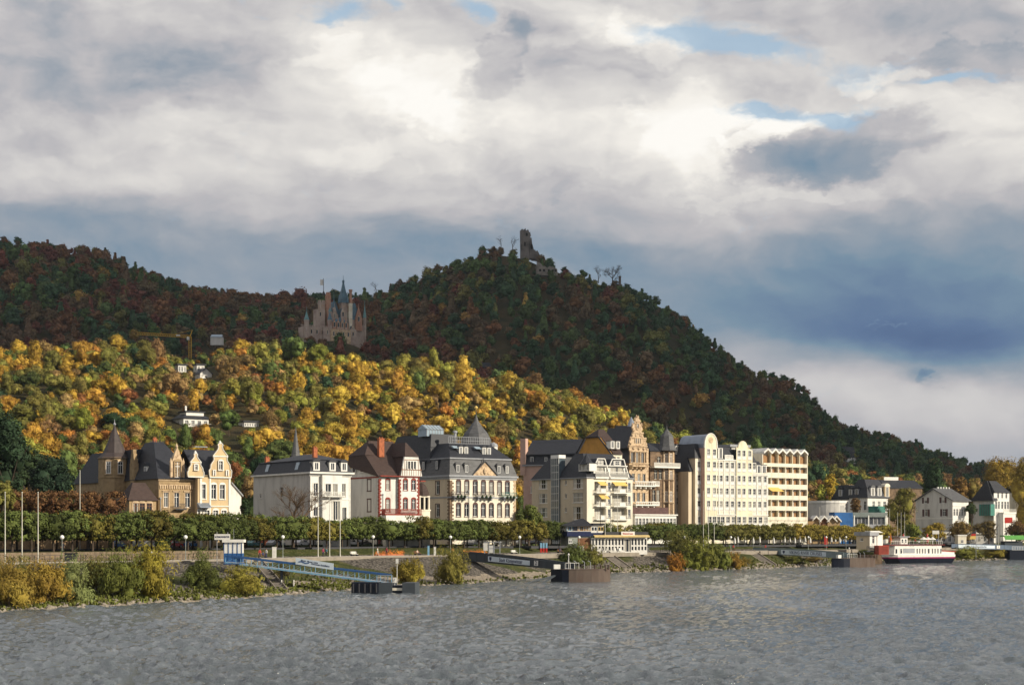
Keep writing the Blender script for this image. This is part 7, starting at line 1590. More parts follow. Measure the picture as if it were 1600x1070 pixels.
# ---- people: one continuous skinned body each
def person_mesh(pose):
    J = {'pelvis': (0, 0, .95), 'chest': (0, .02, 1.32), 'neck': (0, .01, 1.5), 'head': (0, -.02, 1.66)}
    if pose == 'stand': L_ = [((.10, 0, .90), (.11, -.02, .50), (.11, .02, .08), (.12, -.12, .04)), ((-.10, 0, .90), (-.12, .0, .50), (-.14, .03, .08), (-.15, -.11, .04))]; A_ = [((.20, .02, 1.42), (.27, .04, 1.15), (.25, -.08, .93)), ((-.20, .02, 1.42), (-.27, .05, 1.15), (-.26, -.04, .90))]
    elif pose == 'walk': L_ = [((.10, 0, .90), (.10, -.16, .52), (.10, -.22, .09), (.10, -.36, .06)), ((-.10, 0, .90), (-.10, .08, .50), (-.10, .34, .16), (-.10, .24, .06))]; A_ = [((.20, .02, 1.42), (.26, .14, 1.17), (.24, .08, .94)), ((-.20, .02, 1.42), (-.26, -.10, 1.17), (-.22, -.26, .98))]
    else:
        J = {'pelvis': (0, 0, .50), 'chest': (0, .03, .88), 'neck': (0, .0, 1.06), 'head': (0, -.04, 1.22)}
        L_ = [((.10, -.05, .50), (.13, -.45, .50), (.13, -.48, .10), (.13, -.62, .05)), ((-.10, -.05, .50), (-.13, -.45, .50), (-.14, -.46, .10), (-.14, -.60, .05))]; A_ = [((.20, .02, .98), (.27, -.06, .72), (.14, -.28, .60)), ((-.20, .02, .98), (-.27, -.06, .72), (-.14, -.28, .60))]
    V_ = [J['pelvis'], J['chest'], J['neck'], J['head']]; R_ = [.135, .155, .06, .105]; E_ = [(0, 1), (1, 2), (2, 3)]
    V_.append((J['head'][0], J['head'][1], J['head'][2] + .1)); R_.append(.085); E_.append((3, 4))
    for l in L_:
        n = len(V_); V_ += list(l); R_ += [.095, .065, .042, .04]; E_ += [(0, n), (n, n + 1), (n + 1, n + 2), (n + 2, n + 3)]
    for a in A_:
        n = len(V_); hd = Vector(a[2]) + (Vector(a[2]) - Vector(a[1])).normalized() * .1; V_ += list(a) + [tuple(hd)]; R_ += [.065, .045, .035, .03]; E_ += [(1, n), (n, n + 1), (n + 1, n + 2), (n + 2, n + 3)]
    me = bpy.data.meshes.new('body'); me.from_pydata(V_, E_, []); o = bpy.data.objects.new('body', me); COL.objects.link(o)
    o.modifiers.new('s', 'SKIN'); 
    for i, r in enumerate(R_): me.skin_vertices[0].data[i].radius = (r, r * (.72 if i in (0, 1) else 1))
    me.skin_vertices[0].data[0].use_root = True
    sb = o.modifiers.new('b', 'SUBSURF'); sb.levels = sb.render_levels = 1
    dg = bpy.context.evaluated_depsgraph_get(); m2 = bpy.data.meshes.new_from_object(o.evaluated_get(dg)); bpy.data.objects.remove(o); bpy.data.meshes.remove(me); return m2, J
PM = {p: person_mesh(p) for p in ('stand', 'walk', 'sit')}
SKIN = mat('skin', (.50, .30, .20), .6, .04); 
def cloth(c, n): return mat('cloth ' + n, c, .85, .12, 4)
def person(px, D, pose, top, tn, leg, ln, rz, label, dz=0., hair=(.06, .035, .02), z=None):
    me0, J = PM[pose]; me = me0.copy(); me.name = 'body'
    for m_ in (cloth(top, tn), cloth(leg, ln), SKIN): me.materials.append(m_)
    zn = J['neck'][2] + .02; zp_ = J['pelvis'][2] + .03
    for pl in me.polygons:
        c = pl.center; hand = abs(c.x) > .2 and c.z < zp_ + .02 and pose != 'sit'
        pl.material_index = 2 if (c.z > zn or hand) else (1 if c.z < zp_ or (pose == 'sit' and c.y < -.2 and c.z < .58) else 0)
        pl.use_smooth = True
    o = bpy.data.objects.new('person', me); COL.objects.link(o); p = place(px, D); o.location = (p[0], p[1], (p[2] if z is None else z) + dz); o.rotation_euler = (0, 0, rz); tag(o, label, 'person')
    q = MB(); h = J['head']; q.rings(h[0], h[1] + .02, [(.115, h[2] - .02), (.125, h[2] + .06), (.10, h[2] + .14), (.03, h[2] + .18)], 8); q.obj('hair', mat('hair %0.2f' % hair[0], hair, .8, .1), o, smooth=True); return o
def low(px, off=2.5): return d_top(px) + off
BENCH = []
def bench(px, off, lab, m=None, rz=.9):
    e = empty('park_bench', place(px, d_top(px) + off), rz, lab, 'bench', 'benches on the promenade'); q = MB(); 
    for k in range(3): q.box(-.9, .9, -.35 + k * .15, -.23 + k * .15, .42, .47)
    q.obj('seat', m or BROWNW, e); q = MB()
    for k in range(3): q.box(-.9, .9, .12 + k * .02, .16 + k * .02, .55 + k * .15, .66 + k * .15)
    q.obj('backrest', m or BROWNW, e)
    for s_ in (-.75, .75): q = MB(); q.box(s_ - .04, s_ + .04, -.33, .1, 0, .42).box(s_ - .04, s_ + .04, .1, .2, 0, 1.0); q.obj('leg', IRON, e)
    return e
bench(553, 3.5, 'pale bench left of the fourth globe lamp', WHITE); bench(652, 3.2, 'bench with a seated person right of the yellow shrub'); bench(875, 3.5, 'bench with a person in dark clothes near the restaurant'); bench(410, 5, 'bench under people right of the blue kiosk'); bench(803, 3.5, 'pale bench above the dark footbridge', WHITE)
person(406, low(406, 2.2), 'stand', (.40, .05, .04), 'red', (.04, .04, .05), 'dark', .5, 'person in red top standing right of blue kiosk'); person(411, low(411, 5), 'sit', (.05, .06, .12), 'navy', (.05, .05, .06), 'charcoal', .9, 'seated person in navy jacket right of blue kiosk'); person(416, low(416, 2), 'stand', (.6, .6, .58), 'white', (.05, .07, .15), 'denim', -.6, 'person in white top and jeans right of blue kiosk')
person(505, low(505, 2.5), 'walk', (.30, .05, .10), 'crimson', (.03, .04, .08), 'dark blue', .4, 'person in crimson jacket between middle flagpoles'); person(510, low(510, 2.4), 'stand', (.08, .20, .25), 'teal', (.03, .03, .04), 'black', -.4, 'person in teal jacket between middle flagpoles')
person(590, low(590, 3), 'walk', (.55, .52, .45), 'beige', (.5, .45, .4), 'khaki', 1.2, 'person in beige clothes right of the fourth lamp'); person(604, low(604, 6), 'stand', (.25, .03, .05), 'wine', (.05, .02, .03), 'maroon', 0, 'person in dark red standing before orange flower bed'); person(652, low(652, 3.2), 'sit', (.6, .45, .35), 'pale pink', (.05, .05, .06), 'charcoal', .9, 'pale dressed person sitting on the bench')
person(875, low(875, 3.5), 'sit', (.04, .05, .09), 'navy', (.04, .04, .05), 'dark', .9, 'person in dark clothes sitting near restaurant'); person(707, low(707, 4), 'stand', (.55, .20, .08), 'orange', (.2, .1, .06), 'brown', .2, 'person in orange top beside lamp above olive shrub'); person(238, low(238, 10), 'walk', (.62, .62, .65), 'white', (.08, .08, .10), 'dark', 1.0, 'person in white jacket behind tallest golden shrub')
person(1146, low(1146, 9), 'walk', (.45, .08, .05), 'red', (.1, .1, .12), 'dark', .3, 'person in red top in front of the hotel'); person(1140, low(1140, 11), 'stand', (.10, .25, .12), 'green', (.05, .05, .06), 'dark', .3, 'person in green top in front of the hotel'); person(1196, low(1196, 5), 'stand', (.50, .06, .05), 'red', (.3, .05, .05), 'wine', .1, 'person in red at the head of the grey footbridge')
person(1594, low(1590, 4), 'stand', (.62, .62, .62), 'white', (.2, .22, .28), 'greyblue', .1, 'person in white at far right above the dark landing stage')
person(98, low(98, 14.5), 'stand', (.05, .05, .07), 'black', (.03, .03, .04), 'black', .1, 'dark figure under the trees behind left lamp')
# flower beds
for px, lab in ((607, 'orange flower bed below the fourth lamp'), (742, 'orange flower bed above the dark footbridge')):
    e = empty('flower_bed', place(px, d_top(px) + 9), .95, lab, 'flower bed'); q = MB(); q.box(-4, 4, -.7, .7, 0, .3); q.obj('edging', BRICK, e)
    v, f = leaf_cloud(np.random.default_rng(int(px)), 60, 16, 4.0, .25, .4, .18, shape='box'); v[:, 1] *= .16; me = mesh_np('flowers', v, f, foliage_mat('flowers %d' % px, (.55, .16, .03))); o_ = bpy.data.objects.new('flowers', me); COL.objects.link(o_); o_.parent = e
# ---- cars
def car(colr, name):
    e = empty('parked_car', (0, 0, 0), 0, 'x', 'car', 'cars parked behind the clipped trees'); paint = mat('car paint ' + name, colr, .25, .03, .5, spec=.6)
    q = MB(); prof = [(-2.1, .35), (2.05, .35), (2.12, .62), (1.95, .82), (1.0, .92), (.45, 1.38), (-1.2, 1.42), (-1.85, .98), (-2.15, .9)]; q.prism(prof, -.84, .84); q.obj('body', paint, e)
    q = MB(); q.prism([(.92, .95), (.42, 1.33), (-1.15, 1.36), (-1.7, .98)], -.86, .86); q.obj('window_band', M_GLASS, e)
    for sx in (-1.3, 1.3):
        for sy in (-.8, .8):
            q = MB(); q.tube((sx, sy - .1, .32), (sx, sy + .1, .32), .32, n=12); w_ = q.obj('wheel', mat('tyre', (.02, .02, .02), .9, .05), e); q = MB(); q.tube((sx, sy - .11, .32), (sx, sy + .11, .32), .18, n=8); q.obj('rim', LEAD, w_)
    q = MB(); q.box(2.0, 2.09, -.7, -.4, .6, .75); q.obj('headlight', WHITE, e); q = MB(); q.box(2.0, 2.09, .4, .7, .6, .75); q.obj('headlight', WHITE, e); return e
CARC = [('blue', (.04, .12, .28)), ('white', (.7, .7, .7)), ('silver', (.4, .41, .43)), ('black', (.02, .02, .025)), ('red', (.35, .03, .02)), ('teal', (.05, .18, .2))]
CARS = {n: car(c, n) for n, c in CARC}; used_ = set()
for px, cn, where in ((183, 'blue', 'below the stone villa tower'), (214, 'silver', 'left of the white car behind the tallest golden shrub'), (233, 'white', 'above the tallest golden shrub'), (298, 'blue', 'right of the second lamp'), (322, 'white', 'left of the blue ticket kiosk'), (398, 'teal', 'right of the blue ticket kiosk'), (431, 'silver', 'left of the third lamp'), (472, 'white', 'left of the middle flagpoles'), (491, 'black', 'behind the middle flagpoles'), (548, 'white', 'before the quoined house'),
    (568, 'black', 'left of the fourth lamp'), (600, 'white', 'right of the fourth lamp'), (618, 'silver', 'beneath the quoined house corner'), (640, 'blue', 'left of the slate villa'), (741, 'silver', 'under the middle of the slate villa'), (815, 'white', 'right of the slate villa'), (838, 'black', 'before the apartment block stair shaft')):
    lab = f'{cn} car parked {where}, behind trunks'; D = d_top(px) + 44
    loc = (xpx(px, D), D, z_street(px) + .38)
    if cn not in used_: used_.add(cn); c = CARS[cn]; c.location = loc; c.rotation_euler = (0, 0, radians(62)); c['label'] = lab
    else: copy_tree(CARS[cn], loc, radians(62 + rng.uniform(-4, 4)), label=lab)
for cn in CARS:
    if cn not in used_: CARS[cn].location = (xpx(270, d_top(270) + 44), d_top(270) + 44, z_street(270) + .38); CARS[cn].rotation_euler = (0, 0, radians(62)); CARS[cn]['label'] = f'{cn} car parked behind the dark clipped round bush'
# white van
e = empty('white_van', (xpx(545, d_top(545) + 45), d_top(545) + 45, z_street(545) + .38), radians(62), 'white box van parked before the quoined house behind trunks', 'van'); q = MB(); q.box(-2.6, 1.2, -1, 1, .45, 2.6); q.obj('body', WHITE, e); q = MB(); q.prism([(1.21, .45), (2.6, .45), (2.6, 1.2), (2.0, 2.1), (1.21, 2.3)], -.95, .95); q.obj('cab', WHITE, e)
for sx in (-1.6, 1.8):
    for sy in (-.85, .85): q = MB(); q.tube((sx, sy - .12, .4), (sx, sy + .12, .4), .4, n=12); q.obj('wheel', IRON, e)
# hanging red/orange shop fronts seen under the crowns near the kiosk
for i, (px, w_) in enumerate(((398, 10), (418, 9), (434, 8), (468, 12))):
    D = d_top(px) + 50; e = empty('red_stall', (xpx(px, D), D, z_street(px) + .3), .6, ['leftmost orange red stall front under the trees', 'second orange red stall front under the trees', 'third orange red stall front under the trees', 'orange red stall front left of middle flagpoles'][i], 'stall', 'orange red stall fronts under the trees')
    W_ = w_ / F * D; q = MB(); q.box(-W_ / 2, W_ / 2, 0, 2, 0, 2.4); q.obj('wall', BRICK, e); q = MB(); q.prismx([(-1.0, 2.0), (0, 2.7), (2, 2.7), (2, 2.8), (0, 2.8), (-1.0, 2.1)], -W_ / 2 - .2, W_ / 2 + .2); q.obj('awning', mat('orange awning', (.60, .12, .03), .7, .1), e)
# ================= LANDING STAGES, BOAT, PAVILION =================
def LB(name, px0, D0, px1, D1, label, cat, z0=0., group=None):
    th = math.degrees(math.atan2(D1 - D0, xpx(px1, D1) - xpx(px0, D0))); b = B(name, px0, D0, th, label, cat, group, z0=z0); b.L = math.hypot(D1 - D0, xpx(px1, D1) - xpx(px0, D0)); return b
def text(body, size, m, parent, loc, rot=(pi / 2, 0, 0), name='lettering', sx=1., shear=0.):
    c = bpy.data.curves.new(name, 'FONT'); c.body = body; c.size = size; c.align_x = 'CENTER'; c.align_y = 'CENTER'; c.extrude = .01; c.space_character = 1.05; c.shear = shear; c.offset = size * .012
    o = bpy.data.objects.new(name, c); COL.objects.link(o); dg = bpy.context.evaluated_depsgraph_get(); me = bpy.data.meshes.new_from_object(o.evaluated_get(dg)); bpy.data.objects.remove(o); bpy.data.curves.remove(c)
    me.name = name; me.materials.clear(); me.materials.append(m); o = bpy.data.objects.new(name, me); COL.objects.link(o); o.parent = parent; o.location = loc; o.rotation_euler = rot; o.scale = (sx, 1, 1); return o
GBLUE = mat('gangway blue', (.03, .10, .26), .5, .12, 2); LBLUE = mat('pale blue paint', (.22, .42, .58), .5, .1, 2); NAVY = mat('navy hull', (.008, .011, .022), .4, .2, 1); DGREY = mat('dark grey steel', (.055, .065, .075), .5, .12, .6); RUST = mat('rusty brown hull', (.105, .078, .062), .75, .28, .5, col2=(.07, .04, .03), stretch=(1, 1, .3)); STEELG = mat('grey green steel', (.22, .27, .28), .5, .1, .5); SIGNW = mat('sign white', (.62, .70, .76), .4, .04); SIGNT = mat('sign lettering', (.02, .03, .09), .5, .05); REDP = mat('red paint', (.48, .035, .025), .5, .12, 1); MAG = mat('magenta stripe', (.28, .02, .10), .5, .08)
# -- 1: blue gangway, kiosk and dark landing stage
b_ = LB('gangway', 352, 264, 606, 259, 'blue trussed gangway sloping from the ticket kiosk down to dark landing stage', 'gangway')
x1 = b_.u(606); zt0, zt1 = b_.z(868), b_.z(898, x1); zb0, zb1 = b_.z(878.5), b_.z(911, x1); xk = b_.u(364)
lin = lambda x, a, c: a + (c - a) * x / x1
for y_ in (0, 2.2):
    q = MB(); q.tube((0, y_, zt0), (x1, y_, zt1), .16, n=4); b_.part('handrail', q, GBLUE)
    q = MB(); q.tube((0, y_, zb0), (x1, y_, zb1), .15, n=4); b_.part('beam', q, LBLUE)
    q = MB(); n_ = 15
    for k in range(n_ + 1): x_ = x1 * k / n_; q.tube((x_, y_, lin(x_, zb0, zb1) - .2), (x_, y_, lin(x_, zt0, zt1)), .055, n=4)
    for k in range(n_): x_, x2 = x1 * k / n_, x1 * (k + 1) / n_; q.tube((x_, y_, lin(x_, zb0, zb1)), (x2, y_, lin(x2, zt0, zt1)), .025, n=3)
    b_.part('railing', q, LBLUE)
q = MB(); q.add([(0, .1, zb0 + .1), (x1, .1, zb1 + .1), (x1, 2.1, zb1 + .1), (0, 2.1, zb0 + .1), (0, .1, zb0), (x1, .1, zb1), (x1, 2.1, zb1), (0, 2.1, zb0)], [(0, 1, 2, 3), (4, 7, 6, 5), (0, 4, 5, 1), (2, 6, 7, 3)]); b_.part('deck', q, LEAD)
q = MB()
for x_ in (1.5, 9): q.tube((x_, 1.1, ground(800 + F * (b_.X0 + x_ * b_.c) / b_.dist(x_, 1), b_.dist(x_, 1)) - 1), (x_, 1.1, lin(x_, zb0, zb1)), .22, n=8)
b_.part('pile', q, DGREY)
xs0, xs1 = b_.u(462, -.2), b_.u(521, -.2); q = MB(); za, zb_, h_ = b_.z(881, xs0), b_.z(890, xs1), (b_.z(869, xs0) - b_.z(881.5, xs0)) * .82
q.add([(xs0, -.25, za), (xs1, -.25, zb_), (xs1, -.25, zb_ + h_), (xs0, -.25, za + h_), (xs0, -.17, za), (xs1, -.17, zb_), (xs1, -.17, zb_ + h_), (xs0, -.17, za + h_)], [(0, 1, 2, 3), (7, 6, 5, 4), (0, 4, 5, 1), (3, 2, 6, 7), (0, 3, 7, 4), (1, 5, 6, 2)]); so_ = b_.part('sign', q, [SIGNW])
ang = math.atan2(zb_ - za, xs1 - xs0); xm = (xs0 + xs1) / 2; zm_ = (za + zb_ + h_) / 2
q = MB()
for i in range(10):   # wave emblem
    a, c = xs0 + .5 + i * .17, .09 * sin(i * .75); q.box(a, a + .18, -.28, -.252, za + h_ * .36 + c + (a - xs0) * math.tan(ang), za + h_ * .36 + c + .16 + (a - xs0) * math.tan(ang))
b_.part('emblem', q, GBLUE, parent=so_)
text('Rhein  Mosel  Linie', .34, SIGNT, so_, (xm - .8, -.27, zm_ + h_ * .27 + .05), (pi / 2, -ang, 0)); text('Personen Schiffahrt', .36, SIGNT, so_, (xm + 1.0, -.27, zm_ - h_ * .14 - .06), (pi / 2, -ang, 0))
q = MB(); q.box(-.2, xk + 1.2, -.4, 3, zb0 - .3, zb0 - .1); 
b_.part('platform', q, GBLUE)
b_ = B('ticket_kiosk', 350, 266, 2, 'small blue and white ticket kiosk at the head of the blue gangway', 'kiosk', z0=zpx(878, 266)); XR = b_.u(378); Z = b_.z
q = MB(); q.box(0, XR, 0, 2.4, 0, Z(864)); q.k = 1; q.box(.02, XR - .02, .02, 2.38, Z(864), Z(847)); q.k = 2; q.box(-.25, XR + .3, -.3, 2.7, Z(847), Z(842.5)); b_.part('wall', q, [GBLUE, WHITE, WHITE]); 
q = MB()
for k in range(5): q.box(XR * k / 4 - .05, XR * k / 4 + .05, -.06, -.002, 0, Z(847))
b_.part('post', q, GBLUE); window(b_.root, (XR * .22, -.13, Z(863)), .9, 1.4, one=True, sill=False); window(b_.root, (XR * .68, -.13, Z(863)), 1.0, 1.4, one=True, sill=False, frame=LBLUE)
q = MB(); q.tube((XR * .5, 1, Z(843)), (XR * .5, 1, Z(826)), .03, n=4); b_.part('aerial', q, LEAD)
b_ = B('town_sign', 335, 272, 0, 'white board on two posts reading Königswinter beside the blue kiosk', 'sign', z0=gz(335, 272)); XR = b_.u(359.5); q = MB(); q.box(0, XR, 0, .1, b_.z(843), b_.z(834)); so_ = b_.part('board', q, WHITE); q = MB(); q.tube((.4, .15, -1), (.4, .15, b_.z(831)), .06, n=5).tube((XR - .4, .15, -1), (XR - .4, .15, b_.z(831)), .06, n=5); b_.part('post', q, LEAD); text('KÖNIGSWINTER', .42, SIGNT, so_, (XR / 2, -.02, b_.z(838.5)), sx=.72)
b_ = LB('landing_stage', 549, 257, 648, 256, 'dark floating landing stage at the foot of the blue gangway', 'pontoon', z0=-.1)
u = b_.u; Z = b_.z
q = MB(); q.hull(rect(u(549), u(591), 0, 5, -.3), rect(u(549), u(591), 0, 5, Z(909))); q.k = 1; q.hull(rect(u(591) + .01, u(612), .3, 4.6, -.3), rect(u(591) + .01, u(612), .3, 4.6, Z(910))); q.hull(rect(u(628), u(648), .2, 4.8, -.3), rect(u(628), u(648), .2, 4.8, Z(910))); q.k = 2; q.box(u(612) + .01, u(628) - .01, .6, 4.2, -.3, Z(914)); q.k = 3; q.box(u(612) + .02, u(628) - .03, .5, .599, Z(922), Z(918)); b_.part('hull', q, [NAVY, DGREY, NAVY, CREAM])
q = MB(); rail(q, u(590), u(612), .4, Z(910), 1.1, .8, .04, base=False); q.tube((u(611), .5, Z(911)), (u(617), .5, Z(903)), .07, n=4); q.tube((u(614), 1.2, Z(914)), (u(614), 1.2, Z(904)), .12, n=6); b_.part('railing', q, LEAD)
q = MB(); q.box(u(613), u(617), .8, 1.3, Z(910), Z(902)); b_.part('locker', q, WHITE); q = MB(); q.tube((u(617), 2, Z(911)), (u(617), 2, Z(873)), .05, n=5); q.box(u(615), u(619), 1.9, 2.0, Z(880), Z(873)); b_.part('signal_mast', q, WHITE)
for k in range(5):
    q = MB(); x_ = u(552 + k * 9); q.tube((x_, -.12, .2), (x_, -.12, Z(911)), .14, n=8); b_.part('fender', q, IRON)
b_ = LB('mooring_posts', 440, 262, 460, 262, 'two pale posts with crossbar at the water below the gangway', 'posts', z0=0); q = MB(); q.tube((0, 0, -.3), (0, 0, 1.9), .1, n=6).tube((b_.u(459), 0, -.3), (b_.u(459), 0, 1.9), .1, n=6).tube((0, 0, .5), (b_.u(459), 0, .5), .06, n=5); b_.part('post', q, WHITE)
# -- 2: dark plate gangway with sign, rusty landing stage
def plate_gangway(name, pts, label, m, thick=2.4, z0=0.):
    (p0, D0, ty0, by0), (p1, D1, ty1, by1) = pts; b = LB(name, p0, D0, p1, D1, label, 'gangway', z0=z0); L_ = b.L
    zt0, zb0, zt1, zb1 = b.z(ty0), b.z(by0), zpx(ty1, D1) - z0, zpx(by1, D1) - z0
    for y0_ in (0, thick):
        q = MB(); n = 12; s_ = [(L_ * k / n, (1 - k / n)) for k in range(n + 1)]; bul = lambda t: .22 * sin(pi * t)
        vs = [(x, y0_, zb0 * t + zb1 * (1 - t)) for x, t in s_] + [(x, y0_, zt0 * t + zt1 * (1 - t) + bul(t)) for x, t in s_[::-1]]; q.prism([(x, z) for x, _, z in vs], y0_, y0_ + .12); b.part('side_plate', q, m)
    q = MB(); q.add([(0, .12, zb0 + .3), (L_, .12, zb1 + .3), (L_, thick, zb1 + .3), (0, thick, zb0 + .3)], [(0, 1, 2, 3)]); q.add([(0, .12, zb0 + .15), (L_, .12, zb1 + .15), (L_, thick, zb1 + .15), (0, thick, zb0 + .15)], [(3, 2, 1, 0)]); b.part('deck', q, LEAD)
    q = MB()
    for k in range(13): t = k / 12; x = L_ * t; q.box(x - .05, x + .05, -.07, -.002, zb0 * (1 - t) + zb1 * t + .1, zt0 * (1 - t) + zt1 * t + bul(1 - t) - .1)
    q.tube((0, -.05, zt0), (L_ * .5, -.05, (zt0 + zt1) / 2 + .22), .07, n=4).tube((L_ * .5, -.05, (zt0 + zt1) / 2 + .22), (L_, -.05, zt1), .07, n=4); b.part('stiffener', q, m)
    b.zat = lambda x, f: (zb0 + (zb1 - zb0) * x / L_) * (1 - f) + (zt0 + (zt1 - zt0) * x / L_) * f; b.slope = math.atan2(zb1 - zb0, L_); return b
def plate_sign(b, pa, pb, body, size, f0=.22, f1=.86, sx=1., emb=True, shear=0., ins=.0):
    xa, xb = b.u(pa), b.u(pb); q = MB(); y0_, y1_ = -.16, -.08
    q.add([(xa, y0_, b.zat(xa, f0)), (xb, y0_, b.zat(xb, f0)), (xb, y0_, b.zat(xb, f1)), (xa, y0_, b.zat(xa, f1)), (xa, y1_, b.zat(xa, f0)), (xb, y1_, b.zat(xb, f0)), (xb, y1_, b.zat(xb, f1)), (xa, y1_, b.zat(xa, f1))], [(0, 1, 2, 3), (7, 6, 5, 4), (0, 4, 5, 1), (3, 2, 6, 7), (0, 3, 7, 4), (1, 5, 6, 2)]); so_ = b.part('sign', q, SIGNW)
    xm = (xa + xb) / 2 + ((xb - xa) * .05 if emb else 0); text(body, size, SIGNT, so_, (xm, -.18, b.zat(xm, (f0 + f1) / 2)), (pi / 2, -b.slope, 0), sx=sx, shear=shear)
    if emb:
        q = MB(); x_ = xa + (xb - xa) * .06; zc = b.zat(x_, (f0 + f1) / 2); q.prism([(x_ - .35, zc + .4), (x_ + .35, zc + .4), (x_ + .35, zc - .05), (x_, zc - .45), (x_ - .35, zc - .05)], -.19, -.161); b.part('emblem', q, SIGNT, parent=so_)
    return so_
b2 = plate_gangway('gangway', ((719, 338, 861.5, 875), (882, 312, 880, 890.5)), 'dark steel gangway carrying the sign Stadt Königswinter and number 2', DGREY)
plate_sign(b2, 763.5, 828.5, 'Stadt Königswinter', 1.05, sx=.86, shear=.1)
xa, xb = b2.u(835.5), b2.u(841.5); q = MB(); q.box(xa, xb, -.16, -.08, b2.zat(xa, .25), b2.zat(xa, .95)); so_ = b2.part('number_board', q, WHITE); text('2', 1.1, SIGNT, so_, ((xa + xb) / 2, -.18, b2.zat(xa, .6)))
b_ = B('gate_frame', 757, 332, -8, 'white and grey metal gate frame on top of the dark gangway', 'gate', z0=zpx(865, 332)); XR = b_.u(781); q = MB(); zt = b_.z(847)
for x_ in (0, XR * .28, XR * .62, XR): q.box(x_ - .08, x_ + .08, 0, .16, 0, zt)
q.box(-.1, XR + .1, -.02, 1.6, zt, zt + .15).box(0, XR, .02, .1, zt * .45, zt * .45 + .1); b_.part('frame', q, LEAD); q = MB(); q.box(-.2, XR * .2, -.1, -.02, b_.z(860), b_.z(848)); b_.part('panel', q, WHITE); q = MB(); q.box(XR * .3, XR * .6, .05, .12, .2, zt - .6); b_.part('gate', q, LWHITE)
def pontoon(px0, D0, px1, D1, top, label, m1, m2, w_=5.5):
    b = LB('landing_stage', px0, D0, px1, D1, label, 'pontoon', z0=-.1); L_ = b.L; zt = b.z(top)
    hp = [((1 - cos(pi * k / 12)) / 2 * L_) for k in range(13)]; bulge = lambda x: (1 - abs(2 * x / L_ - 1) ** 3.2) * w_ / 2
    pts = [(x, w_ / 2 - bulge(x) - .05) for x in hp] + [(x, w_ / 2 + bulge(x) + .05) for x in hp[::-1]]
    q = MB(); q.hull([(x, y, -.4) for x, y in pts], [(x, y, zt) for x, y in pts]); b.part('hull', q, m2)
    bp_ = [(x - .04, w_ / 2 - bulge(x) - .12) for x in hp[:5]]; bp_ += [(x - .02, y + .3) for x, y in bp_[::-1]]
    q = MB(); q.hull([(x, y, -.3) for x, y in bp_], [(x, y, zt) for x, y in bp_]); b.part('bow_plate', q, NAVY)
    q = MB(); q.hull([(x * 1.0, y - .07 if y < w_ / 2 else y + .07, zt) for x, y in pts], [(x, y - .07 if y < w_ / 2 else y + .07, zt + .14) for x, y in pts]); b.part('gunwale', q, m1)
    q = MB(); q.tube((L_ * .25, .5, zt), (L_ * .25, .5, zt + 2.7), .06, n=6); q.rings(L_ * .25, .5, [(.05, zt + 2.6), (.2, zt + 2.8), (.05, zt + 3.1)], 8); b.part('mast', q, WHITE)
    for f in (.28, .38, .52, .62): q = MB(); x_ = L_ * f; q.tube((x_, .7, zt), (x_, .7, zt + 1.4), .06, n=5).tube((x_, .7, zt + 1.4), (x_ - .5, .7, zt + 1.7), .06, n=5); b.part('davit', q, LEAD)
    for f in (.7, .8, .88, .93): q = MB(); q.rings(L_ * f, .9, [(.18, zt), (.18, zt + .7), (.25, zt + .75), (.25, zt + .9)], 8); b.part('bollard', q, m2)
    q = MB(); q.box(.1, 1.3, .6, 1.4, zt + .15, zt + 1.0); b.part('white_box', q, WHITE); q = MB(); rail(q, L_ * .2, L_ * .42, .35, zt + .14, 1.1, .7, .03, base=False); b.part('railing', q, WHITE); return b
bp2 = pontoon(866, 309, 959, 311, 890, 'round-ended rusty brown landing stage below the dark gangway', RUST, RUST)
for k, (pa, ya) in enumerate(((820, 911), (845, 907))):
    D_ = 305; q = MB(); q.tube((xpx(868, 311), 311, 1.4), (xpx(pa, D_ - k * 1), D_ - k, .0), .16, n=6); o_ = q.obj('mooring_boom', DGREY); tag(o_, ['longer dark boom from the rusty landing stage into water', 'shorter dark boom from the rusty landing stage into water'][k], 'boom')
# -- 3: grey lettered gangway and landing stage
b3_ = plate_gangway('gangway', ((1177, 476, 855, 864.5), (1318, 455, 863, 872)), 'grey-green steel gangway lettered VIKING RIVER CRUISES', STEELG)
b3_.root['label'] = 'pale grey-green gangway with long river cruises sign'
plate_sign(b3_, 1221, 1291, 'VIKING RIVER CRUISES', 1.25, sx=.82, f0=.14, f1=.92)
pontoon(1312, 452, 1379, 462, 872.5, 'rusty brown landing stage below the pale grey lettered gangway', RUST, RUST)
b_ = B('bridge_pier', 1185, 470, 0, 'dark masonry pier carrying the head of the grey gangway', 'pier', z0=0); q = MB(); q.hull(rect(-1, 2.5, 0, 5, -1), rect(-.6, 2.2, .4, 4.5, b_.z(864))); b_.part('pier', q, DKSTONE)
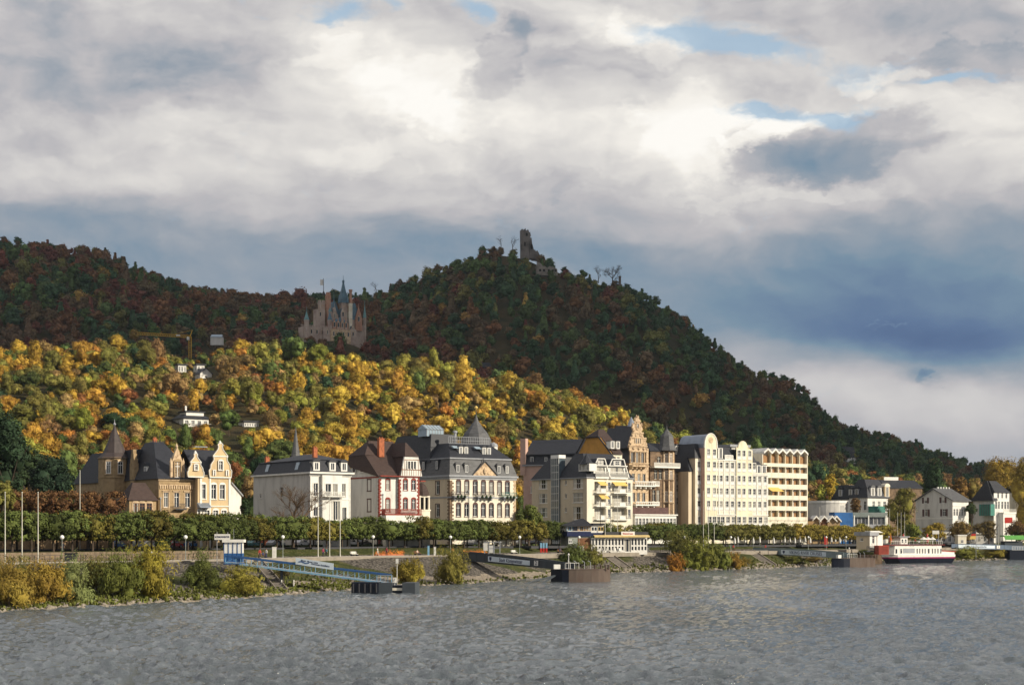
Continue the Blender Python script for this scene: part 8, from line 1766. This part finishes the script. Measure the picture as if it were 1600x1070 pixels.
# -- 4: blue-grey gangway at right
b4_ = plate_gangway('gangway', ((1600, 602, 853.5, 859), (1494, 582, 849.5, 857)), 'x', mat('blue grey steel', (.10, .14, .20), .5, .1), z0=0) if False else None
b4_ = plate_gangway('gangway', ((1494, 582, 849.5, 857), (1606, 596, 853, 859)), 'blue-grey gangway with white line sign at far right', mat('blue grey steel', (.10, .14, .20), .5, .1))
plate_sign(b4_, 1497, 1554, 'KD  Köln-Düsseldorfer', 1.0, sx=.9, f0=.2, f1=.9, emb=False); xa, xb = b4_.u(1557), b4_.u(1562); q = MB(); q.box(xa, xb, -.16, -.08, b4_.zat(xa, .2), b4_.zat(xa, .95)); so_ = b4_.part('number_board', q, WHITE); text('1', 1.1, SIGNT, so_, ((xa + xb) / 2, -.18, b4_.zat(xa, .58)))
b_ = B('landing_stage', 1578, 590, 5, 'dark landing stage block at the right edge', 'pontoon', z0=0); q = MB(); q.hull(rect(0, 12, 0, 5, -.4), rect(0, 12, 0, 5, b_.z(859))); b_.part('hull', q, NAVY); q = MB(); rail(q, 1, 11, .3, b_.z(859), 1.2, .6, .05); b_.part('railing', q, WHITE)
b_ = B('white_hut', 1497, 605, 8, 'small cream hut on the bank behind the blue-grey gangway', 'hut', z0=gz(1497, 605)); XR = b_.u(1510); q = MB(); q.box(0, XR, 0, 3, -1, b_.z(837)); q.k = 1; q.box(-.2, XR + .2, -.2, 3.2, b_.z(837), b_.z(835)); b_.part('wall', q, [CREAM, WHITE]); window(b_.root, (XR * .5, -.2, b_.z(848)), 1.0, 1.2, one=True)
b_ = B('long_white_building', 1470, 625, 6, 'long low white shed with flat roof behind the white boat', 'building', z0=gz(1470, 625)); XR = b_.u(1553); q = MB(); q.box(0, XR, 0, 6, -1, b_.z(834)); q.k = 1; q.box(-.4, XR + .4, -.6, 6.4, b_.z(834), b_.z(831)); b_.part('wall', q, [GREYW, WHITE])
for k in range(9): window(b_.root, (XR * (k + .5) / 9, -.2, b_.z(846)), XR / 15, 2.2, one=True, sill=False)
b_ = B('green_kiosk', 1570, 622, 6, 'green striped market kiosk before the great golden plane tree', 'kiosk', z0=gz(1570, 622)); XR = b_.u(1598); q = MB(); q.box(0, XR, 0, 4, -1, b_.z(845)); q.k = 1; q.prismx([(-1.2, b_.z(841)), (0, b_.z(836)), (4, b_.z(836)), (4, b_.z(838)), (0, b_.z(838)), (-1.2, b_.z(843))], -.3, XR + .3); b_.part('wall', q, [DGREY, mat('green awning', (.12, .35, .08), .7, .1)])
b_ = B('red_framed_board', 1570, 640, 6, 'red framed advertising board near the riverside house', 'board', z0=gz(1570, 640)); q = MB(); q.box(0, b_.u(1582), 0, .2, b_.z(817), b_.z(808)); q.k = 1; q.tube((.5, .3, 0), (.5, .3, b_.z(809)), .1, n=5).tube((b_.u(1581), .3, 0), (b_.u(1581), .3, b_.z(809)), .1, n=5); b_.part('board', q, [REDP, DGREY])
# -- ferry boat
b_ = LB('excursion_boat', 1390, 507, 1496, 520, 'white excursion boat with dark blue and magenta hull and red deck rim', 'boat', z0=0.)
L_ = b_.L; Z = b_.z; W_ = 7.0
def hullring(z, ins, bow, stern): return [(bow, W_ / 2, z), (bow + 1.2, W_ / 2 - 1.6 + ins, z), (bow + 3.6, ins + .3, z), (L_ * .4, ins, z), (L_ * .8, ins, z), (stern, ins + .9, z), (stern, W_ - .9 - ins, z), (L_ * .8, W_ - ins, z), (L_ * .4, W_ - ins, z), (bow + 3.6, W_ - ins - .3, z), (bow + 1.2, W_ / 2 + 1.6 - ins, z)]
q = MB(); q.hull(hullring(-.4, .9, 2.2, L_ - 1.0), hullring(Z(872.5), .15, .2, L_)); q.k = 1; q.hull(hullring(Z(872.5) + .003, .12, .15, L_ + .02), hullring(Z(870.3), .05, .0, L_ + .04)); q.k = 2; q.hull(hullring(Z(870.3) + .003, .1, .1, L_), hullring(Z(866.5), .0, -.1, L_ + .05)); b_.part('hull', q, [NAVY, MAG, WHITE])
xc0, xc1 = b_.u(1393), b_.u(1473); zc0, zc1 = Z(866.5), Z(851.5)
q = MB(); q.hull([(xc0, 2.2, zc0), (xc0 + 1.4, .5, zc0), (xc1, .5, zc0), (xc1, W_ - .5, zc0), (xc0 + 1.4, W_ - .5, zc0), (xc0, W_ - 2.2, zc0)], [(xc0 + .4, 2.2, zc1), (xc0 + 1.8, .5, zc1), (xc1, .5, zc1), (xc1, W_ - .5, zc1), (xc0 + 1.8, W_ - .5, zc1), (xc0 + .4, W_ - 2.2, zc1)]); b_.part('cabin', q, WHITE)
for p, w2 in ((1400.5, 1.0), (1408, 1.0), (1433, .5), (1437, .5), (1441.5, .5), (1445.5, .5), (1451, .9), (1457, .55), (1461, .6), (1465.5, .6), (1470, .6)):
    window(b_.root, (b_.u(p, .5), .33, Z(865)), w2 * .9, Z(857) - Z(865), one=True, sill=False, style='plain', ins=.1)
q = MB(); q.box(b_.u(1413), b_.u(1431), .42, .48, Z(864), Z(856.5)); b_.part('grey_panel', q, LEAD)
q = MB(); q.box(xc0 - .6, xc1 + 1.0, .1, W_ - .1, zc1, Z(850.7)); b_.part('deck_rim', q, mat('dark red rim', (.22, .02, .02), .5, .1))
q = MB(); rail(q, xc0, xc1, .2, Z(850.2), 1.0, .8, .03, base=False); b_.part('railing', q, WHITE)
q = MB(); q.box(b_.u(1414), b_.u(1425), 2, 5, Z(850.2), Z(839)); q.k = 1; q.box(b_.u(1411), b_.u(1427), 1.5, 5.5, Z(839), Z(837.5)); wo_ = b_.part('wheelhouse', q, [WHITE, LEAD]); window(wo_, (b_.u(1417), 1.8, Z(848)), .8, 1.2, one=True, sill=False, style='plain'); window(wo_, (b_.u(1422), 1.8, Z(848)), .8, 1.2, one=True, sill=False, style='plain')
q = MB(); q.hull([(xc1, .6, zc0), (L_ - .4, .9, zc0), (L_ - .4, W_ - .9, zc0), (xc1, W_ - .6, zc0)], [(xc1, .6, Z(861)), (L_ - .4, .9, Z(862.5)), (L_ - .4, W_ - .9, Z(862.5)), (xc1, W_ - .6, Z(861))]); q.k = 1; q.hull([(xc1, .4, Z(861)), (L_, .7, Z(862.5)), (L_, W_ - .7, Z(862.5)), (xc1, W_ - .4, Z(861))], [(xc1, .4, Z(860)), (L_, .7, Z(861.7)), (L_, W_ - .7, Z(861.7)), (xc1, W_ - .4, Z(860))]); b_.part('aft_deck', q, [WHITE, REDP])
for p, r_ in ((1443, 1.5), (1450, 1.3), (1457, 1.2)):
    q = MB(); x_ = b_.u(p, 2.5); q.tube((x_, 2.5, Z(850.2)), (x_, 2.5, Z(840)), .04, n=5); q.rings(x_, 2.5, [(r_, Z(843)), (.05, Z(838.5))], 8); b_.part('parasol', q, LWHITE)
q = MB(); q.tube((b_.u(1402), 3, Z(850)), (b_.u(1402), 3, Z(832)), .1, n=5); q.tube((b_.u(1420), 3, Z(838)), (b_.u(1455), 3, Z(841)), .05, n=4); b_.part('mast', q, YEL)
for i, p in enumerate((1430, 1436, 1464)):
    person(p, 511.0 - .0 + (p - 1430) * .13, 'sit' if i == 1 else 'stand', [(.5, .08, .06), (.6, .6, .55), (.08, .1, .3)][i], ['red', 'white', 'deep blue'][i], (.05, .05, .06), 'dark', 0, ['person in red standing on the boat top deck', 'person in white sitting on the boat top deck', 'person in blue standing near the boat stern'][i], z=Z(850.2))
for i, p in enumerate((1400.5, 1421, 1459)):
    D_ = 515; e = empty('closed_parasol', (xpx(p, D_), D_ + 8, 2.0), 0, ['leftmost closed dark red parasol beyond the boat', 'closed dark red parasol beyond the boat wheelhouse', 'closed dark red parasol beyond the boat stern'][i], 'parasol', 'closed dark red parasols beyond the boat'); q = MB(); zz = zpx(848, D_ + 8) - 2; zt = zpx(833, D_ + 8) - 2; q.rings(0, 0, [(.1, zz), (.45, zz + .4), (.3, zt - .8), (.04, zt)], 8); q.obj('canopy', REDP, e); q = MB(); q.tube((0, 0, 0), (0, 0, zt), .06, n=5); q.obj('pole', LEAD, e)
e = empty('flag', (xpx(1525, 560), 560, 0), 0, 'hanging black red and gold flag on a pole right of the boat', 'flag'); q = MB(); q.tube((0, 0, 1), (0, 0, zpx(828, 560)), .07, n=5); q.obj('pole', LEAD, e)
za, zb_ = zpx(842, 560), zpx(830, 560)
for nm, m_, a, c in (('gold_stripe', AWN, 0, .42), ('red_stripe', REDP, .42, .72), ('dark_stripe', IRON, .72, 1.0)): q = MB(); q.hull([(-2.2 * (1 - a * .5), -.1, za + (zb_ - za) * a), (-.1, -.1, za + (zb_ - za) * a), (-.1, .1, za + (zb_ - za) * a), (-2.2 * (1 - a * .5), .15, za + (zb_ - za) * a)], [(-2.2 * (1 - c * .5), -.05, za + (zb_ - za) * c), (-.1, -.1, za + (zb_ - za) * c), (-.1, .1, za + (zb_ - za) * c), (-2.2 * (1 - c * .5), .1, za + (zb_ - za) * c)]); q.obj(nm, m_, e)
# white board above the boat
b_ = B('white_board', 1457, 575, 0, 'white board on two posts behind the boat stern', 'sign', z0=gz(1457, 575)); XR = b_.u(1467.5); q = MB(); q.box(0, XR, 0, .1, b_.z(834), b_.z(828.5)); q.k = 1; q.box(.1, .3, .1, .2, 0, b_.z(829)).box(XR - .3, XR - .1, .1, .2, 0, b_.z(829)); b_.part('board', q, [WHITE, LEAD])
# ticket hut and red container by landing stage 3
b_ = B('ticket_hut', 1359, 500, 35, 'pale hut with grey roof and white box above red container', 'hut', z0=3.0); XR = b_.u(1370); YB = b_.v(1338); ZE = b_.z(836.5)
ops = [(XR * .5, b_.z(849), 1.0, 2.4)]; so_ = [(b_.v(1346), b_.z(845), 1.4, .9)]; zl_ = b_.z(858); b_.front(0, XR, zl_, ZE, ops); b_.side(0, YB, zl_, ZE, so_, mi=1); b_.body(0, XR, 0, YB, zl_, ZE); b_.done([LWHITE, CREAMB]); b_.win(ops, one=True); b_.win(so_, sx=0, one=True)
q = MB(); q.box(-.5, XR + .4, -.5, YB + .5, ZE, b_.z(830.5)); b_.part('roof', q, LEAD)
q = MB(); q.hull(rect(.3, XR + 2.2, -.6, 2.4, ZE + .9), rect(.3, XR + 1.2, .2, 2.2, b_.z(829))); q.box(XR, XR + 2.4, -.2, 2, ZE - 3, ZE + .2); b_.part('white_box', q, WHITE)
q = MB(); rail(q, -2.8, XR, -1.4, b_.z(860), 1.3, .35, .04); q.box(-2.8, XR, -1.5, -.01, b_.z(860) - .3, b_.z(860) - .01); b_.part('platform', q, IRON)
b_ = B('red_container', 1373, 497, 20, 'red corrugated container beside the pale ticket hut', 'container', z0=zpx(866, 497)); XR = b_.u(1389); ZE = b_.z(852.5); q = MB(); q.box(0, XR, 0, 2.6, 0, ZE)
for k in range(14): q.box(XR * k / 14, XR * (k + .5) / 14, -.07, 0, .15, ZE - .15)
b_.part('body', q, mat('container red', (.34, .06, .035), .6, .15, 1)); q = MB(); q.box(.0, XR, -.1, 2.7, ZE, ZE + .12); b_.part('lid', q, REDP)
q = MB(); q.hull(rect(-3, 3.5, 2, 8, -1.5), rect(-3, 3.2, 3, 8, 2.9)); o_ = q.obj('hut_plinth', DKSTONE); o_.location = (xpx(1364, 499), 499, 0); tag(o_, 'dark stone footing under the ticket hut and red container', 'plinth')
# -- restaurant pavilion
b_ = B('restaurant_pavilion', 923, 414, 14, 'riverside restaurant with dark pyramid roof, navy band and white glazed dining room', 'restaurant', z0=gz(923, 414)); u, Z, v = b_.u, b_.z, b_.v
zb = Z(862); XR = u(1010); xL = u(888)
q = MB(); q.box(xL, 0, 0, 7, -1, Z(837.5)); b_.part('wall', q, mat('grey green wall', (.27, .29, .26), .8, .1)); q = MB(); q.box(xL - .4, -.02, -.4, 7.3, Z(837.5), Z(830)).box(.0, u(944), -.1, 7, Z(837), Z(832)); b_.part('navy_band', q, mat('navy band', (.012, .02, .07), .5, .1))
q = MB(); q.box(xL - .2, -.02, -.1, 6.8, Z(830), Z(821)); q.k = 1; q.box(.0, u(943), .2, 6.8, Z(832), Z(820)); uo = b_.part('upper_storey', q, [LWHITE, WHITE])
for p, w2, m_ in ((890, 2.0, LBLUE), (898, 1.7, PLUM), (908.5, 2.4, OCHRE), (917.5, 2.2, OCHRE)): window(uo, (u(p), -.3, Z(829)), w2 * .8, Z(822) - Z(829), one=True, sill=False, frame=m_, style='mull')
for p, m_ in ((926.5, WHITEW), (931, WHITEW), (937, AWN), (941, AWN)): window(uo, (u(p), .0, Z(829)), .7, Z(822.5) - Z(829), one=True, sill=False, frame=m_, style='plain')
q = MB(); hip(q, u(884), u(926), -1.2, 8, Z(821.5), u(914), u(917), 3, 4, Z(809.5)); q.box(.5, u(944), -.3, 7.2, Z(820), Z(817)); b_.part('roof', q, mat('black roofing', (.02, .02, .025), .6, .1))
n_ = 17; ops = []
for k in range(n_):
    x0_ = XR * k / n_
    if k in (10, 11): continue
    ops += [(x0_ + XR / n_ / 2, Z(851.5), XR / n_ * .6, Z(841.5) - Z(851.5)), (x0_ + XR / n_ / 2, Z(859.5), XR / n_ * .6, Z(853.5) - Z(859.5))]
ops.append((XR * 11 / n_, zb, 1.8, Z(841) - zb)); b_.front(0.02, XR, -.5, Z(839.5), ops, y=-.6); b_.side(-.6, 6, -.5, Z(839.5), [], x=.02); b_.W.add([(XR, -.6, -.5), (XR, 6, -.5), (XR, 6, Z(839.5)), (XR, -.6, Z(839.5))], [(0, 1, 2, 3)]); b_.done([WHITE], 'dining_room_wall'); b_.win(ops, y=-.6, sill=False, style='plain', one=True)
q = MB(); q.add([(u(926), -.62, Z(836)), (u(1012), -.62, Z(836)), (u(1012), -1.7, Z(839)), (u(926), -1.7, Z(839)), (u(926), -.62, Z(836) + .1), (u(1012), -.62, Z(836) + .1), (u(1012), -1.7, Z(839) + .3), (u(926), -1.7, Z(839) + .3)], [(3, 2, 1, 0), (4, 5, 6, 7), (0, 1, 5, 4), (1, 2, 6, 5), (2, 3, 7, 6), (3, 0, 4, 7)]); b_.part('awning', q, mat('straw awning', (.66, .50, .22), .7, .1))
q = MB(); q.box(u(944) + .01, u(1012), -.5, 6, Z(839.5), Z(830.5)); b_.part('flat_roof', q, mat('dark roof band', (.05, .05, .055), .6, .1)); q = MB(); q.box(u(969), u(990), -.9, -.7, Z(836.5), Z(830)); so_ = b_.part('sign', q, WHITE); text('Rheinterrasse', .62, REDP, so_, (u(979.5), -.93, Z(833.3)), sx=.75)
window(b_.root, (u(891), -.25, Z(848)), .9, .9, one=True); q = MB(); q.box(u(903), u(922), -.06, 0, .1, Z(840)); b_.part('entrance', q, BROWNW); 
def chair():
    e = empty('terrace_chair', (0, 0, 0), 0, 'x', 'chair', 'white chairs on the restaurant terrace'); q = MB(); q.box(-.25, .25, -.25, .25, .42, .47); q.obj('seat', WHITE, e); q = MB(); q.box(-.25, .25, .22, .27, .5, 1.0); q.obj('backrest', WHITE, e)
    for sx in (-.22, .22):
        for sy in (-.22, .22): q = MB(); q.box(sx - .025, sx + .025, sy - .025, sy + .025, 0, .42); q.obj('leg', WHITE, e)
    return e
C0 = chair(); k = 0
for i in range(22):
    px = 938 + i * 3.6; D = d_top(px) + 1.6 + (i % 2) * 1.5; lab = f'{ORD[i % 11]} white terrace chair from the {"left, before dining room" if i < 11 else "middle, towards the hedge"}'
    if i == 0: C0.location = (xpx(px, D), D, z_top(px)); C0['label'] = lab; C0.scale = (1.15,) * 3
    else: copy_tree(C0, (xpx(px, D), D, z_top(px)), rng.uniform(0, 6), label=lab)
# closed white parasols between the trunks
def cp():
    e = empty('closed_parasol', (0, 0, 0), 0, 'x', 'parasol', 'closed white parasols between the tree trunks'); q = MB(); q.rings(0, 0, [(.08, .9), (.26, 1.1), (.2, 2.0), (.03, 2.7)], 8); q.obj('canopy', LWHITE, e); q = MB(); q.tube((0, 0, 0), (0, 0, 1.0), .03, n=5); q.obj('pole', LEAD, e); return e
P0 = cp(); PPX = [1148, 1153, 1164, 1177, 1187, 1200, 1209, 1226, 1234, 1242, 1250, 1258, 1266, 1299, 1305, 1312, 1321, 1330]
for i, px in enumerate(PPX):
    D = d_top(px) + 20 + (i % 3) * 2; n_l = i % 6; seg = ['before the hotel right part', 'before the balcony block', 'beyond the grey footbridge end'][i // 6]; lab = f'{ORD[n_l]} closed white parasol {seg}'
    if i == 0: P0.location = place(px, D); P0['label'] = lab; P0.scale = (1.4, 1.4, 1.1)
    else: copy_tree(P0, place(px, D), label=lab)
b_ = B('red_banner', 1288, 520, 0, 'tall red banner stand under the olive yellow trees', 'banner', z0=gz(1288, 520)); q = MB(); q.box(0, b_.u(1293), 0, .15, .2, b_.z(838)); b_.part('cloth', q, REDP); q = MB(); q.tube((0, .2, 0), (0, .2, b_.z(836)), .05, n=5); b_.part('pole', q, LEAD)
for i, (px, c_) in enumerate(((845.5, 'blue'), (849.5, 'blue'), (854, 'blue'))):
    D = d_top(px) + 6; e = empty('info_panel', place(px, D), 0, ['left blue and red panel left of the restaurant', 'middle blue and red panel left of the restaurant', 'right blue and red panel left of the restaurant'][i], 'panel', 'blue and red panels left of the restaurant'); q = MB(); q.box(-.22, .22, -.03, .03, 1.3, 2.5); q.obj('upper_board', LBLUE, e); q = MB(); q.box(-.22, .22, -.031, .031, .3, 1.29); q.obj('lower_board', REDP, e); q = MB(); q.box(-.04, .04, .04, .09, 0, 2.5); q.obj('post', LEAD, e)
for px, w_, h_, m_, lab in ((428.5, 3.0, 17, WHITE, 'white advertising column left of the middle flagpoles'), (679.5, 1.6, 13, WHITE, 'white information board left of olive shrub lamp'), (669.5, 1.4, 15, LBLUE, 'small blue topped board on pole near slate villa'), (907, 1.0, 9, WHITE, 'slim white column before the pavilion, left one'), (911, 1.0, 11, WHITE, 'slim white column before the pavilion, right one')):
    D = d_top(px) + (2.2 if px < 900 else 5); e = empty('notice_column', place(px, D), 0, lab, 'column'); W2 = w_ / F * D; q = MB(); H2 = h_ / F * D; q.box(-W2, W2, -.2, .2, .1, H2).box(-W2 * 1.1, W2 * 1.1, -.25, .25, 0, .1).box(-W2 * 1.1, W2 * 1.1, -.25, .25, H2, H2 + .1); q.obj('board', m_, e)
e = empty('litter_bin', place(111, d_top(111) + 4), 0, 'black litter bin beside the left globe lamp', 'bin'); q = MB(); q.box(-.9, .9, -.4, .4, .15, 1.3); q.obj('body', IRON, e); q = MB(); q.box(-1, 1, -.5, .5, 1.3, 1.4); q.obj('lid', IRON, e)
# ================= HAZE =================
hm_ = bpy.data.materials.new('haze'); hm_.use_nodes = True; t = NT(hm_.node_tree); t.n.clear(); pv = t.new('ShaderNodeVolumePrincipled'); o = t.new('ShaderNodeOutputMaterial'); t.l.new(pv.outputs[0], o.inputs['Volume'])
pv.inputs['Color'].default_value = (.74, .87, 1.0, 1); pv.inputs['Density'].default_value = .00003; pv.inputs['Anisotropy'].default_value = .2
hz_ = MB().box(-1850, 1850, -350, 2500, -30, 330).obj('haze', hm_); tag(hz_, 'thin autumn haze over river and hills', 'haze', kind='stuff')
